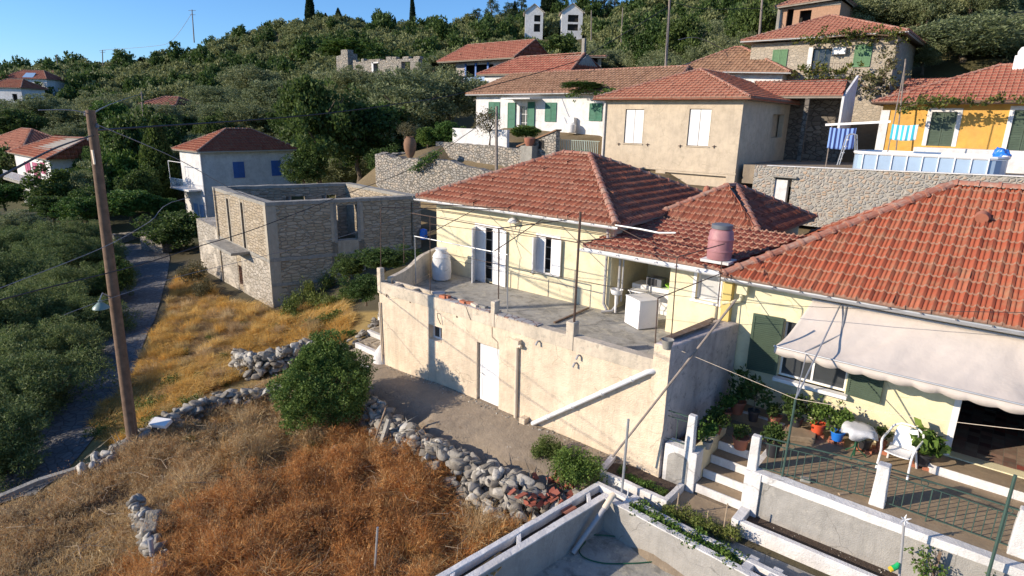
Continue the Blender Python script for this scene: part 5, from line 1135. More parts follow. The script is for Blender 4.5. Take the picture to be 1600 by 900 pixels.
# hillside ruin
hr = thing('hillside_ruin', 'long broken stone wall with arched and square openings on the hillside', 'ruin', (-50, 38, 13)); HV_ = 38
hx = lambda px: float(VP(px, 105, (0, HV_))[0]); hz = lambda px, py: float(VP(px, py, (0, HV_))[2]); h0 = hx(545)
mb = MB(); wall(mb, (h0, HV_), (hx(654), HV_), 10, hz(600, 95), .6, [(hx(583)-h0, hx(591)-h0, hz(585, 114), hz(585, 99)), (hx(627)-h0, hx(641)-h0, hz(630, 112), hz(630, 96.5))]); mb.prism([(hx(531), HV_-.5), (hx(549), HV_-.5), (hx(549), HV_+1), (hx(531), HV_+1)], 10, [hz(540, 88), hz(540, 84), hz(540, 84), hz(540, 88)]); mb.prism([(hx(537), HV_-.3), (hx(547), HV_-.3), (hx(547), HV_+.6), (hx(537), HV_+.6)], 10, hz(540, 78))
rgn = random.Random(3)
x = h0
while x < hx(654)-.6: w_ = rgn.uniform(.5, 1.2); mb.box(x, x+w_, HV_+.02, HV_+.55, hz(600, 95)-.01, hz(600, 95)+rgn.uniform(.05, .5)); x += w_*1.1
mb.build('wall', m_ret, hr)
mb = MB(); a, b = hx(582), hx(592); mb.box(a-.1, a+.25, HV_-.08, HV_-.01, hz(585, 114), hz(585, 97)); mb.box(a, b, HV_-.08, HV_-.01, hz(585, 99), hz(585, 97)); mb.build('door_surround', m_whitewall, hr)

# ================================================================ garden walls in the middle distance
def bumpy_wall(name, pts, th, mat, label, cat='retaining wall', seed=1, stones=True, top_j=.10):
    """pts = (x, y, ztop, zbottom); rough-topped dry wall with some real stones breaking its crest"""
    t = thing(name, label, cat, (pts[0][0], pts[0][1], pts[0][3])); rg = random.Random(seed); mb = MB(); P = []
    for (a, b) in zip(pts[:-1], pts[1:]):
        a = np.array(a, float); b = np.array(b, float); m = max(1, int(np.linalg.norm((b-a)[:2])/.35))
        for i in range(m): P.append(a+(b-a)*i/m+np.array([0, rg.uniform(-.04, .04), rg.uniform(-top_j, top_j), 0]))
    P.append(np.array(pts[-1], float))
    for a, b in zip(P[:-1], P[1:]):
        d = (b-a)[:2]; d /= np.linalg.norm(d); n = np.array([-d[1], d[0]])*th; 
        mb.hexa([(a[0], a[1], a[3]), (b[0], b[1], b[3]), (b[0]+n[0], b[1]+n[1], b[3]), (a[0]+n[0], a[1]+n[1], a[3])], [(a[0], a[1], a[2]), (b[0], b[1], b[2]), (b[0]+n[0], b[1]+n[1], b[2]), (a[0]+n[0], a[1]+n[1], a[2])])
    mb.build('wall', mat, t); return t, P
q1 = [(-20.2, 15.7, 5.72, 2.0), (-16.5, 15.7, 5.5, 2.2), (-12.8, 15.8, 5.6, 2.4), (-9.0, 16.2, 5.0, 2.8), (-5.0, 16.6, 4.2, 3.0)]
dw1, P1 = bumpy_wall('dry_stone_terrace', [(-20.6, 19, 5.7, 2), (-20.2, 15.7, 5.72, 2.0)]+q1[1:], .6, m_ret, 'lower bulging dry stone terrace wall behind the roofless shell', seed=2)
dw2, P2 = bumpy_wall('dry_stone_terrace', [(-17.6, 19.2, 6.6, 4.6), (-13, 19.0, 6.55, 4.6), (-8.4, 19.1, 6.4, 4.4), (-5.4, 19.6, 6.2, 4.2)], .5, m_ret, 'upper straight dry stone terrace wall below the white block wall', seed=3, top_j=.03)
a, b = VP(707, 222, (0, 19.6)), VP(792, 226, (0, 19.6)); tag(MB().box(a[0], b[0], 19.6, 19.85, 6.3, VP(707, 200, (0, 19.6))[2]).build('white_block_wall', m_whitewall, bev=.02), 'plain white rendered wall block standing on the dry stone terrace', 'wall')
hu = thing('stone_outbuilding', 'small stone outbuilding with broken sloping tile edge beside the white gate', 'hut', (-8, 19, 5))
hx2 = lambda px: VP(px, 230, (0, 18.4))[0]; hz2 = lambda px, py: VP(px, py, (0, 18.4))[2]
mb = MB(); wall(mb, (hx2(810), 18.4), (hx2(868), 18.4), 4.2, hz2(840, 228), .4, []); mb.add([(hx2(812), 18.4, hz2(840, 228)), (hx2(868), 18.4, hz2(840, 228)), (hx2(868), 18.4, hz2(868, 204)), (hx2(812), 18.8, hz2(840, 228)), (hx2(868), 18.8, hz2(840, 228)), (hx2(868), 18.8, hz2(868, 204))], [(0, 1, 2), (5, 4, 3), (0, 2, 5, 3), (1, 4, 5, 2)]); mb.build('wall', m_ret, hu)
mb = MB(); mb.bar((hx2(808), 18.6, hz2(810, 229)), (hx2(869), 18.6, hz2(868, 203)), .6, .08); mb.build('coping_tile', m_tileb, hu); MB().box(hx2(842), hx2(850), 18.38, 18.6, hz2(846, 232), hz2(846, 219)).build('window', m_dark, hu)
gt_ = thing('garden_gate', 'pale green and white metal gate railing between outbuilding and beige house', 'gate', (-5.7, 19, 6)); a = VP(871, 244, (0, 19.2)); b = VP(936, 244, (0, 19.2)); rail(gt_, [(a[0], 19.2, a[2]-.2), (b[0], 19.2, a[2]-.2)], 1.2, paint('pale_green_paint', (.42, .52, .46), .1, 3, .5, 0), .13, r=.018)
ur = thing('clay_urn', 'big brown clay urn standing on the dry stone terrace', 'urn', tuple(VP(641, 247, (0, 16.2)))); MB().lathe([(.14, 0), (.3, .25), (.42, .65), (.44, .95), (.36, 1.25), (.24, 1.38), (.27, 1.45), (.2, 1.45), (.15, 1.3)], tuple(ur.location), 18).build('body', paint('old_brown_clay', (.22, .12, .07), .25, 4, .85, .3, 20), ur, smooth=True)
fp = thing('terracotta_planter', 'round terracotta flower pot on the outbuilding wall', 'flower pot', tuple(VP(827, 228, (0, 18.0)))); MB().lathe([(.2, 0), (.3, .2), (.34, .45), (.25, .5)], tuple(np.array(fp.location)), 14).build('pot', m_terra, fp, smooth=True)
MB().obox(tuple(np.array(fp.location)-[0, 0, 1.6]), .9, .6, 1.6).build('plinth', m_conc, fp)
# dry stone walls and white stone by the road bend
for k, (pa, pb, zt, lab) in enumerate([((222, 392), (255, 398), -1.0, 'whitish round-topped stone wall stub at the road bend'), ((180, 380), (214, 372), -1.7, 'low grey stone wall left of the road bend')]):
    a = G(pa[0], pa[1], -2.4); b = G(pb[0], pb[1], -2.4); bumpy_wall('stone_wall', [(a[0], a[1], zt, -3), (b[0], b[1], zt-.2, -3)], .8, m_ret, lab, 'wall', seed=8+k)
# ================================================================ vegetation kit
def unit(rng, n):
    v = rng.normal(size=(n, 3)); return v/np.linalg.norm(v, axis=1, keepdims=True)
def leaves(rng, cen, rad, count, ln, wd, up=.25, name='crown', flat=0.6):
    """diamond leaves around clump centres; cen (k,3), rad (k,) -> mesh"""
    k = len(cen); idx = rng.integers(0, k, count); d = unit(rng, count); rr = rng.uniform(.35, 1, count)**.6
    P = cen[idx]+d*(rad[idx]*rr)[:, None]*np.array([1, 1, .8])
    a = unit(rng, count); a[:, 2] += up; a = a*.6+d*.55; a /= np.linalg.norm(a, axis=1, keepdims=True)
    b = np.cross(a, unit(rng, count)); b /= np.linalg.norm(b, axis=1, keepdims=True)
    L = ln*rng.uniform(.6, 1.3, count)[:, None]; W = wd*rng.uniform(.6, 1.3, count)[:, None]
    V = np.stack([P-a*L/2, P+b*W/2, P+a*L/2, P-b*W/2], 1).reshape(-1, 3); F = np.arange(count*4).reshape(-1, 4)
    return np_mesh(name, V, F), V, F
def crown_clumps(rng, rx, ry, rz, n, lobes=6, cr=(.25, .5), hollow=.55, flat_bottom=.6):
    """clump centres spread over a handful of lobes so that the outline is uneven and has gaps"""
    lc = unit(rng, lobes)*rng.uniform(.25, .62, (lobes, 1)); lc[:, 2] = np.abs(lc[:, 2])*.9-flat_bottom*.5; lr = rng.uniform(.38, .62, lobes)
    i = rng.integers(0, lobes, n); d = unit(rng, n); r_ = rng.uniform(hollow, 1, n); c = lc[i]+d*(lr[i]*r_)[:, None]
    c[:, 2] = np.maximum(c[:, 2], -flat_bottom-.25*rng.random(n)); c = c*np.array([rx, ry, rz])
    return c, rng.uniform(cr[0], cr[1], n)
def trunk_mesh(rng, h, r, spread, nb=5, gnarl=.12):
    mb = MB(); pts = []; n = 5
    for i in range(n): t = i/(n-1); pts.append((rng.normal()*gnarl*t*h*.3, rng.normal()*gnarl*t*h*.3, h*t*.55))
    mb.tube(pts, [r*(1-.35*i/(n-1))*(1.35 if i == 0 else 1) for i in range(n)], 8)
    for k in range(nb):
        a = 2*math.pi*(k+rng.random()*.6)/nb; b = pts[-1 if k % 2 else -2]; e = (b[0]+math.cos(a)*spread, b[1]+math.sin(a)*spread, h*rng.uniform(.75, 1.05)); m = ((b[0]+e[0])/2+rng.normal()*.1*spread, (b[1]+e[1])/2+rng.normal()*.1*spread, (b[2]*.45+e[2]*.55))
        mb.tube([b, m, e], [r*.5, r*.32, r*.12], 6)
    me = bpy.data.meshes.new('trunk'); me.from_pydata(mb.v, [], mb.f); me.update(); return me
TREES = {}
def tree_proto(key, seed, rx, rz, hc, n_cl, n_leaf, ln, wd, mat, cr, lobes=6, tr=.12, spread=.5, hollow=.55, fb=.75, bark=None):
    """meshes of one tree variant: crown centred hc above the foot"""
    rng = np.random.default_rng(seed); c, r_ = crown_clumps(rng, rx, rx*rng.uniform(.85, 1.1), rz, n_cl, lobes, cr, hollow, fb); c[:, 2] += hc
    me, V, F = leaves(rng, c, r_, n_leaf, ln, wd); me.materials.append(mat)
    tm = trunk_mesh(rng, hc*1.1, tr, rx*spread); tm.materials.append(bark or m_bark)
    TREES.setdefault(key, []).append((me, tm, V, rx, hc+rz))
def plant(key, loc, s=1.0, label='', cat='tree', name='tree', group=None, variant=None, rz=None, sz=None, rng_=random.Random(77)):
    vs_ = TREES[key]; i = rng_.randrange(len(vs_)) if variant is None else variant % len(vs_); me, tm = vs_[i][0], vs_[i][1]
    t = thing(name, label, cat, loc, rng_.uniform(0, 6.28) if rz is None else rz, group); t.scale = (s, s, s*(sz or 1))
    link('crown', me, None, t); link('trunk', tm, None, t); return t
for i in range(5): tree_proto('olive', 10+i, 2.3, 1.9, 2.5, 190, 15000, .17, .055, m_olive, (.22, .5), 8)
for i in range(3): tree_proto('olive_near', 20+i, 2.5, 1.9, 2.1, 260, 34000, .12, .03, m_grove, (.2, .42), 9)
for i in range(3): tree_proto('dark', 30+i, 2.4, 2.6, 3.2, 170, 12000, .2, .13, m_dkleaf, (.3, .6), 8)
for i in range(2): tree_proto('green', 40+i, 2.2, 2.4, 2.8, 150, 11000, .2, .14, m_brleaf, (.3, .55), 8)
for i in range(6): tree_proto('far', 50+i, 2.5, 2.1, 2.2, 70, 4200, .30, .15, m_forest, (.4, .75), 8, fb=.9)
for i in range(3): tree_proto('fardark', 60+i, 2.5, 2.5, 2.4, 70, 4200, .30, .17, m_dkleaf, (.4, .75), 8, fb=.9)
for i in range(3): tree_proto('scrub', 70+i, 1.6, 1.1, .9, 60, 2600, .14, .06, m_scrub, (.2, .4), 6, tr=.05)
for i in range(2): tree_proto('sparse', 80+i, 1.5, 1.6, 2.1, 60, 2200, .12, .06, m_scrub, (.2, .5), 6, tr=.06, spread=.6)
def cone_proto(key, seed, r, h, n, ln, wd, mat, pw=.8, z0=.3):
    rng = np.random.default_rng(seed); t = rng.random(n*3); keep = rng.random(n*3) < np.sin(np.clip(t, 0, 1)**pw*math.pi*.92+.15)+.05; t = t[keep][:n]; n = len(t)
    a = rng.uniform(0, 6.283, n); prof = np.sin(np.clip(t**pw*.93+.07, 0, 1)*math.pi)**.75; rr = r*prof*rng.uniform(.55, 1.08, n)*(1+.12*np.sin(a*3+t*9)); P = np.stack([np.cos(a)*rr, np.sin(a)*rr, z0+t*h], 1)
    ax_ = np.stack([np.cos(a)*.35, np.sin(a)*.35, np.ones(n)], 1)+rng.normal(size=(n, 3))*.25; ax_ /= np.linalg.norm(ax_, axis=1, keepdims=True); b = np.cross(ax_, unit(rng, n)); b /= np.linalg.norm(b, axis=1, keepdims=True)
    L = ln*rng.uniform(.6, 1.3, n)[:, None]; W = wd*rng.uniform(.6, 1.3, n)[:, None]; V = np.stack([P-ax_*L/2, P+b*W/2, P+ax_*L/2, P-b*W/2], 1).reshape(-1, 3)
    me = np_mesh('crown', V, np.arange(len(V)).reshape(-1, 4)); me.materials.append(mat); mb = MB(); mb.tube([(0, 0, 0), (0, 0, h*.7)], [r*.14, r*.05], 6); tm = bpy.data.meshes.new('trunk'); tm.from_pydata(mb.v, [], mb.f); tm.materials.append(m_bark); TREES.setdefault(key, []).append((me, tm, V, r, h))
cone_proto('cypress', 1, .85, 9, 7000, .5, .16, m_cyp); cone_proto('cypress', 2, .7, 9, 7000, .5, .16, m_cyp)
cone_proto('column', 3, 1.0, 7, 11000, .26, .14, m_dkleaf, .9)
for i in range(3): # pine: layered, ragged
    rng = np.random.default_rng(90+i); cs = []; rs = []
    for k in range(9):
        z = 2+k*.62; m = 9-k//2; rad = 2.3*(1-k/10.5)
        for j in range(m): a = rng.uniform(0, 6.28); q = rad*rng.uniform(.5, 1.05); cs.append((math.cos(a)*q, math.sin(a)*q, z+rng.normal()*.2)); rs.append(rng.uniform(.35, .6))
    me, V, F = leaves(rng, np.array(cs), np.array(rs), 4200, .3, .09, .5); me.materials.append(m_pine); tm = trunk_mesh(rng, 8, .16, .8); tm.materials.append(m_bark); TREES.setdefault('pine', []).append((me, tm, V, 2.4, 7.5))

def tree_px(key, px, py_top, py_bot, dist, label, cat='tree', name=None, width=None, group=None, variant=None, sz=None, sink=0):
    """foot and height read from the photo at a given distance"""
    if dist >= 150: dist = max(range(130, 330, 6), key=lambda q: (lambda p: (HZ(p[0], p[1])-p[2])/q)(D(px, py_bot, q)))
    b = D(px, py_bot, dist); h = (py_bot-py_top)/FPX*dist; me = TREES[key][0]; full = {'olive': 4.0, 'olive_near': 3.6, 'dark': 5.0, 'green': 4.6, 'far': 3.8, 'fardark': 4.4, 'scrub': 1.8, 'sparse': 3.7, 'cypress': 9.3, 'column': 7.3, 'pine': 8}[key]
    s = h/full; szz = 1
    if width: w_ = width*(1.25 if key in ('olive', 'dark', 'green', 'olive_near', 'scrub') else 1)/FPX*dist/2; rx = me[3]*1.0; szz = s*rx/w_; s = w_/rx
    if dist >= 130 and b[2] > HZ(b[0], b[1]): sink += b[2]-HZ(b[0], b[1])
    nm = name or {'olive': 'olive_tree', 'olive_near': 'olive_tree', 'dark': 'leafy_tree', 'green': 'leafy_tree', 'far': 'hillside_tree', 'fardark': 'hillside_tree', 'scrub': 'shrub', 'sparse': 'shrub', 'cypress': 'cypress_tree', 'column': 'columnar_tree', 'pine': 'pine_tree'}[key]
    return plant(key, (b[0], b[1], b[2]-sink), s, label, cat, nm, group, variant, sz=szz)
# ---- trees one can tell apart
tree_px('dark', 500, 108, 292, 50, 'big dense bright-edged green tree right of the blue shuttered house', width=115)
tree_px('dark', 562, 138, 290, 53, 'dark dense tree between the big green tree and the dry stone terrace', width=130)
tree_px('dark', 620, 175, 262, 56, 'dark tree shading the clay urn', width=120)
tree_px('olive', 640, 108, 225, 58, 'silvery olive tree above the clay urn', width=150)
tree_px('olive', 700, 100, 205, 62, 'large pale olive tree left of the white house', width=110)
tree_px('olive', 590, 130, 230, 66, 'olive tree behind the urn tree, lower left of the hillside ruin', width=120)
tree_px('olive', 530, 105, 200, 74, 'olive tree just left of the hillside ruin', width=110)
tree_px('green', 545, 60, 96, 118, 'bright green tree behind the hillside ruin', width=80)
tree_px('scrub', 628, 98, 122, 100, 'olive green bush growing inside the hillside ruin', 'shrub', width=46)
tree_px('olive', 560, 98, 128, 95, 'pale olive below the hillside ruin wall', width=70)
tree_px('green', 700, 185, 232, 46, 'bright green citrus tree left of the white block wall', width=44, name='citrus_tree')
tree_px('green', 668, 195, 235, 47, 'low bright bush at the left end of the white block wall', 'shrub', 'shrub', width=40)
tree_px('sparse', 765, 150, 228, 42, 'thin pale shrub in front of the white house wall', 'shrub', width=62)
tree_px('green', 820, 192, 222, 44, 'small dense shrub below the white house door', 'shrub', 'shrub', width=46)
tree_px('sparse', 633, 180, 225, 45, 'bare twiggy small tree beside the clay urn', width=50)
tree_px('column', 258, 190, 335, 62, 'tall narrow ivy-clad column tree left of the blue shuttered house', width=46)
tree_px('dark', 215, 160, 330, 66, 'tall leafy climbing tree right behind the utility pole', width=95)
tree_px('green', 200, 215, 345, 62, 'light green tree at the back of the road bend', width=80)
tree_px('green', 180, 150, 225, 85, 'yellow green round tree behind the utility pole top', width=62)
tree_px('dark', 285, 318, 400, 47, 'dark shrub mass between the road bend and the ruin', 'shrub', 'shrub', width=95)
tree_px('green', 205, 285, 350, 52, 'yellowish shrub above the road bend', 'shrub', 'shrub', width=85)
tree_px('dark', 110, 250, 350, 60, 'dark leafy tree in front of the pink shuttered house', width=90)
tree_px('dark', 140, 285, 360, 55, 'dark leafy tree left of the utility pole', width=80)
tree_px('green', 10, 280, 330, 60, 'leafy tree at the left edge below the pink shuttered house', width=60)
tree_px('olive', 75, 205, 260, 95, 'round grey green tree behind the pink shuttered house', width=60)
tree_px('dark', 60, 118, 170, 150, 'dark green tree beside the solar panel house', width=70)
tree_px('fardark', 858, 48, 98, 100, 'dark green broad tree below the twin villas', width=88)
tree_px('cypress', 857, -14, 54, 195, 'broad dark cypress between the twin villas', width=26)
tree_px('cypress', 486, -8, 48, 150, 'tall dark cypress on the skyline left of the hill crest', width=15)
tree_px('cypress', 645, -4, 52, 160, 'thin leaning cypress on the skyline above the porch house', width=9)
tree_px('cypress', 530, 18, 52, 170, 'dark cypress below the hill crest', width=11); tree_px('cypress', 510, 24, 47, 170, 'small cypress left of the crest cypress', width=8)
tree_px('cypress', 803, 12, 70, 150, 'dark cypress left of the left villa', width=13)
tree_px('cypress', 617, 8, 32, 210, 'small cypress on the skyline right of the crest', width=6)
for px_, a, b in ((175, 77, 97), (137, 85, 99), (219, 68, 88), (242, 58, 80), (372, 36, 60), (590, 10, 30)): tree_px('cypress', px_, a, b, 250, 'tiny dark cypress on the left skyline', width=9, group='tiny skyline cypresses')
tree_px('olive', 1500, 22, 112, 50, 'large silver green olive tree above the ochre house roof', width=170)
tree_px('olive', 1575, 20, 105, 54, 'silver olive tree at the upper right corner', width=110)
tree_px('olive', 1350, -6, 62, 62, 'olive tree behind the pyramid roofed stone house', width=110)
tree_px('green', 1430, -25, 35, 75, 'bright green tree at the top right behind the olives', width=110); tree_px('dark', 1475, -30, 40, 78, 'dark tree at the top between the right olives', width=60)
tree_px('green', 1560, -25, 22, 80, 'bright green tree in the top right corner', width=120)
tree_px('scrub', 1440, 22, 62, 60, 'brown dry bush between the two right olives', 'shrub', width=50)
tree_px('scrub', 1535, 90, 122, 48, 'small dry tree under the large silver olive', 'shrub', width=60)
tree_px('green', 905, 122+4, 142, 44, 'green vine on the white house eave', 'vine', 'vine', width=70)
tree_px('green', 905, 232, 246, 40, 'potted greenery behind the garden gate', 'plant', 'shrub', width=40)
for k, (px_, a, b, d_) in enumerate(((770, -20, 22, 220), (795, -12, 20, 220), (745, -8, 24, 225), (905, -22, 22, 215), (925, -25, 24, 215), (945, -20, 24, 215), (815, -14, 28, 215), (960, -10, 26, 210), (880, -14, 18, 225), (1000, -30, 10, 215), (1030, -30, 12, 215))):
    tree_px('pine', px_, a, b, d_, 'ragged pine on the hilltop around the twin villas', width=34, group='hilltop pines around the villas')
for k, (px_, a, b) in enumerate(((505, 3, 16), (545, 0, 14), (560, 1, 12), (415, 14, 30), (78, 94, 106), (110, 92, 104))): tree_px('far', px_, a, b, 240, 'small round umbrella pine on the hill crest', width=20, group='umbrella pines on the crest')
for k, (key, px_, a, b, d_, w_) in enumerate((('dark', 30, 165, 225, 110, 70), ('olive', 110, 185, 245, 100, 75), ('dark', 150, 215, 290, 80, 80), ('olive', 130, 160, 215, 125, 70), ('dark', 170, 245, 330, 66, 70), ('olive', 250, 165, 225, 92, 70), ('dark', 300, 170, 235, 88, 75), ('olive', 345, 155, 215, 88, 80), ('olive', 400, 150, 215, 84, 80), ('dark', 455, 165, 235, 80, 60), ('green', 130, 300, 352, 50, 60), ('dark', 85, 300, 350, 55, 70), ('olive', 20, 325, 375, 46, 80), ('dark', 225, 255, 330, 58, 60), ('green', 262, 300, 350, 54, 50), ('dark', 20, 215, 235, 95, 50), ('dark', 478, 230, 300, 48, 60), ('dark', 600, 225, 285, 47, 60))):
    tree_px(key, px_, a, b, d_, {'dark': 'dark leafy tree in the dense planting around the blue and pink shuttered houses', 'olive': 'grey green olive in the dense planting around the blue and pink shuttered houses', 'green': 'light green shrub in the planting below the blue and pink shuttered houses'}[key], width=w_, group={'dark': 'dark trees around the left houses', 'olive': 'olives around the left houses', 'green': 'light shrubs around the left houses'}[key], name='garden_tree')
for k, (px_, a, b, d_, w_) in enumerate(((548, 104, 160, 70, 75), (590, 112, 165, 69, 80), (632, 109, 165, 69, 80), (668, 100, 160, 70, 60), (228, 160, 215, 84, 55), (265, 158, 215, 84, 60), (15, 150, 205, 128, 80), (60, 146, 200, 125, 70), (90, 128, 180, 140, 60), (300, 150, 210, 95, 90), (350, 130, 190, 105, 90), (180, 140, 200, 110, 80), (440, 120, 190, 90, 100), (400, 100, 160, 115, 90))):
    tree_px('olive', px_, a, b, d_, 'large grey green olive of the middle slope beneath the hillside ruin and the far roofs', width=w_, group='large olives of the middle slope', name='olive_tree')
for k, (px_, a, b, d_, w_) in enumerate(((1425, 45, 112, 56, 100), (1455, 20, 95, 60, 100), (1545, 40, 110, 50, 110), (1600, 50, 115, 48, 90), (1480, -5, 60, 68, 110), (1530, -5, 55, 66, 110), (1600, -10, 50, 66, 110), (1420, -10, 50, 75, 90), (1385, 10, 70, 66, 80), (1330, -15, 40, 80, 90), (1190, 20, 70, 78, 80), (1150, 30, 90, 75, 80), (1100, 35, 95, 74, 80), (1440, 70, 118, 50, 60))):
    tree_px('olive', px_, a, b, d_, 'silver olive of the thicket above the stone and ochre houses', width=w_, group='olive thicket above the stone and ochre houses')
# palm
pm = thing('palm_tree', 'bushy palm left of the blue porch house roof', 'palm', tuple(D(678, 104, 84))); rng = np.random.default_rng(4); V = []
for k in range(70):
    a = rng.uniform(0, 6.28); el = rng.uniform(.1, 1.35); L = rng.uniform(1.8, 2.8); d0 = np.array([math.cos(a)*math.cos(el), math.sin(a)*math.cos(el), math.sin(el)]); sd_ = np.array([-math.sin(a), math.cos(a), 0]); prev = np.zeros(3)
    for s in range(9):
        t = (s+1)/9; p = d0*L*t-np.array([0, 0, 1.1*t*t*L*.4]); w_ = .42*math.sin(math.pi*min(1, t+.1))
        for g in (-1, 1): V += [prev, p, p+sd_*g*w_+np.array([0, 0, -.25*w_])-d0*-.12, prev+sd_*g*w_*.9+np.array([0, 0, -.25*w_])]
        prev = p
V = np.array(V); link('fronds', np_mesh('fronds', V, np.arange(len(V)).reshape(-1, 4)), m_olive, pm); MB().tube([(0, 0, -2), (0, 0, .1)], [.3, .25], 8).build('trunk', m_bark, pm, local=True)

# ---- the olive grove left of the road
near = [(60, 640, -2.9, 1.0), (20, 585, -2.9, 1.0), (95, 560, -2.9, .9), (140, 500, -2.8, .85), (60, 500, -2.9, 1.1), (0, 520, -2.9, 1.1), (110, 455, -2.8, .95), (165, 440, -2.7, .75), (50, 440, -2.9, 1.1), (0, 450, -2.9, 1.1), (-30, 640, -2.7, 1.0), (100, 400, -2.6, 1.0), (40, 395, -2.7, 1.1), (150, 390, -2.5, .9), (0, 390, -2.7, 1.1), (-20, 720, -2.6, .9), (70, 365, -2.4, 1.0), (125, 360, -2.4, .9), (175, 410, -2.6, .6)]
for k, (px_, py_, z_, s_) in enumerate(near):
    q = G(px_, py_+38, z_); plant('olive_near', (q[0], q[1], z_-.2), s_*1.12, 'silver green olive of the grove left of the road', 'tree', 'olive_tree', 'olive grove left of the road', k, sz=.92)
for px_, py_, s_ in ((70, 590, .8), (35, 650, .75), (105, 540, .65), (140, 490, .55), (-10, 690, .8)):
    q = G(px_, py_, -2.5); plant('olive_near', (q[0], q[1], -3.0), s_, 'low olive branches crowding the left edge of the road', 'tree', 'olive_tree', 'low olives along the left edge of the road', sz=.9)
tree_px('dark', 185, 385, 470, 33, 'glossy green climber hedge on the left edge of the road', 'hedge', 'hedge', width=48)

# ---- wooded hillside: individual trees where they show largest, the farthest ones as one mass
protect = [(272, 190, 445, 335, 57), (-10, 205, 98, 330, 78), (527, 76, 660, 122, 98), (690, 66, 815, 150, 78), (735, 90, 1030, 215, 40), (818, 2, 852, 54, 200), (875, 2, 912, 54, 200), (0, 104, 85, 140, 140), (222, 150, 275, 166, 90), (160, 200, 195, 228, 76), (905, 80, 945, 112, 75), (1020, 75, 1200, 140, 45), (1165, 20, 1420, 160, 45), (1212, -10, 1316, 60, 55), (660, 68, 702, 106, 80), (620, 0, 650, 50, 150), (475, -8, 498, 48, 145)]
rg = random.Random(12); cand = []
def density_scatter(d0, d1, sp, jit=.45):
    y = d0
    while y < d1:
        half = y*.95
        x = -half
        while x < half*.75:
            xx = x+rg.uniform(-jit, jit)*sp; yy = y+rg.uniform(-jit, jit)*sp
            ox_, oy_ = CAM[0]+FWD[0]*yy+FWD[1]*xx, CAM[1]+FWD[1]*yy-FWD[0]*xx
            cand.append((yy, ox_, oy_)); x += sp
        y += sp*.9
density_scatter(57, 110, 3.9); density_scatter(110, 175, 4.6); density_scatter(175, 300, 6.2); density_scatter(300, 430, 10)
sel = []
for d_, x, y in cand:
    z = HZ(x, y); px_, py_, _ = pix((x, y, z+1.5))
    if px_ < -60 or px_ > 1660 or py_ > 420 or py_ < -60: continue
    hw = 3.0/d_*FPX; bad = False
    for (a, b, c, e, dd) in protect:
        if d_ < dd+5 and a-hw < px_ < c+hw and py_-hw*1.2 < e and py_+hw*2.2 > b: bad = True; break
    if bad: continue
    if -53 < x < -40 and 8 < y < 26: continue
    if x > -24 and y < 31 : continue
    if x > -6 and y < 52 and x < 30: continue
    if math.hypot(x+22, y-38) < 7 or math.hypot(x+34, y-48) < 8 or math.hypot(x+84, y-11) < 9: continue
    if d_ > 200 and py_ < 200 and rg.random() < .25: continue
    sel.append((d_, x, y, z, py_))
sel.sort(); print("forest candidates", len(sel))
GREEN = ['far', 'far', 'far', 'far', 'fardark', 'scrubby']
merged = {'far': [], 'fardark': []}
for k, (d_, x, y, z, py_) in enumerate(sel):
    kind = 'fardark' if rg.random() < (.13 if d_ < 150 else .22) else 'far'; s = rg.uniform(.95, 1.6)*(1.0 if d_ < 175 else 1.35 if d_ < 300 else 1.9); key = kind; 
    if k < 290:
        if d_ < 85: key = 'olive' if kind == 'far' else 'dark'
        plant(key, (x, y, z-.3*s), s*(.95 if key in ('olive', 'dark') else 1), 'grey green olive in the woods covering the hillside' if kind == 'far' else 'darker evergreen in the woods covering the hillside', 'tree', 'hillside_tree', 'olives in the hillside woods' if kind == 'far' else 'evergreens in the hillside woods', sz=rg.uniform(.85, 1.15) if kind == 'far' else rg.uniform(1, 1.3))
    else: merged[kind].append((x, y, z-.3*s, s, rg.uniform(.8, 1.15) if kind == 'far' else rg.uniform(1, 1.4), rg.uniform(0, 6.28), rg.randrange(3)))
for kind, mat, lab in (('far', m_forest, 'hazy mass of grey green woods on the far hillside'), ('fardark', m_dkleaf, 'scattered darker evergreens in the far woods')):
    Vs = []; rr2 = np.random.default_rng(1)
    for (x, y, z, s, sz_, a, i) in merged[kind]:
        V = TREES[kind][i][2].reshape(-1, 4, 3); V = V[rr2.permutation(len(V))[:1200]]; c = V.mean(1, keepdims=True); V = c+(V-c)*1.6; V = V.reshape(-1, 3); ca, sa = math.cos(a), math.sin(a)
        W = np.stack([(V[:, 0]*ca-V[:, 1]*sa)*s+x, (V[:, 0]*sa+V[:, 1]*ca)*s+y, V[:, 2]*s*sz_+z], 1); Vs.append(W)
    if Vs:
        W = np.concatenate(Vs); o = link('far_woods', np_mesh('far_woods', W, np.arange(len(W)).reshape(-1, 4)), mat); tag(o, lab, 'woods', kind='stuff')
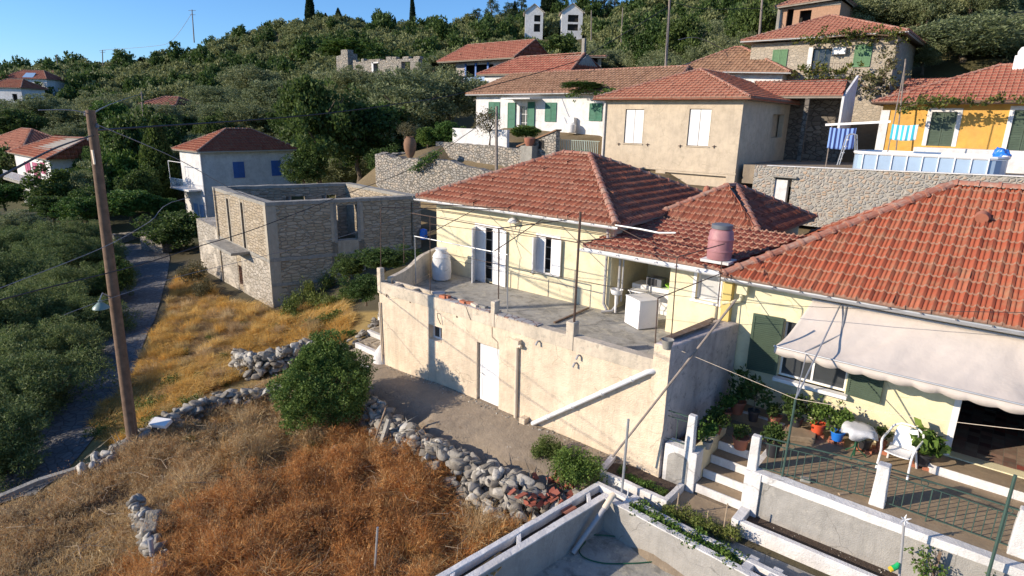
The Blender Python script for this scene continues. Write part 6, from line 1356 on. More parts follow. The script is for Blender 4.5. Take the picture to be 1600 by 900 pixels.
# ================================================================ rocks and rubble walls
def rock_v(rng, sub=2):
    P = unit(rng, 15)*rng.uniform(.75, 1.1, (15, 1))*np.array([1, rng.uniform(.6, .95), rng.uniform(.5, .8)])
    bm = bmesh.new(); vs_ = [bm.verts.new(q) for q in P]; r_ = bmesh.ops.convex_hull(bm, input=vs_); bmesh.ops.delete(bm, geom=[v for v in bm.verts if not v.link_faces], context='VERTS')
    bmesh.ops.bevel(bm, geom=list(bm.edges), offset=.06, segments=1, affect='EDGES'); bmesh.ops.triangulate(bm, faces=bm.faces[:])
    bm.verts.ensure_lookup_table(); V = np.array([v.co[:] for v in bm.verts]); F = np.array([[v.index for v in f.verts] for f in bm.faces]); bm.free()
    V += rng.normal(size=V.shape)*.012; return V, F
_rr = np.random.default_rng(8); ROCKS = [rock_v(_rr) for _ in range(14)]
def rock_mesh_from(name, items, mat):
    Vs = []; Fs = []; o = 0; rg = np.random.default_rng(len(items))
    for (x, y, z, s) in items:
        V, F = ROCKS[rg.integers(0, 14)]; Rm = np.array(Matrix.Rotation(rg.uniform(0, 6.28), 3, 'Z') @ Matrix.Rotation(rg.normal()*.4, 3, 'X')); Vs.append((V*s*rg.uniform(.85, 1.15, 3)) @ Rm.T+np.array([x, y, z])); Fs.append(F+o); o += len(V)
    return np_mesh(name, np.concatenate(Vs), np.concatenate(Fs))
def rubble(name, label, path, h, w_, seed, smin=.10, smax=.24, dens=26, lean=(0, 0)):
    """heap of individual stones along a line; path = (x, y) points"""
    rg = np.random.default_rng(seed); it = []
    P = [np.array(p, float) for p in path]; base = np.array([P[0][0], P[0][1], HZ(*P[0])])
    for a, b in zip(P[:-1], P[1:]):
        L = np.linalg.norm(b-a); d = (b-a)/L; n = np.array([-d[1], d[0]])
        for k in range(int(L*dens)):
            t = rg.random(); lay = rg.random()**.8; s = rg.uniform(smin, smax)*(1 if lay < .7 else 1.15); q = a+d*L*t+n*(rg.uniform(-1, 1)*w_*(1-.55*lay)+lean[0]*(1-lay)); z = HZ(*(a+d*L*t))+lay*h
            it.append((q[0]-base[0], q[1]-base[1], z-base[2], s))
    t = thing(name, label, 'stone wall', tuple(base)); link('stones', rock_mesh_from('stones', it, m_rock), m_rock, t); return t
rubble('rubble_wall', 'tumbled dry stone wall of pale boulders between the path and the dry field', [(1.9, -2.05), (3.2, -2.25), (4.6, -2.45), (6.2, -2.35), (7.6, -2.3), (8.5, -2.25)], .74, .42, 1, .08, .28, lean=(-.35, 0), dens=95)
rubble('rubble_wall', 'spill of stones lying below the boulder wall in the dry brush', [(4.6, -3.0), (6.0, -2.95), (7.4, -2.85), (8.4, -2.8)], .2, .45, 2, dens=12)
rubble('rubble_wall', 'low collapsed stone wall between the road verge and the brown field', [(-2.2, -8.1), (-2.5, -7.2), (-2.6, -6.3), (-2.8, -5.4), (-2.8, -4.5), (-2.2, -3.4), (-1.5, -2.5), (-.5, -2.2)], .46, .42, 3, .08, .26, dens=62)
rubble('rubble_wall', 'short thick rough stone retaining corner at the end of the golden grass', [(-6.0, -2.0), (-5.2, -2.4), (-4.1, -2.4), (-3.4, -1.4), (-3.2, -.6)], .8, .28, 4, .1, .26, dens=75)
m_rubc = None
def loose_rock(px, py, z, s, label):
    q = G(px, py, z); t = link('rock', rock_mesh_from('rock', [(0, 0, s*.35, s)], m_rock), m_rock); t.location = [float(c) for c in q]; tag(t, label, 'rock')
for a in ((731, 748, -.55, .26, 'pale flat boulder lying below the rubble wall'), (733, 772, -.7, .2, 'grey stone just under the pale flat boulder'), (690, 800-45, -.65, .17, 'small light stone in the brush left of the flat boulder'), (525, 708, -.8, .25, 'grey boulder in the middle of the brown field'), (530, 722, -.85, .18, 'smaller stone at the foot of the field boulder'), (818, 790, -.45, .34, 'large upright boulder beside the heap of broken tiles'), (838, 822, -.5, .28, 'boulder in front of the broken tile heap'), (812, 850, -.6, .26, 'lowest boulder left of the planter wall'), (125+3, 738, -1.2, .3, 'blocky grey rock at the corner of the field lip'), (150, 722, -1.15, .33, 'biggest grey rock at the field corner beside the pole')): loose_rock(*a)
rg = random.Random(5); tile_bits = MB()
for k in range(46):
    q = G(838+rg.uniform(-38, 58), 765+rg.uniform(-20, 24)+k*0, -.02); T_ = Matrix.Rotation(rg.uniform(-.7, .7), 3, 'X') @ Matrix.Rotation(rg.uniform(-.6, .6), 3, 'Y'); tile_bits.obox(q+[0, 0, rg.uniform(-.05, .12)], rg.uniform(.12, .3), rg.uniform(.07, .16), .025, rg.uniform(0, 3), T_)
tag(tile_bits.build('broken_tile_heap', m_tiler), 'heap of broken red roof tiles at the end of the rubble wall', 'tile heap')
rubble('rubble_wall', 'stones heaped under the broken red tiles beside the planter', [(8.3, -2.4), (8.9, -2.1), (9.2, -1.6)], .45, .35, 7, .1, .2, dens=50)
q = G(764//1, 0, 0) if False else G(252, 663, -.55); tag(MB().obox(q, .55, .3, .12, .5, Matrix.Rotation(.3, 3, 'X')).build('concrete_block', m_white, bev=.01), 'white block lying on the collapsed stone wall by the pole', 'block')
# concrete lip along the field, broken wall stub with a grey pipe
lip = MB(); a, b, c = G(-30, 790, -1.35), G(60, 752, -1.3), G(122, 733, -1.25); lip.bar(a, b, .16, .12); lip.bar(b, c, .16, .12); tag(lip.build('field_kerb', m_conc), 'pale concrete lip along the road edge of the field', 'kerb')
_a, _b = G(212, 790, -.8), G(262, 905, -.8)
rubble('wall_stub', 'broken grey stone wall stub in the lower left field', [tuple(_a[:2]), tuple((_a+_b)[:2]/2), tuple(_b[:2])], .5, .2, 15, .09, .2, dens=75)
_c = G(236, 810, -.5); tag(rough(MB().obox((_c[0], _c[1], -.72), .75, .3, .2, -.5).build('concrete_slab', m_oldc, bev=.03), .1, .03, 3), 'weathered concrete slab on top of the broken wall stub', 'slab')
a = G(238, 868, -.6); tag(MB().tube([a, a+[-.05, .02, .36]], .05, 10).build('pipe_stub', m_pipeg, smooth=True), 'short grey plastic pipe standing on the wall stub', 'pipe')
a = G(583, 935, -1.0); b = D(590, 824, float((a-CAM)[:2] @ FWD)); tag(MB().tube([a, b], .022, 8).build('steel_post', m_galv, smooth=True), 'thin galvanised steel post rising from the dry brush at the bottom edge', 'post')
a = G(971, 776, .1); b = D(982, 655, float((a-CAM)[:2] @ FWD)); tag(MB().tube([a, b], .03, 8).build('steel_post', m_galv, smooth=True), 'grey steel post standing in the planter before the terrace wall', 'post')
a = G(941, 786, .1) if False else G(979, 785, .12); tag(MB().tube([a, a+[.02, 0, .36]], .012, 6).build('thin_stake', m_white), 'short white stake beside the grey steel post', 'stake')
for (pa, pb, z, lab) in (((588, 718), (608, 655), -.5, 'lichen spotted concrete post leaning on the rubble wall'), ((576, 715), (603, 637), -.45, 'thin rotten plank leaning on the rubble wall')):
    a = G(pa[0], pa[1], -.75); d_ = float((a-CAM)[:2] @ FWD); b = D(pb[0], pb[1], d_+.35); tag(MB().bar(a, b, .12 if 'post' in lab else .05, .1 if 'post' in lab else .03).build('leaning_post' if 'post' in lab else 'plank', m_conc if 'post' in lab else m_wood), lab, 'post' if 'post' in lab else 'plank')

# ================================================================ sunken cistern with planters along its walls
ci = thing('cistern', 'open sunken cement cistern with white edged walls in the foreground', 'cistern', (11, -4, -.6))
zt = .22; fz_ = -.62
Ai = G(945, 778, zt)[:2]; Bi = G(740, 903, zt)[:2]; Ao = G(935, 752, zt)[:2]; Bo = G(676, 903, zt)[:2]; Ci = G(1180, 905, zt)[:2]
dA = (Bi-Ai)/np.linalg.norm(Bi-Ai); dAo = (Bo-Ao)/np.linalg.norm(Bo-Ao); dC = (Ci-Ai)/np.linalg.norm(Ci-Ai); nA = np.array([dA[1], -dA[0]])
if nA[0] > 0: nA = -nA
nC = np.array([-dC[1], dC[0]]); nC = nC if nC[1] > 0 else -nC
far1 = Ai+dA*8; far2 = Ai+dC*9
def strip(mb, a, b, n, w_, z0, z1): a, b, n = map(np.array, (a, b, n)); mb.prism([tuple(a), tuple(b), tuple(b+n*w_), tuple(a+n*w_)], z0, z1)
wb = MB(); strip(wb, Ai, far1, nA, .14, -1.2, zt-.03); strip(wb, Ai+nA*.14, far2+nA*0, nC, .14, -1.2, zt-.032); rough(wb.build('wall', m_grey, ci), .4, .008)
cp_ = MB(); strip(cp_, Ai-nA*.012, far1-nA*.012, nA, .16, zt-.03, zt); strip(cp_, Ai+nA*.14-nC*.012, far2-nC*.012, nC, .16, zt-.028, zt+.002); rough(cp_.build('edging', m_whitewash, ci), .25, .008)
fl_ = MB(); fl_.prism([tuple(Ai+nA*.1), tuple(far1+nA*.1), tuple(far1+dC*9), tuple(far2+nC*.1)], fz_-.3, fz_); fl_.build('cistern_floor', m_floor, ci)
# planter on its left wall
pl_ = thing('planter_trough', 'long white edged planter trough along the left wall of the cistern', 'planter', tuple(Ao)+(0,))
mb = MB(); fo_ = Ao+dAo*8; nO = np.array([-dAo[1], dAo[0]]); nO = nO if nO[0] > 0 else -nO; strip(mb, Ao, fo_, nO, .13, -.9, zt+.01)
for t in (.42, 2.55, 4.2): c = Ao+dAo*t; w0 = Ai+dA*(t-.1); mb.prism([tuple(c+nO*.1), tuple(c+dAo*.13+nO*.1), tuple(w0+dA*.13+nA*.1), tuple(w0+nA*.1)], -.2, zt-.005)
rough(mb.build('wall', m_whitewash, pl_, bev=.01), .25, .010); MB().prism([tuple(Ao+nO*.1), tuple(fo_+nO*.1), tuple(far1+nA*.1), tuple(Ai+nA*.1)], -.6, zt-.16).build('soil', m_soil, pl_)
a = G(768, 880, zt-.1); b_ = MB(); b_.prism([tuple(G(720, 905, .1)[:2]), tuple(G(765, 905, .1)[:2]), tuple(G(800, 868, .1)[:2]), tuple(G(780, 862, .1)[:2])], zt-.15, zt-.12); tag(b_.build('wooden_board', paint('orange_board', (.42, .22, .06), .2, 6, .7, .2, 40, dirt=(.7, .68, .62), dscale=8)), 'orange painted board with peeling white in the planter trough', 'board')
tr_ = MB(); a = G(890, 800, zt-.1); 
for k in range(3):
    c = a+np.array([.05*k, .1*k, 0]); ang = math.atan2(dA[1], dA[0]); M2 = Matrix.Rotation(ang, 3, 'Z')
    n = 6; base = len(tr_.v)
    for s in (0, 1):
        for i in range(n+1): t = math.pi*i/n; q = M2 @ Vector(((s-.5)*.36, math.cos(t)*.075+(k-1)*.13, math.sin(t)*.06)); tr_.v.append((a[0]+q.x, a[1]+q.y, a[2]+q.z))
    for i in range(n): tr_.f.append((base+i, base+i+1, base+n+2+i, base+n+1+i))
tag(tr_.build('roof_tile', m_terra), 'red ridged roof tile lying in the planter soil', 'tile')
# planter on its right wall, then beds and narrow path towards the terrace
pr_ = thing('planter_trough', 'long white edged planter trough along the right wall of the cistern', 'planter', tuple(Ao)+(0,))
mb = MB(); Co = Ao+nO*.0; far3 = far2+nC*.62; strip(mb, Ao+nO*.0, far3, -nC, .13, -.9, zt+.012)
for t in (.35, 3.05, 3.5): c = Ai+dC*t; mb.prism([tuple(c+nC*.12), tuple(c+dC*.17+nC*.12), tuple(c+dC*.17+nC*.62), tuple(c+nC*.62)], -.2, zt-.004)
rough(mb.build('wall', m_whitewash, pr_, bev=.01), .25, .010); MB().prism([tuple(Ai+nC*.12), tuple(far2+nC*.12), tuple(far2+nC*.6), tuple(Ai+nC*.6)], -.6, zt-.14).build('soil', m_soil, pr_)
b1 = thing('garden_bed', 'white edged bed with low plants at the foot of the terrace corner', 'garden bed', (9.8, -.5, 0))
mb = MB(); mb.prism([(9.15, -.75), (9.25, -.9), (11.0, -.95), (11.0, -.83), (9.3, -.78)], -.3, .24); mb.prism([(9.15, -.75), (9.3, -.78), (9.2, -.05), (9.05, -.05)], -.3, .24); mb.prism([(10.88, -.83), (11.0, -.83), (11.0, -.05), (10.88, -.05)], -.3, .24); rough(mb.build('wall', m_whitewash, b1, bev=.01), .2, .010); MB().prism([(9.25, -.78), (10.9, -.84), (10.9, -.05), (9.2, -.05)], -.3, .14).build('soil', m_soil, b1)
b2 = thing('garden_bed', 'long soil bed behind a white wall under the front terrace', 'garden bed', (15, -.4, 0))
MB().box(12.5, 21, -.62, -.5, -.3, .28).build('wall', m_whitewash, b2, bev=.01); MB().box(12.3, 12.5, -.62, -.06, -.3, .28).build('wall', m_whitewash, b2, bev=.01); MB().box(12.5, 21, -.5, -.0, -.3, .13).build('soil', m_soil, b2)
o = MB().prism([(9.6, -1.15), (21, -1.15), (21, -.62), (11, -.9), (9.6, -.95)], -.3, -.06).build('garden_path', m_conc); o['kind'] = 'structure'
# pipe leaning into the cistern, hose, boulders
a = G(951, 785, zt+.05); b = G(895, 864, fz_+.04); tag(MB().tube([a+(a-b)*.04, a, b], [.055, .055, .055], 12).build('drain_pipe', m_pipeg, smooth=True), 'grey plastic pipe leaning from the rim down into the cistern', 'pipe'); a2 = a+(a-b)*.1
tag(MB().tube([a2+[.02, .06, .05], a2+[0, 0, .03], a-(a-b)*.12], .066, 12).build('pipe_elbow', m_pipec, smooth=True), 'cream elbow joint on top of the leaning pipe', 'pipe joint')
pts = [(930, 835), (915, 845), (905, 860), (915, 872), (945, 880), (990, 880), (1035, 878), (1075, 890), (1100, 905)]; hp = [G(x, y, fz_+.02) for x, y in pts]
pts2 = [(905, 836), (960, 838), (1010, 850), (1050, 870), (1085, 905)]; hp2 = [G(x, y, fz_+.03) for x, y in pts2]
def smooth_path(P, k=6):
    P = [np.array(p) for p in P]; out = []
    for i in range(len(P)-1):
        p0 = P[max(i-1, 0)]; p1 = P[i]; p2 = P[i+1]; p3 = P[min(i+2, len(P)-1)]
        for s in range(k): t = s/k; out.append(.5*((2*p1)+(-p0+p2)*t+(2*p0-5*p1+4*p2-p3)*t*t+(-p0+3*p1-3*p2+p3)*t**3))
    out.append(P[-1]); return out
tag(MB().tube(smooth_path(list(reversed(hp2))+hp[1:]), .014, 6).build('garden_hose', m_hose, smooth=True), 'green garden hose looped on the cistern floor', 'hose')
for (x, y, s, lab) in ((905, 845, .12, 'grey stone behind the foot of the leaning pipe'), (895, 852, .1, 'grey stone left of the leaning pipe')): loose_rock(x, y, fz_, s, lab)
# bits and pieces laid on the parapet
def on_par(px, z=3.0): return VP(px, 500, (0, .12))
rg = random.Random(9)
pot = VP(686, 456, (0, .2)); tag(MB().lathe([(.0, 0), (.18, 0), (.21, .1), (.22, .1), (.0, .1)], (pot[0], .2, 3.0), 16).build('enamel_pot', m_pipeg, smooth=True), 'dented metal pot with a stone in it on the terrace parapet', 'pot')
for k, (px_, w_, mt, lab) in enumerate(((692, .28, m_brick, 'red brick on the parapet beside the metal pot'), (697, .2, m_brick, 'second red brick right of the metal pot'), (724, .25, m_brick, 'dark red brick in the middle of the parapet'), (732, .22, m_brick, 'broken red brick in the middle of the parapet'), (742, .3, m_pipec, 'pale stone slab on the parapet'), (752, .3, m_conc, 'grey stone slab near the middle parapet post'))):
    x = VP(px_, 480, (0, .12))[0]; tag(MB().obox((x, .13+.05*(k % 2), 3.002), w_, .14, .09, rg.uniform(-.3, .3)).build('brick' if mt is m_brick else 'stone_slab', mt, bev=.008), lab, 'brick' if mt is m_brick else 'slab')
mb = MB(); mb.box(3.1, 4.9, -.04, .2, 3.003, 3.03); tag(mb.build('coping_tiles', masonry('coping_slabs', [(.5, .48, .46), (.4, .38, .37), (.55, .5, .46)], (.3, .14, .09), (5, 4, 3), .03, .4)), 'thin loose coping slabs on the parapet left of the middle post', 'coping')
mb = MB(); mb.box(5.16, 6.6, -.05, .22, 3.003, 3.03); tag(mb.build('coping_tiles', MATS.get('x') or masonry('coping_slabs2', [(.5, .48, .46), (.36, .34, .33), (.5, .2, .12)], (.2, .12, .09), (5, 4, 3), .04, .5)), 'broken loose coping slabs on the parapet right of the middle post', 'coping')
a = G(866, 504, 2.53) ; b = G(920, 481, 2.55); tag(MB().bar(a, b, .06, .04).build('board', m_wood), 'dark board lying on the terrace floor', 'board')
vp_ = G(1042, 545, 3.45); pt2 = thing('small_pot', 'small mossy plant pot on the terrace corner', 'flower pot', tuple(vp_)); MB().lathe([(.09, 0), (.13, .2), (.14, .22), (.11, .2), (0, .18)], tuple(vp_), 14).build('pot', m_conc, pt2, smooth=True)
a = VP(957, 714, (0, -1.0)); b = VP(1150, 468, (0, .75)); tag(MB().tube([a, b], .027, 8).build('long_pole', m_poleg, smooth=True), 'long thin pale pole leaning across the terrace side wall', 'pole')
tag(MB().obox(G(665, 375, 2.2), .01, .01, .01).build('x', m_blues), None) if False else None
bl_ = VP(661, 362, (-10.2, 0), 90); tag(MB().lathe([(0, 0), (.2, .02), (.22, .3), (.2, .55), (.05, .62)], tuple(VP(662, 374, (-9.95, 0), 90)), 14).build('blue_barrel', m_blue, smooth=True), 'blue plastic barrel in the end doorway of the ruin', 'barrel')

# ================================================================ pergola frame on the terrace
pg = thing('pergola_frame', 'rusty thin rod pergola frame standing on the terrace parapet', 'pergola', (4, .1, 3))
Y0 = .08; Y1 = 3.7
def pv(x, y, yy): return VP(x, y, (0, yy))
posts = [((595, 437), (595, 324), Y0, .014), ((672, 459), (672, 337), Y0, .014), ((779, 467), (779, 356), Y0, .016), ((897, 506), (907, 331), Y0, .03), ((631, 411), (631, 355), 1.6, .012)]
for a, b, yy, r_ in posts: MB().tube([pv(*a, yy), pv(*b, yy)], r_, 6).build('post', m_rust, pg)
for a, ya, b, yb, r_ in (((597, 324), Y0, (783, 328), Y1, .014), ((643, 333), Y0, (902, 379), Y0, .013), ((683, 328), Y1, (955, 367), Y1, .014), ((663, 369), Y0, (747, 325), Y1, .012), ((773, 392), Y0, (856, 337), Y1, .014), ((779, 357), Y0, (891, 343), Y1, .015), ((690, 395), 2.5, (960, 449), 2.5, .008), ((902, 377), Y0, (985, 370), 3.0, .016), ((672, 350), Y0, (955, 385), 1.0, .008), ((645, 318), 1, (812, 326), Y1, .015), ((955, 350), 3.2, (1062, 404), 1.0, .01)): MB().tube([pv(*a, ya), pv(*b, yb)], r_, 6).build('rod', m_rust, pg)
gf = thing('clothes_frame', 'grey painted pipe frame standing on the terrace floor', 'frame', (1, 1, 2.5)); a = G(650, 446, 2.5); b = G(793, 487, 2.5); at = D(648, 369, float((a-CAM)[:2] @ FWD)); bt2 = D(793, 398, float((b-CAM)[:2] @ FWD)); MB().tube([a, at, bt2, b], .022, 8).build('pipe', m_galv, gf)
pg2 = thing('pergola_frame', 'smaller rod frame over the right corner of the terrace by the pink tank', 'pergola', (9, 1, 3))
for a, b, ya, yb, r_ in (((1048, 540), (1058, 402), .3, .3, .013), ((1023, 548), (1028, 466), .1, .1, .014), ((1120, 500), (1128, 408), 2.6, 2.6, .012)): MB().tube([pv(*a, ya), pv(*b, yb)], r_, 6).build('post', m_rust, pg2)
for a, ya, b, yb in (((1028, 466), .1, (1130, 426), 2.6), ((1058, 402), .3, (1132, 381), 2.6), ((905, 378), Y0, (1058, 403), .3)): MB().tube([pv(*a, ya), pv(*b, yb)], .012, 6).build('rod', m_rust, pg2)
tag(MB().tube([pv(962, 352, 3.4), pv(1000, 358, 3.3), pv(1030, 364, 3.2), pv(1056, 364, 3.2)], .03, 8).build('bent_pipe', m_galv, smooth=True), 'bent grey pipe above the porch roof edge', 'pipe')

# ================================================================ utility poles, cables, street lamp
def cable(pts, r, mat, label, sag=0, n=14):
    P = [np.array(p, float) for p in pts]; out = []
    if len(P) == 2:
        a, b = P; L = np.linalg.norm(b-a); out = [a+(b-a)*i/n-np.array([0, 0, 4*sag*(i/n)*(1-i/n)]) for i in range(n+1)]
    else: out = smooth_path(P, 5)
    return tag(MB().tube(out, r, 5).build('power_cable', mat, smooth=True), label, 'cable')
pb0 = G(207, 687, -.85); pd = float((pb0-CAM)[:2] @ FWD); ptop = D(141, 172, pd)
up_ = thing('utility_pole', 'tall brown wooden utility pole leaning in the field at left', 'utility pole', tuple(pb0)); MB().tube([pb0-[0, 0, .3], pb0+(ptop-pb0)*.5, ptop], [.155, .135, .105], 14).build('post', m_pole, up_, smooth=True)
side = CR*.13; MB().tube([pb0+side*1.05+CF*-.06, pb0+(ptop-pb0)*.5+side*.9, ptop-(ptop-pb0)*.02+side*.7], .014, 5).build('conduit', m_pipeg, up_)
for k, dz in enumerate((.15, .45, .75)): mb = MB(); q = ptop-(ptop-pb0)/np.linalg.norm(ptop-pb0)*dz; mb.lathe([(0, 0), (.035, .01), (.05, .05), (.03, .08), (.045, .11), (0, .14)], tuple(q+side*(1 if k % 2 else -1)*.9), 10); mb.build('insulator', m_tankg, up_)
if 1: q = ptop-(ptop-pb0)*.12; mb = MB(); mb.bar(q-CF*.12-[0, 0, .25], q-CF*.12+[0, 0, .1], .13, .03); mb.build('plate', m_pipec, up_)
lp = thing('street_lamp', 'old pale green street lamp shade bracketed on the utility pole', 'street lamp', tuple(D(170, 465, pd))); q = D(172, 464, pd-.1); e = D(160, 458, pd-.5); s_ = D(157, 476, pd-.55)
MB().tube([q, e, s_+[0, 0, .14]], .016, 6).build('arm', m_pipeg, lp, smooth=True); MB().lathe([(.20, 0), (.19, .04), (.10, .12), (.045, .17), (.045, .22), (0, .23)], tuple(s_-[0, 0, .1]), 18, False).build('lamp_shade', paint('pale_green_enamel', (.18, .25, .22), .1, 3, .4, 0), lp, smooth=True); MB().lathe([(0, -.06), (.06, -.03), (.07, .04), (0, .08)], tuple(s_-[0, 0, .08]), 10).build('bulb', m_chair, lp, smooth=True)
def pole(px, pyb, pyt, dist, label, arms=False, r=.12, dx=0, mat=None):
    b = D(px, pyb, dist); t = D(px+dx, pyt, dist); p = thing('utility_pole', label, 'utility pole', tuple(b)); MB().tube([b-[0, 0, 1], t], [r, r*.75], 8).build('post', mat or m_poleg, p, smooth=True)
    if arms:
        mb = MB(); L = (t-b)[2]
        for k in range(2): c = t-np.array([0, 0, .3+k*1.4*L/10]); mb.bar(c-CR*(1.3-k*.3), c+CR*(1.3-k*.3), .12, .12)
        mb.build('cross_arm', m_poleg, p)
    return t
P_mid = pole(776, 272, 166, 33, 'slim grey pole rising behind the red hip roof beside the garden wall', r=.09)
P_r1 = pole(1041, 102, -12, 52, 'tall grey pole behind the beige house roof', dx=6); P_r2 = pole(1187, 58, -25, 60, 'wooden pole left of the unfinished brick house', dx=6)
P_s = pole(303, 62, 15, 235, 'power pole with cross arms on the left skyline', True, .22, dx=-3); P_s2 = pole(160, 98, 78, 260, 'far small power pole with cross arms on the left skyline', True, .22)
P_s3 = pole(90, 102, 85, 260, 'thin leaning power pole at the left end of the skyline', False, .2, dx=-2); pole(223, 178, 143, 80, 'weathered pole beside the half hidden red roof', r=.12, dx=-2); pole(640, 30, 0, 120, 'x', r=.1) if False else None
pole(971, 60, 12, 130, 'dark pole on the wooded slope above the white house', r=.12, dx=2); pole(924, 55, 16, 130, 'thin pole right of the twin villas', r=.12)
cable([ptop-[0, 0, .3], D(280, 250, 22), D(366, 297, 28), D(430, 322, 31)], .014, m_cableg, 'grey service cable running from the utility pole down to the ruin')
cable([ptop-[0, 0, .5], D(185, 201, 18), D(400, 187, 28), D(510, 177, 33), D(617, 163, 38), D(723, 145, 43), D(880, 102, 48), D(925, 82, 50), P_r1-[0, 0, 1]], .03, m_cable, 'long black cable from the utility pole across the woods to the far right pole')
cable([ptop-[0, 0, .6], D(90, 230, 10.5), D(0, 276, 7.5), D(-60, 305, 6)], .016, m_cable, 'thick black cable leaving the utility pole towards the left edge')
cable([D(-40, 480, 9), D(60, 453, 11), D(213, 415, 14.2), D(310, 385, 17), D(400, 357, 20), D(527, 308, 25), D(660, 255, 30), P_mid-[0, 0, .3]], .014, m_cable, 'black cable crossing in front of the ruin to the slim grey pole')
cable([D(-40, 465, 9), D(0, 450, 10), D(160, 387, 13), D(233, 347, 15.5), D(290, 310, 18), D(420, 300, 30)], .008, m_cableg, 'thin grey wire rising from the left edge behind the utility pole')
cable([D(100, 492, 14), D(160, 470, 15), D(280, 432, 17), D(400, 403, 19), D(560, 362, 21), D(684, 318, 23)], .008, m_cableg, 'thin pale wire passing the ruin corner to the yellow house eave')
cable([D(0, 0, 30) if False else ptop-[0, 0, .1], D(110, 172, 15), D(60, 172, 14)], .012, m_cableg, 'short grey wire at the top of the utility pole going left')
cable([ptop-[0, 0, .1], D(180, 160, 40), D(222, 146, 80)], .02, m_cableg, 'grey wire from the pole top to the weathered pole behind')
cable([P_s-[0, 0, 1], D(270, 62, 240), D(240, 72, 245), P_s2], .06, m_cableg, 'wires between the skyline power poles', 0)
cable([P_r1-[0, 0, .6], D(1100, 14, 56), P_r2-[0, 0, 2]], .025, m_cable, 'black cable between the two poles at the top right', .2)
cable([P_r2-[0, 0, 7], D(1100, 62, 52), D(1060, 62, 50)], .02, m_cableg, 'grey wire crossing the trees above the beige house')
cable([pv(800, 420, .1), pv(987, 453, 1.0), pv(1200, 475, 1.8), pv(1400, 484, 1.8), pv(1640, 489, 1.8)], .006, m_cable, 'thin dark wire stretched from the terrace across the awning')
cable([pv(1047, 541, .2), pole_t], .005, m_pipec, 'pale washing line from the terrace corner to the awning post'); cable([pole_t, D(1640, 676, 8.6)], .005, m_pipec, 'pale washing line from the awning post across the terrace door', .04)
cable([pv(1030, 150, 20), pv(1180, 225, 20)] if False else [P_mid-[0, 0, .5], D(700, 225, 38), D(600, 268, 33)], .01, m_cableg, 'thin wire from the slim grey pole down to the ruin')
# ================================================================ terrace furniture and flower pots
ch = thing('plastic_chair', 'white plastic armchair standing by the railing of the front terrace', 'chair', (0, 0, 0))
cb_ = G(1400, 733, T1); 
mb = MB(); s_ = .46                                    # local: faces -y
n = 10; V = []; 
def grid_surf(fn, nu, nv, th=.008):
    vs_ = [fn(i/nu, j/nv) for i in range(nu+1) for j in range(nv+1)]; f = [(i*(nv+1)+j, (i+1)*(nv+1)+j, (i+1)*(nv+1)+j+1, i*(nv+1)+j+1) for i in range(nu) for j in range(nv)]; return vs_, f
vs_, f = grid_surf(lambda u, v: ((u-.5)*.44, -.22+.44*v, .42-.03*math.sin(math.pi*v)-.02*math.cos((u-.5)*3)), 8, 8); me = np_mesh('seat', vs_, f); o = link('seat', me, m_chair, ch, True); o.modifiers.new('s', 'SOLIDIFY').thickness = .02
vs_, f = grid_surf(lambda u, v: ((u-.5)*(.40+.02*v)*(1-.25*max(0, v-.75)*4*abs(u-.5)*2), .22+.14*v-.05*(1-(2*u-1)**2)*0+.03*(2*u-1)**2*-1, .40+.43*v), 10, 10); me = np_mesh('backrest', vs_, f); o = link('backrest', me, m_chair, ch, True); o.modifiers.new('s', 'SOLIDIFY').thickness = .02
for sx_ in (-1, 1):
    MB().tube(smooth_path([(sx_*.2, .37, .82), (sx_*.27, .34, .76), (sx_*.30, .2, .68), (sx_*.30, -.12, .66), (sx_*.29, -.24, .6), (sx_*.27, -.25, .4), (sx_*.28, -.29, 0)]), .022, 8).build('armrest', m_chair, ch, smooth=True, local=True)
    MB().tube([(sx_*.22, .22, .42), (sx_*.27, .36, 0)], [.028, .02], 8).build('leg', m_chair, ch, smooth=True, local=True)
mb = MB(); mb.tube(smooth_path([(-.2, .37, .82), (-.1, .385, .86), (.1, .385, .86), (.2, .37, .82)]), .02, 8); mb.build('top_rail', m_chair, ch, smooth=True, local=True)
ch.location = [float(c) for c in cb_]; ch.rotation_euler = (0, 0, R(-8)); ch.scale = (1.05, 1.05, 1.05)
tbp = G(1334, 712, T1); rt_ = thing('round_table', 'small round table with green ornate iron foot under a white cloth', 'table', tuple(tbp)); c = tbp
MB().lathe([(.0, .68), (.3, .68), (.3, .70), (0, .70)], tuple(c), 20).build('tabletop', m_greenm, rt_); mb = MB(); mb.tube([c, c+[0, 0, .68]], .02, 8)
for k in range(3):
    a = 2.1*k+.4; d = np.array([math.cos(a), math.sin(a), 0]); mb.tube(smooth_path([c+d*.25, c+d*.2+[0, 0, .06], c+d*.05+[0, 0, .2], c+d*.02+[0, 0, .35]]), .014, 6); mb.tube(smooth_path([c+d*.02+[0, 0, .35], c+d*.16+[0, 0, .45], c+d*.1+[0, 0, .6]]), .012, 6)
mb.build('leg', m_hose, rt_, smooth=True)
n = 48; V = [(c[0], c[1], c[2]+.712)]; F = []; rings = ((.16, .711), (.31, .708), (.335, .64), (.345, .55))
for j, (r_, z) in enumerate(rings):
    for k in range(n): a = 6.2832*k/n; w_ = .0 if j < 2 else .03*(j-1)*math.sin(a*7+math.sin(a*3)*2); V.append((c[0]+math.cos(a)*(r_+w_), c[1]+math.sin(a)*(r_+w_), c[2]+z-(0 if j < 3 else .06*math.sin(a*4+1))))
F3 = [(0, 1+k, 1+(k+1) % n) for k in range(n)]; F4 = [(1+j*n+k, 1+(j+1)*n+k, 1+(j+1)*n+(k+1) % n, 1+j*n+(k+1) % n) for j in range(3) for k in range(n)]
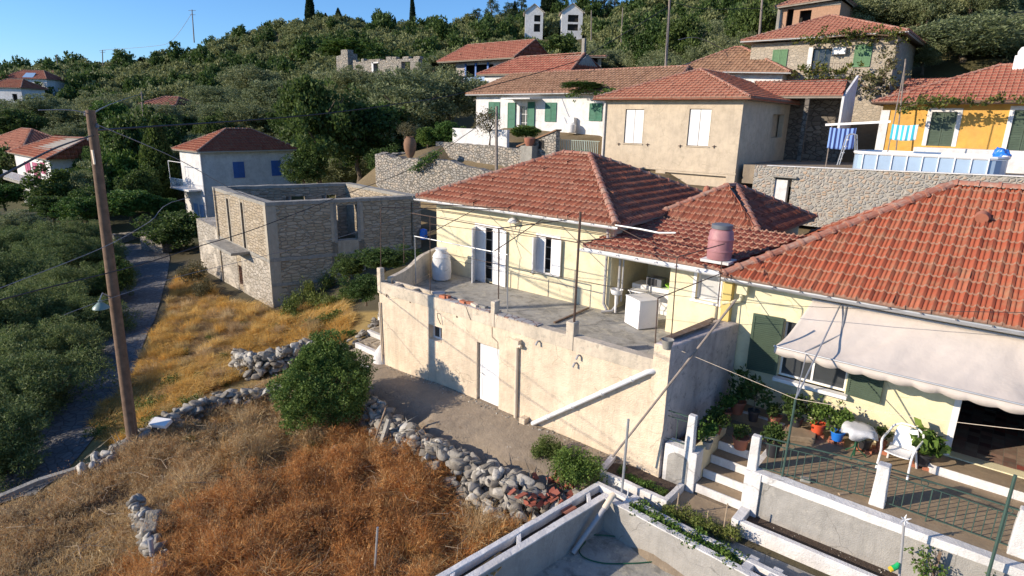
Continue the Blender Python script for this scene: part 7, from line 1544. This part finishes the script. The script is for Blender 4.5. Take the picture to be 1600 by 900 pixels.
me = bpy.data.meshes.new('tablecloth'); me.from_pydata([tuple(float(q) for q in v) for v in V], [], F3+F4); o = link('tablecloth', me, paint('lace_cloth', (.62, .62, .63), .1, 30, .9, .3, 90), smooth=True); o.modifiers.new('s', 'SOLIDIFY').thickness = .006; tag(o, 'white lace cloth draped over the small round table', 'tablecloth')
for i in range(3): tree_proto('pot_bushy', 110+i, .30, .30, .34, 40, 700, .07, .055, m_brleaf if i % 2 else m_dkleaf, (.07, .14), 6, tr=.015, spread=.4)
for i in range(2): tree_proto('pot_thin', 120+i, .26, .45, .45, 26, 420, .08, .05, m_dkleaf, (.06, .12), 6, tr=.012, spread=.5)
tree_proto('pot_broad', 130, .34, .28, .3, 20, 160, .16, .13, m_brleaf, (.08, .16), 5, tr=.015)
BR = MB()
def potted(px, py, z, r, h, mat, plant_key, ps, label, bricks=True, var=0, rim=True):
    q = G(px, py, z); t = thing('potted_plant', label, 'potted plant', tuple(q)); zz_ = 0
    if bricks:
        for s in (-.1, .1):
            b_ = MB(); b_.obox((q[0]+s, q[1]+.02*s, q[2]), .13, .2, .08, .1); tag(b_.build('hollow_brick', m_brick, bev=.005), ('left' if s < 0 else 'right')+' hollow red brick under '+label.split(' in ')[-1], 'brick')
        zz_ = .082
    prof = [(r*.72, 0), (r*.95, h*.85), (r*1.08, h*.86), (r*1.08, h), (r*.95, h), (r*.9, h*.88), (0, h*.86)]
    MB().lathe(prof, (q[0], q[1], q[2]+zz_), 20).build('pot', mat, t, smooth=True)
    me, tm = TREES[plant_key][var % len(TREES[plant_key])][:2]; o = link('foliage', me, None, t); o.location = (0, 0, zz_+h*.85); o.scale = (ps,)*3; o2 = link('stem', tm, None, t); o2.location = (0, 0, zz_+h*.85); o2.scale = (ps,)*3
potted(1151, 645, 1.1, .19, .34, m_terra, 'pot_thin', 1.5, 'tall leafy plant in a big terracotta pot in the shaded corner', False)
potted(1134, 655, 1.0, .13, .24, m_terra, 'pot_bushy', 1.0, 'low leafy plant in a small terracotta pot beside the shaded wall', False, 1)
potted(1118, 680, .98, .12, .22, m_terra, 'pot_bushy', 1.1, 'bushy plant in a pot behind the white cheek pillar', False, 2)
potted(1104, 700, .98, .12, .2, m_conc, 'pot_bushy', 1.0, 'light green plant in a grey pot nearest the cheek pillar', False, 1)
potted(1176, 657, T1, .14, .28, m_black, 'pot_thin', 1.3, 'thin young plant in a black pot in the shaded corner', False, 1)
potted(1208, 664, T1, .16, .26, m_terra, 'pot_bushy', .75, 'small plant in a wide terracotta pot under the green shutter', False, 0)
potted(1242, 673, T1, .15, .28, m_black, 'pot_bushy', 1.25, 'dark leafy plant in a dark pot right of the green post', True, 0)
potted(1275, 682, T1, .16, .28, m_red, 'pot_bushy', 1.15, 'round basil plant in an orange red plastic pot', True, 1)
potted(1306, 692, T1, .15, .23, m_blue, 'pot_bushy', 1.2, 'bushy plant in a bright blue plastic pot', True, 1)
potted(1349, 705, T1, .15, .26, m_black, 'pot_thin', .6, 'nearly bare stem in a black pot behind the round table', True, 0)
potted(1374, 706, T1, .11, .2, m_terra, 'pot_thin', .6, 'little dry plant in a terracotta pot left of the white chair', True, 1)
potted(1438, 730, T1, .19, .28, m_black, 'pot_broad', 1.4, 'broad leaved plant in a big black pot right of the white chair', True, 0)
potted(1156, 700, .88, .19, .3, m_terra, 'pot_bushy', .7, 'small plant in a ribbed terracotta pot on the stair landing', False, 0)
potted(1206, 712, T1, .16, .34, m_black, 'pot_bushy', 1.0, 'leafy plant in a tall black pot at the top of the stairs', False, 2)
tag(MB().obox(G(1258, 752, T1), .2, .14, .08, .3).build('stone', m_conc, bev=.02), 'pale lump of stone behind the terrace railing', 'stone')
tag(MB().obox(G(1318, 772, T1), .22, .06, .03, .9).build('wood_scrap', m_wood2), 'small strip of wood on the terrace floor', 'wood')
tag(MB().obox(G(1500, 722, 1.345), .9, .12, .03, -.4).build('x', m_conc), 'a') if False else None
# pole with white pinwheel, green bottle, roses, stakes
a = G(1403, 925, .1); b = D(1413, 812, float((a-CAM)[:2] @ FWD)); pw_ = thing('garden_pinwheel', 'white flower shaped pinwheel on a grey pipe in the garden bed', 'pinwheel', tuple(a)); MB().tube([a, b], .022, 8).build('pipe', m_pipeg, pw_, smooth=True)
mb = MB()
for k in range(6): t = k*math.pi/3; u = CR*math.cos(t)+CU*math.sin(t); v = CR*math.cos(t+.7)+CU*math.sin(t+.7); c = b-CF*.02; mb.slab([c, c+u*.05, c+(u+v)*.055+CF*-.02, c+v*.045], .008)
mb.build('petal', m_chair, pw_)
q = D(1404, 882, float((a-CAM)[:2] @ FWD)-.02); bo = thing('plastic_bottle', 'green plastic bottle with yellow base hung on the pinwheel pipe', 'bottle', tuple(q)); MB().tube([q+[-.0, 0, .03], q-CR*.04-CU*.04, q-CR*.12-CU*.075], [.03, .05, .05], 12).build('body', paint('green_plastic', (.02, .4, .12), .1, 3, .3, 0), bo, smooth=True); MB().tube([q-CR*.12-CU*.075, q-CR*.16-CU*.09], [.051, .046], 12).build('base', paint('yellow_plastic', (.7, .5, .03), .1, 3, .3, 0), bo, smooth=True)
# ================================================================ dry brush, golden grass, bushes and beds
def in_poly(x, y, P):
    c = False; n = len(P)
    for i in range(n):
        a = P[i]; b = P[(i+1) % n]
        if (a[1] > y) != (b[1] > y) and x < (b[0]-a[0])*(y-a[1])/(b[1]-a[1])+a[0]: c = not c
    return c
def blades(name, bases, h, wd, lean, cols, rng, curl=.5):
    n = len(bases); B = np.array(bases); a = rng.uniform(0, 6.283, n); dirx = np.stack([np.cos(a), np.sin(a), np.zeros(n)], 1); b2 = rng.uniform(0, 6.283, n); sd_ = np.stack([np.cos(b2), np.sin(b2), rng.normal(size=n)*.3], 1)*wd[:, None]
    ln = lean if lean.ndim == 2 else dirx*lean[:, None]
    Z = np.zeros((n, 3)); Z[:, 2] = 1
    p0 = B; p1 = B+(Z*.55+ln*.35)*h[:, None]; p2 = B+(Z*(.9-curl*.4*np.linalg.norm(ln, axis=1))[:, None]+ln*1.0)*h[:, None]
    V = np.stack([p0-sd_, p0+sd_, p1+sd_*.8, p1-sd_*.8, p2+sd_*.25, p2-sd_*.25], 1).reshape(-1, 3); i = np.arange(n)[:, None]*6; F = np.concatenate([i+np.array([[0, 1, 2, 3]]), i+np.array([[3, 2, 4, 5]])], 0)
    C = np.repeat(np.concatenate([cols, np.ones((n, 1))], 1), 6, 0); return np_mesh(name, V, F, C)
def scatter(poly, n, rg, clear=None):
    xs = [p[0] for p in poly]; ys = [p[1] for p in poly]; out = []
    while len(out) < n:
        x = rg.uniform(min(xs), max(xs)); y = rg.uniform(min(ys), max(ys))
        if in_poly(x, y, poly) and not (clear and clear(x, y)): out.append((x, y))
    return out
rg = random.Random(21); rng = np.random.default_rng(21)
ORANGE = np.array([(.62, .26, .075), (.70, .34, .11), (.50, .23, .08), (.68, .45, .2)]); TAN = np.array([(.60, .43, .22), (.68, .53, .3), (.5, .36, .2), (.56, .35, .14)]); GOLD = np.array([(.72, .46, .13), (.78, .55, .2), (.62, .40, .12), (.55, .42, .2)]); DUSK = np.array([(.17, .11, .07), (.23, .16, .10), (.3, .22, .14)])
field = [gp(-20, 930, -1.4), gp(-20, 780, -1.4), gp(125, 742, -1.2), gp(200, 705, -1.05), gp(255, 670, -.9), gp(330, 628, -.9), gp(450, 600, -.75), gp(570, 640, -.6), gp(600, 700, -.75), gp(700, 760, -.75), gp(830, 850, -.75), gp(830, 830, -.6), gp(700, 905, -.9), gp(650, 960, -1)]
def hollow(x, y): return bumps(x, y, .55) > .75 or (math.hypot(x-4.6, y+4.4) < .7 and rg.random() < .8)
pts = scatter(field, 85000, rg, hollow)
def fcol(x, y):
    if rg.random() < .28: return TAN[rg.randrange(4)]*rg.uniform(.8, 1.2)
    nz = bumps(x, y, .45)+.5*bumps(x+9, y, 1.3); red = x > 2.2-.25*(y+8)*.2+nz*.9 and True
    pal = ORANGE if (x > 1.6+nz*.8 and nz > -.75) else TAN
    if nz < -.7 and rg.random() < .6: pal = DUSK
    return pal[rg.randrange(len(pal))]*rg.uniform(.7, 1.2)
B = []; H = []; Cc = []
for x, y in pts: B.append((x, y, HZ(x, y)-.02)); H.append(rg.uniform(.08, .34)*(1.3 if x > 2 else .75)*(1+.5*bumps(x, y, .9))); Cc.append(fcol(x, y))
n = len(B); lean = rng.uniform(.2, 1.3, n); me = blades('dry_brush', B, np.maximum(.06, np.array(H)), np.full(n, .006), lean, np.array(Cc), rng); o = link('dry_brush', me, m_grass); tag(o, 'tangle of dry orange and straw coloured weeds filling the lower field', 'dry weeds', kind='stuff')
# mounds of taller dead brush
B = []; H = []; Ln = []; Cc = []
mounds = []
for (x, y) in scatter([gp(300, 700, -1), gp(420, 640, -.9), gp(560, 700, -.8), gp(620, 760, -.8), gp(780, 860, -.8), gp(620, 930, -.9), gp(230, 930, -1), gp(270, 800, -1)], 60, rg): mounds.append((x, y, rg.uniform(.55, .95), 200))
for (x, y) in scatter(field, 330, rg, lambda x, y: bumps(x, y, .75) > .45):
    big = x > 1.8 and bumps(x, y, .5) > -.6
    mounds.append((x, y, rg.uniform(.45, .95) if big else rg.uniform(.25, .45), rg.randrange(90, 170)))
for (x, y, hh, m) in mounds:
    z = HZ(x, y); pal = fcol(x, y); rd = rg.uniform(.12, .3)
    for k in range(m):
        a = rg.uniform(0, 6.28); q = rg.random()**.6*rd; l = (q/rd)*rg.uniform(.2, 1.4)+rg.uniform(-.5, .5); B.append((x+math.cos(a)*q, y+math.sin(a)*q, z-.03)); aa = a+rg.uniform(-1.3, 1.3); Ln.append((math.cos(aa)*l, math.sin(aa)*l, rg.uniform(-.1, .15))); H.append(hh*rg.uniform(.45, 1.0)); Cc.append(pal*rg.uniform(.65, 1.35))
n = len(B); me = blades('tall_brush', B, np.array(H), rng.uniform(.003, .007, n), np.array(Ln), np.array(Cc), rng); o = link('tall_brush', me, m_grass); tag(o, 'mounds of taller dead rust coloured brush in the field', 'dry brush', kind='stuff')
tw = {0: ([], []), 1: ([], [])}
for (x, y, hh, m) in mounds:
    q_ = 0 if (x > 1.6+bumps(x, y, .45)*.8 and bumps(x, y, .45) > -.75) else 1
    for k in range(6): tw[q_][0].append((x+rg.uniform(-.35, .35), y+rg.uniform(-.35, .35), HZ(x, y)+hh*rg.uniform(.1, .75))); tw[q_][1].append(rg.uniform(.14, .32))
for q_, mt, lab in ((0, m_twig, 'rust coloured tangle of dead twigs in the field'), (1, m_twig2, 'straw coloured tangle of dead twigs in the field')):
    me, V, F = leaves(rng, np.array(tw[q_][0]), np.array(tw[q_][1]), 150000 if q_ == 0 else 80000, .17, .009, .5); o = link('dead_twigs', me, mt); tag(o, lab, 'dry brush', kind='stuff')
sc_c = []; sc_r = []
for (x, y, hh, m) in mounds:
    for k in range(5): sc_c.append((x+rg.uniform(-.4, .4), y+rg.uniform(-.4, .4), HZ(x, y)+hh*rg.uniform(.25, .95))); sc_r.append(rg.uniform(.12, .3))
me, V, F = leaves(rng, np.array(sc_c), np.array(sc_r), 70000, .045, .012); o = link('seed_heads', me, m_seed); tag(o, 'dry seed heads and twiglets caught through the dead brush', 'dry brush', kind='stuff')
# pale broken stalks lying across it
mb = MB()
for (x, y) in scatter(field, 130, rg):
    z = HZ(x, y)+rg.uniform(.12, .5); a = rg.uniform(0, 6.28); L = rg.uniform(.3, .9); mb.tube([(x, y, z), (x+math.cos(a)*L*.5, y+math.sin(a)*L*.5, z+rg.uniform(-.02, .12)), (x+math.cos(a+.3)*L, y+math.sin(a+.3)*L, z+rg.uniform(-.1, .1))], [.007, .005, .003], 4)
o = mb.build('dry_stalks', m_wood2); tag(o, 'pale broken stalks lying over the dry brush', 'dry stalks', kind='stuff')
gold = [gp(135, 650, -1.7), gp(205, 600, -1.9), gp(255, 500, -2.0), gp(275, 440, -2.2), gp(300, 425, -2.1), gp(345, 470, -1.7), gp(430, 490, -1.5), gp(520, 470, -.6), gp(555, 500, 0), gp(530, 550, -.3), gp(480, 575, -.6), gp(385, 560, -.9), gp(390, 590, -1), gp(330, 615, -1.1), gp(250, 655, -1.2), gp(190, 700, -1.5)]
pts = scatter(gold, 85000, rg); B = []; H = []; Cc = []; Ln = []
for x, y in pts:
    nz = bumps(x, y, .5); B.append((x, y, HZ(x, y)-.02)); H.append(rg.uniform(.2, .5)*(1+.45*nz)); pal = GOLD if nz > -.5 else TAN; Cc.append(pal[rg.randrange(4)]*rg.uniform(.75, 1.2)); a = -.6+nz*1.2+rg.uniform(-1, 1); l = rg.uniform(.3, 1.1); Ln.append((math.cos(a)*l, math.sin(a)*l, 0))
n = len(B); me = blades('golden_grass', B, np.maximum(.1, np.array(H)), np.full(n, .007), np.array(Ln), np.array(Cc), rng); o = link('golden_grass', me, m_grass); tag(o, 'golden dry grass leaning on the slope below the ruin', 'dry grass', kind='stuff')
B = []; H = []; Ln = []; Cc = []; gc = []
for (x, y) in scatter(gold, 170, rg):
    z = HZ(x, y); pal = (GOLD if rg.random() < .7 else TAN)[rg.randrange(4)]; hh = rg.uniform(.4, .8)
    for k in range(260):
        a = rg.uniform(0, 6.28); q = rg.random()**.6*.28; l = rg.uniform(-.4, 1.1); B.append((x+math.cos(a)*q, y+math.sin(a)*q, z-.03)); aa = -.6+rg.uniform(-1.5, 1.5); Ln.append((math.cos(aa)*l, math.sin(aa)*l, 0)); H.append(hh*rg.uniform(.45, 1)); Cc.append(pal*rg.uniform(.7, 1.25))
    gc.append((x, y, z+hh*.6))
n = len(B); me = blades('straw_tufts', B, np.array(H), rng.uniform(.004, .008, n), np.array(Ln), np.array(Cc), rng); o = link('straw_tufts', me, m_grass); tag(o, 'taller rough straw tufts standing out of the golden grass', 'dry grass', kind='stuff')
# verge left of road, bottom left wisps
for i in range(3): tree_proto('weed', 140+i, .45, .4, .3, 40, 900, .09, .028, m_weed, (.1, .2), 6, tr=.01)
for i in range(2): tree_proto('creeper', 150+i, .5, .22, .14, 30, 600, .06, .05, m_brleaf, (.08, .15), 6, tr=.008)
def weed(px, py, z, s, label, key='weed', name='weed', cat='weed', sz=1, group=None):
    q = G(px, py, z); return plant(key, (q[0], q[1], HZ(q[0], q[1])-.05 if z < 0 else q[2]), s, label, cat, name, group, sz=sz)
weed(520, 500, -.3, 1.3, 'yellow green weed clump beside the stepped path', sz=1.1); weed(495, 512, -.6, 1.1, 'olive weed clump left of the stepped path clump')
for k, (x_, y_, s_, sz_) in enumerate(((450, 478, 1.3, 1.6), (495, 470, 1.4, 1.5), (520, 478, 1.5, 1.2), (545, 480, 1.5, 1.1), (510, 448, 1.3, 1.4), (560, 470, 1.2, 1.2), (480, 455, 1.2, 1.8))): weed(x_, y_, -.5, s_, 'yellow green weed of the thicket at the shaded foot of the ruin', sz=sz_, group='weed thicket at the foot of the ruin')
weed(470, 470, -.8, 1.4, 'tall thin weed against the foot of the ruin', sz=1.5); weed(545, 455, -.2, 1.2, 'weed clump in the shade of the ruin'); weed(465, 500, -.9, 1.1, 'small weed at the edge of the golden grass')
weed(545, 522, 0.02, .8, 'little green plant on the white edged steps', 'creeper'); weed(490, 400, 0, 1.0, 'x') if False else None
tree_px('dark', 572, 418, 478, 21.5, 'white flowering oleander beside the terrace corner', 'shrub', 'oleander', width=62)
tree_px('dark', 600, 380, 425, 24.5, 'dark creeping shrub between the ruin and the terrace', 'shrub', 'shrub', width=95); tree_px('dark', 545, 395, 440, 24.5, 'dark shrub along the shaded ruin wall', 'shrub', 'shrub', width=60)
tree_px('scrub', 300, 395, 440, 36, 'dusty green shrub on the verge beside the ruin corner', 'shrub', width=50); tree_px('scrub', 315, 425, 462, 33, 'second dusty shrub lower on the verge', 'shrub', width=42)
for k, (x_, y_, s_) in enumerate(((430, 520, .9), (350, 560, .8), (310, 590, .9), (285, 545, .8), (455, 560, .8), (500, 560, .8), (330, 520, .7), (250, 655, 1.1), (300, 640, 1.0), (350, 610, .8), (215, 670, 1.1), (380, 500, .7))): weed(x_, y_, -1.2, s_, 'small grey green weed dotted through the golden grass', sz=.8, group='weeds dotted through the golden grass')
weed(235, 640, -1.6, 1.6, 'green weed patch at the foot of the utility pole', 'weed', sz=.8); weed(255, 625, -1.5, 1.4, 'green weed patch right of the utility pole', sz=.7); weed(270, 600, -1.4, 1.3, 'low green weed uphill of the pole', sz=.7); weed(170, 675, -1.7, 1.3, 'dark weed by the road verge', sz=.8); weed(420, 560, -.8, 1.0, 'green tuft on the rough stone corner', sz=.6); weed(388, 566, -.9, .9, 'green tuft below the rough stone corner', sz=.6)
for (x_, y_, s_) in ((490, 700, .7), (655, 770, .7), (620, 735, .6), (300, 690, .7), (560, 690, .7)): weed(x_, y_, -.8, s_, 'small green weed in the brown field', group='small weeds in the brown field')
# round bush
rng = np.random.default_rng(61); n = 900; d = unit(rng, n); d[:, 2] = np.where(d[:, 2] < -.75, -d[:, 2], d[:, 2]); c = d*np.array([1.12, 1.12, 1.1])*(rng.uniform(.66, 1.0, n)*(1+.10*np.sin(d[:, 0]*5+2)+.10*np.sin(d[:, 1]*6+1)+.08*np.sin(d[:, 2]*7)))[:, None]; c[:, 2] += 1.0
me, V, F = leaves(rng, c, np.full(n, .14), 60000, .055, .032); bq = G(514, 660, -.6); rb = thing('round_bush', 'dense round clipped green bush beside the rubble wall', 'bush', (bq[0], bq[1], HZ(bq[0], bq[1])-.05)); link('foliage', me, m_bush, rb); tm = trunk_mesh(rng, 1.4, .08, .5, 8); link('stems', tm, m_bark, rb); 
sc_ = 155/FPX*float((bq-CAM)[:2] @ FWD)/2.25; rb.scale = (sc_, sc_, sc_)
# bush by the wall and garden greens
tree_proto('wall_bush', 160, .75, .5, .42, 120, 7000, .06, .032, m_brleaf, (.12, .26), 8, tr=.015); tree_proto('wall_bush', 161, .6, .55, .5, 90, 5500, .06, .03, m_weed, (.12, .22), 8, tr=.015)
q = G(905, 742, 0); plant('wall_bush', (q[0], q[1]-.1, 0), 1.0, 'feathery green bush growing at the foot of the terrace wall', 'bush', 'green_bush', variant=0); q = G(862, 715, 0); plant('wall_bush', (q[0], q[1]-.1, 0), .75, 'paler spreading end of the green bush by the drain outlet', 'bush', 'green_bush', variant=1)
for k, t in enumerate(np.arange(.55, 3.0, .27)): c = Ai+dC*t+nC*.36; plant('creeper', (c[0], c[1], zt-.14), rg.uniform(.7, 1.0), 'leafy greens in the trough along the cistern', 'plant', 'leafy_plant', 'greens in the right trough')
for k, t in enumerate(np.arange(4.1, 6.5, .3)): c = Ai+dC*t+nC*.36; plant('creeper', (c[0], c[1], zt-.14), rg.uniform(.7, 1.0), 'leafy greens at the near end of the trough', 'plant', 'leafy_plant', 'greens in the near end of the right trough')
for k, (x, y) in enumerate(((9.6, -.4), (9.9, -.5), (10.2, -.55), (10.5, -.5), (10.7, -.6))): plant('creeper', (x, y, .12), rg.uniform(.45, .65), 'low ground plant in the corner bed', 'plant', 'leafy_plant', 'low plants in the corner bed')
for k, (x, y) in enumerate(((11.1, -1.0), (11.45, -.95), (11.8, -.95), (12.1, -.9), (12.4, -.85))):
    plant('weed', (x, y-.05, -.06), rg.uniform(.6, .85), 'staked tomato plant in the row below the stairs', 'plant', 'tomato_plant', 'staked tomato plants below the stairs', sz=1.1)
for (x, y, h, lab) in ((11.25, -1.0, .6, 'first yellowish garden stake below the stairs'), (11.9, -.95, .45, 'second garden stake among the tomato plants'), (12.25, -.9, .75, 'tall pale garden stake at the end of the tomato row')): tag(MB().tube([(x, y, -.1), (x+.02, y, h)], .015, 6).build('garden_stake', m_wood2), lab, 'stake')
rose = thing('rose_bush', 'leggy rose bush with twiggy stems against the grey terrace wall', 'rose bush', (16.0, -.3, .1)); q = G(1470, 905, .2); mb = MB(); rg2 = random.Random(4)
c0 = np.array([q[0], -.28, .1]); cs = []
for k in range(14):
    a = rg2.uniform(-1.2, 1.2); L = rg2.uniform(.5, 1.0); e = c0+np.array([math.sin(a)*L*.8, rg2.uniform(-.15, .15), L*.95]); m = c0+(e-c0)*.5+np.array([rg2.uniform(-.1, .1), 0, 0]); mb.tube([c0+[rg2.uniform(-.3, .3), 0, 0], m, e], [.012, .009, .004], 5); cs += [e, m+(e-m)*.5]
mb.build('stem', m_wood, rose); me, V, F = leaves(np.random.default_rng(5), np.array(cs)-np.array(rose.location), np.full(len(cs), .09), 420, .06, .045, name='foliage'); link('foliage', me, m_brleaf, rose)
tag(MB().bar((q[0]-.15, -.22, .1), (q[0]-.1, -.2, 1.05), .05, .03).build('rose_support', m_wood), 'grey wooden slat supporting the rose bush', 'slat')
# grape vines over the ochre house eave and the stone house terrace
def vine(name, label, pts, n_leaf, r, mat=m_vine, seed=1, ln=.16):
    rng = np.random.default_rng(seed); P = smooth_path([np.array(p) for p in pts], 6); t = thing(name, label, 'vine', tuple(P[0])); mb = MB(); mb.tube(P, .03, 5); mb.build('stem', m_wood, t)
    c = np.array([P[i] for i in rng.integers(0, len(P), 70)])+rng.normal(size=(70, 3))*np.array([r, r, r*.6]); me, V, F = leaves(rng, c-np.array(t.location), rng.uniform(.12, .35, 70), n_leaf, ln, ln*.85, name='foliage'); link('foliage', me, mat, t)
vine('grape_vine', 'straggling grape vine along the ochre house eave', [VP(1410, 168, (0, 30.2)), VP(1450, 160, (0, 30.2)), VP(1500, 158, (0, 30.2)), VP(1550, 157, (0, 30.2)), VP(1620, 156, (0, 30.2))], 1000, .28, seed=1)
vine('grape_vine', 'dry grape vine over the upper windows of the stone house', [VP(1255, 66, (0, 36.9)), VP(1300, 58, (0, 36.9)), VP(1350, 54, (0, 36.9)), VP(1400, 56, (0, 36.9))], 1500, .45, seed=2)
vine('grape_vine', 'green vine tangle on the stone house balcony', [VP(1250, 112, (0, 36.3)), VP(1290, 110, (0, 36.3)), VP(1330, 116, (0, 36.3)), VP(1375, 122, (0, 36.3))], 1600, .55, seed=3)
vine('grape_vine', 'brown vine hanging below the stone house balcony at right', [VP(1345, 130, (0, 35.5)), VP(1365, 140, (0, 35.5)), VP(1380, 125, (0, 35.5)), VP(1392, 90, (0, 36.5))], 1100, .6, m_scrub, 4)
vine('grape_vine', 'green vine trailing over the right end of the white house eave', [VP(895, 150, (0, 24.5)), VP(910, 140, (0, 24.5)), VP(935, 142, (0, 24.5)), VP(960, 145, (0, 24.5))], 800, .22, m_brleaf, 5, .13)
vine('trailing_plant', 'silvery trailing plant hanging over the dry stone terrace wall', [VP(648, 265, (0, 15.4)), VP(665, 252, (0, 15.5)), VP(682, 240, (0, 15.8))], 1500, .16, m_bush, 6, .1)

it = []
rgp = random.Random(31)
for k in range(520):
    x = rgp.uniform(.1, 9.6); e = rgp.random(); y = -.04-abs(rgp.gauss(0, .10)) if e < .55 else rgp.uniform(-1.9, -.2); s_ = rgp.uniform(.012, .04)*(1.4 if rgp.random() < .08 else 1); it.append((x, y, HZ(x, y)+.02, s_))
for k in range(50): x = rgp.uniform(12.6, 18); y = rgp.gauss(-.12, .06); it.append((x, y, .135, rgp.uniform(.008, .028)))
o = link('pebbles', rock_mesh_from('pebbles', it, m_rock), m_rock); tag(o, 'small stones and crumbled render along the path and bed', 'gravel', kind='stuff')
# stepped stone path climbing between the terrace and the ruin
sp = thing('stepped_path', 'stone paved steps with whitewashed edges climbing beside the terrace corner', 'steps', (-1.2, .5, 0)); mb = MB(); me_ = MB()
for k, (y0, y1, z1, x0, x1) in enumerate(((-.5, .35, .1, -1.7, -.08), (.35, 1.2, .26, -1.9, -.2), (1.2, 2.1, .44, -2.3, -.5), (2.1, 3.2, .64, -2.8, -.9), (3.2, 4.6, .9, -3.2, -1.4))):
    mb.prism([(x0, y0), (x1, y0-.1), (x1-.25, y1), (x0-.2, y1+.1)], -.6, z1); me_.prism([(x0, y0-.05), (x1, y0-.15), (x1, y0+.02), (x0, y0+.07)], z1-.17, z1+.012)
mb.build('paving', m_ruin, sp); me_.build('edging', m_whitewash, sp)
MB().lathe([(.34, 0), (.32, .3), (.24, .62), (.1, .82), (0, .86)], (-.12, .12, -.15), 14).build('corner_buttress', m_whitewash, sp, smooth=True)
rubble('rubble_wall', 'scattered stones along the lower edge of the stepped path', [(-3.0, -.6), (-2.2, 0), (-2.5, 1.4), (-3.2, 2.6)], .2, .3, 11, .08, .2, dens=16)
weed(560, 575, -.1, .8, 'dry green tuft by the lowest step', 'creeper')
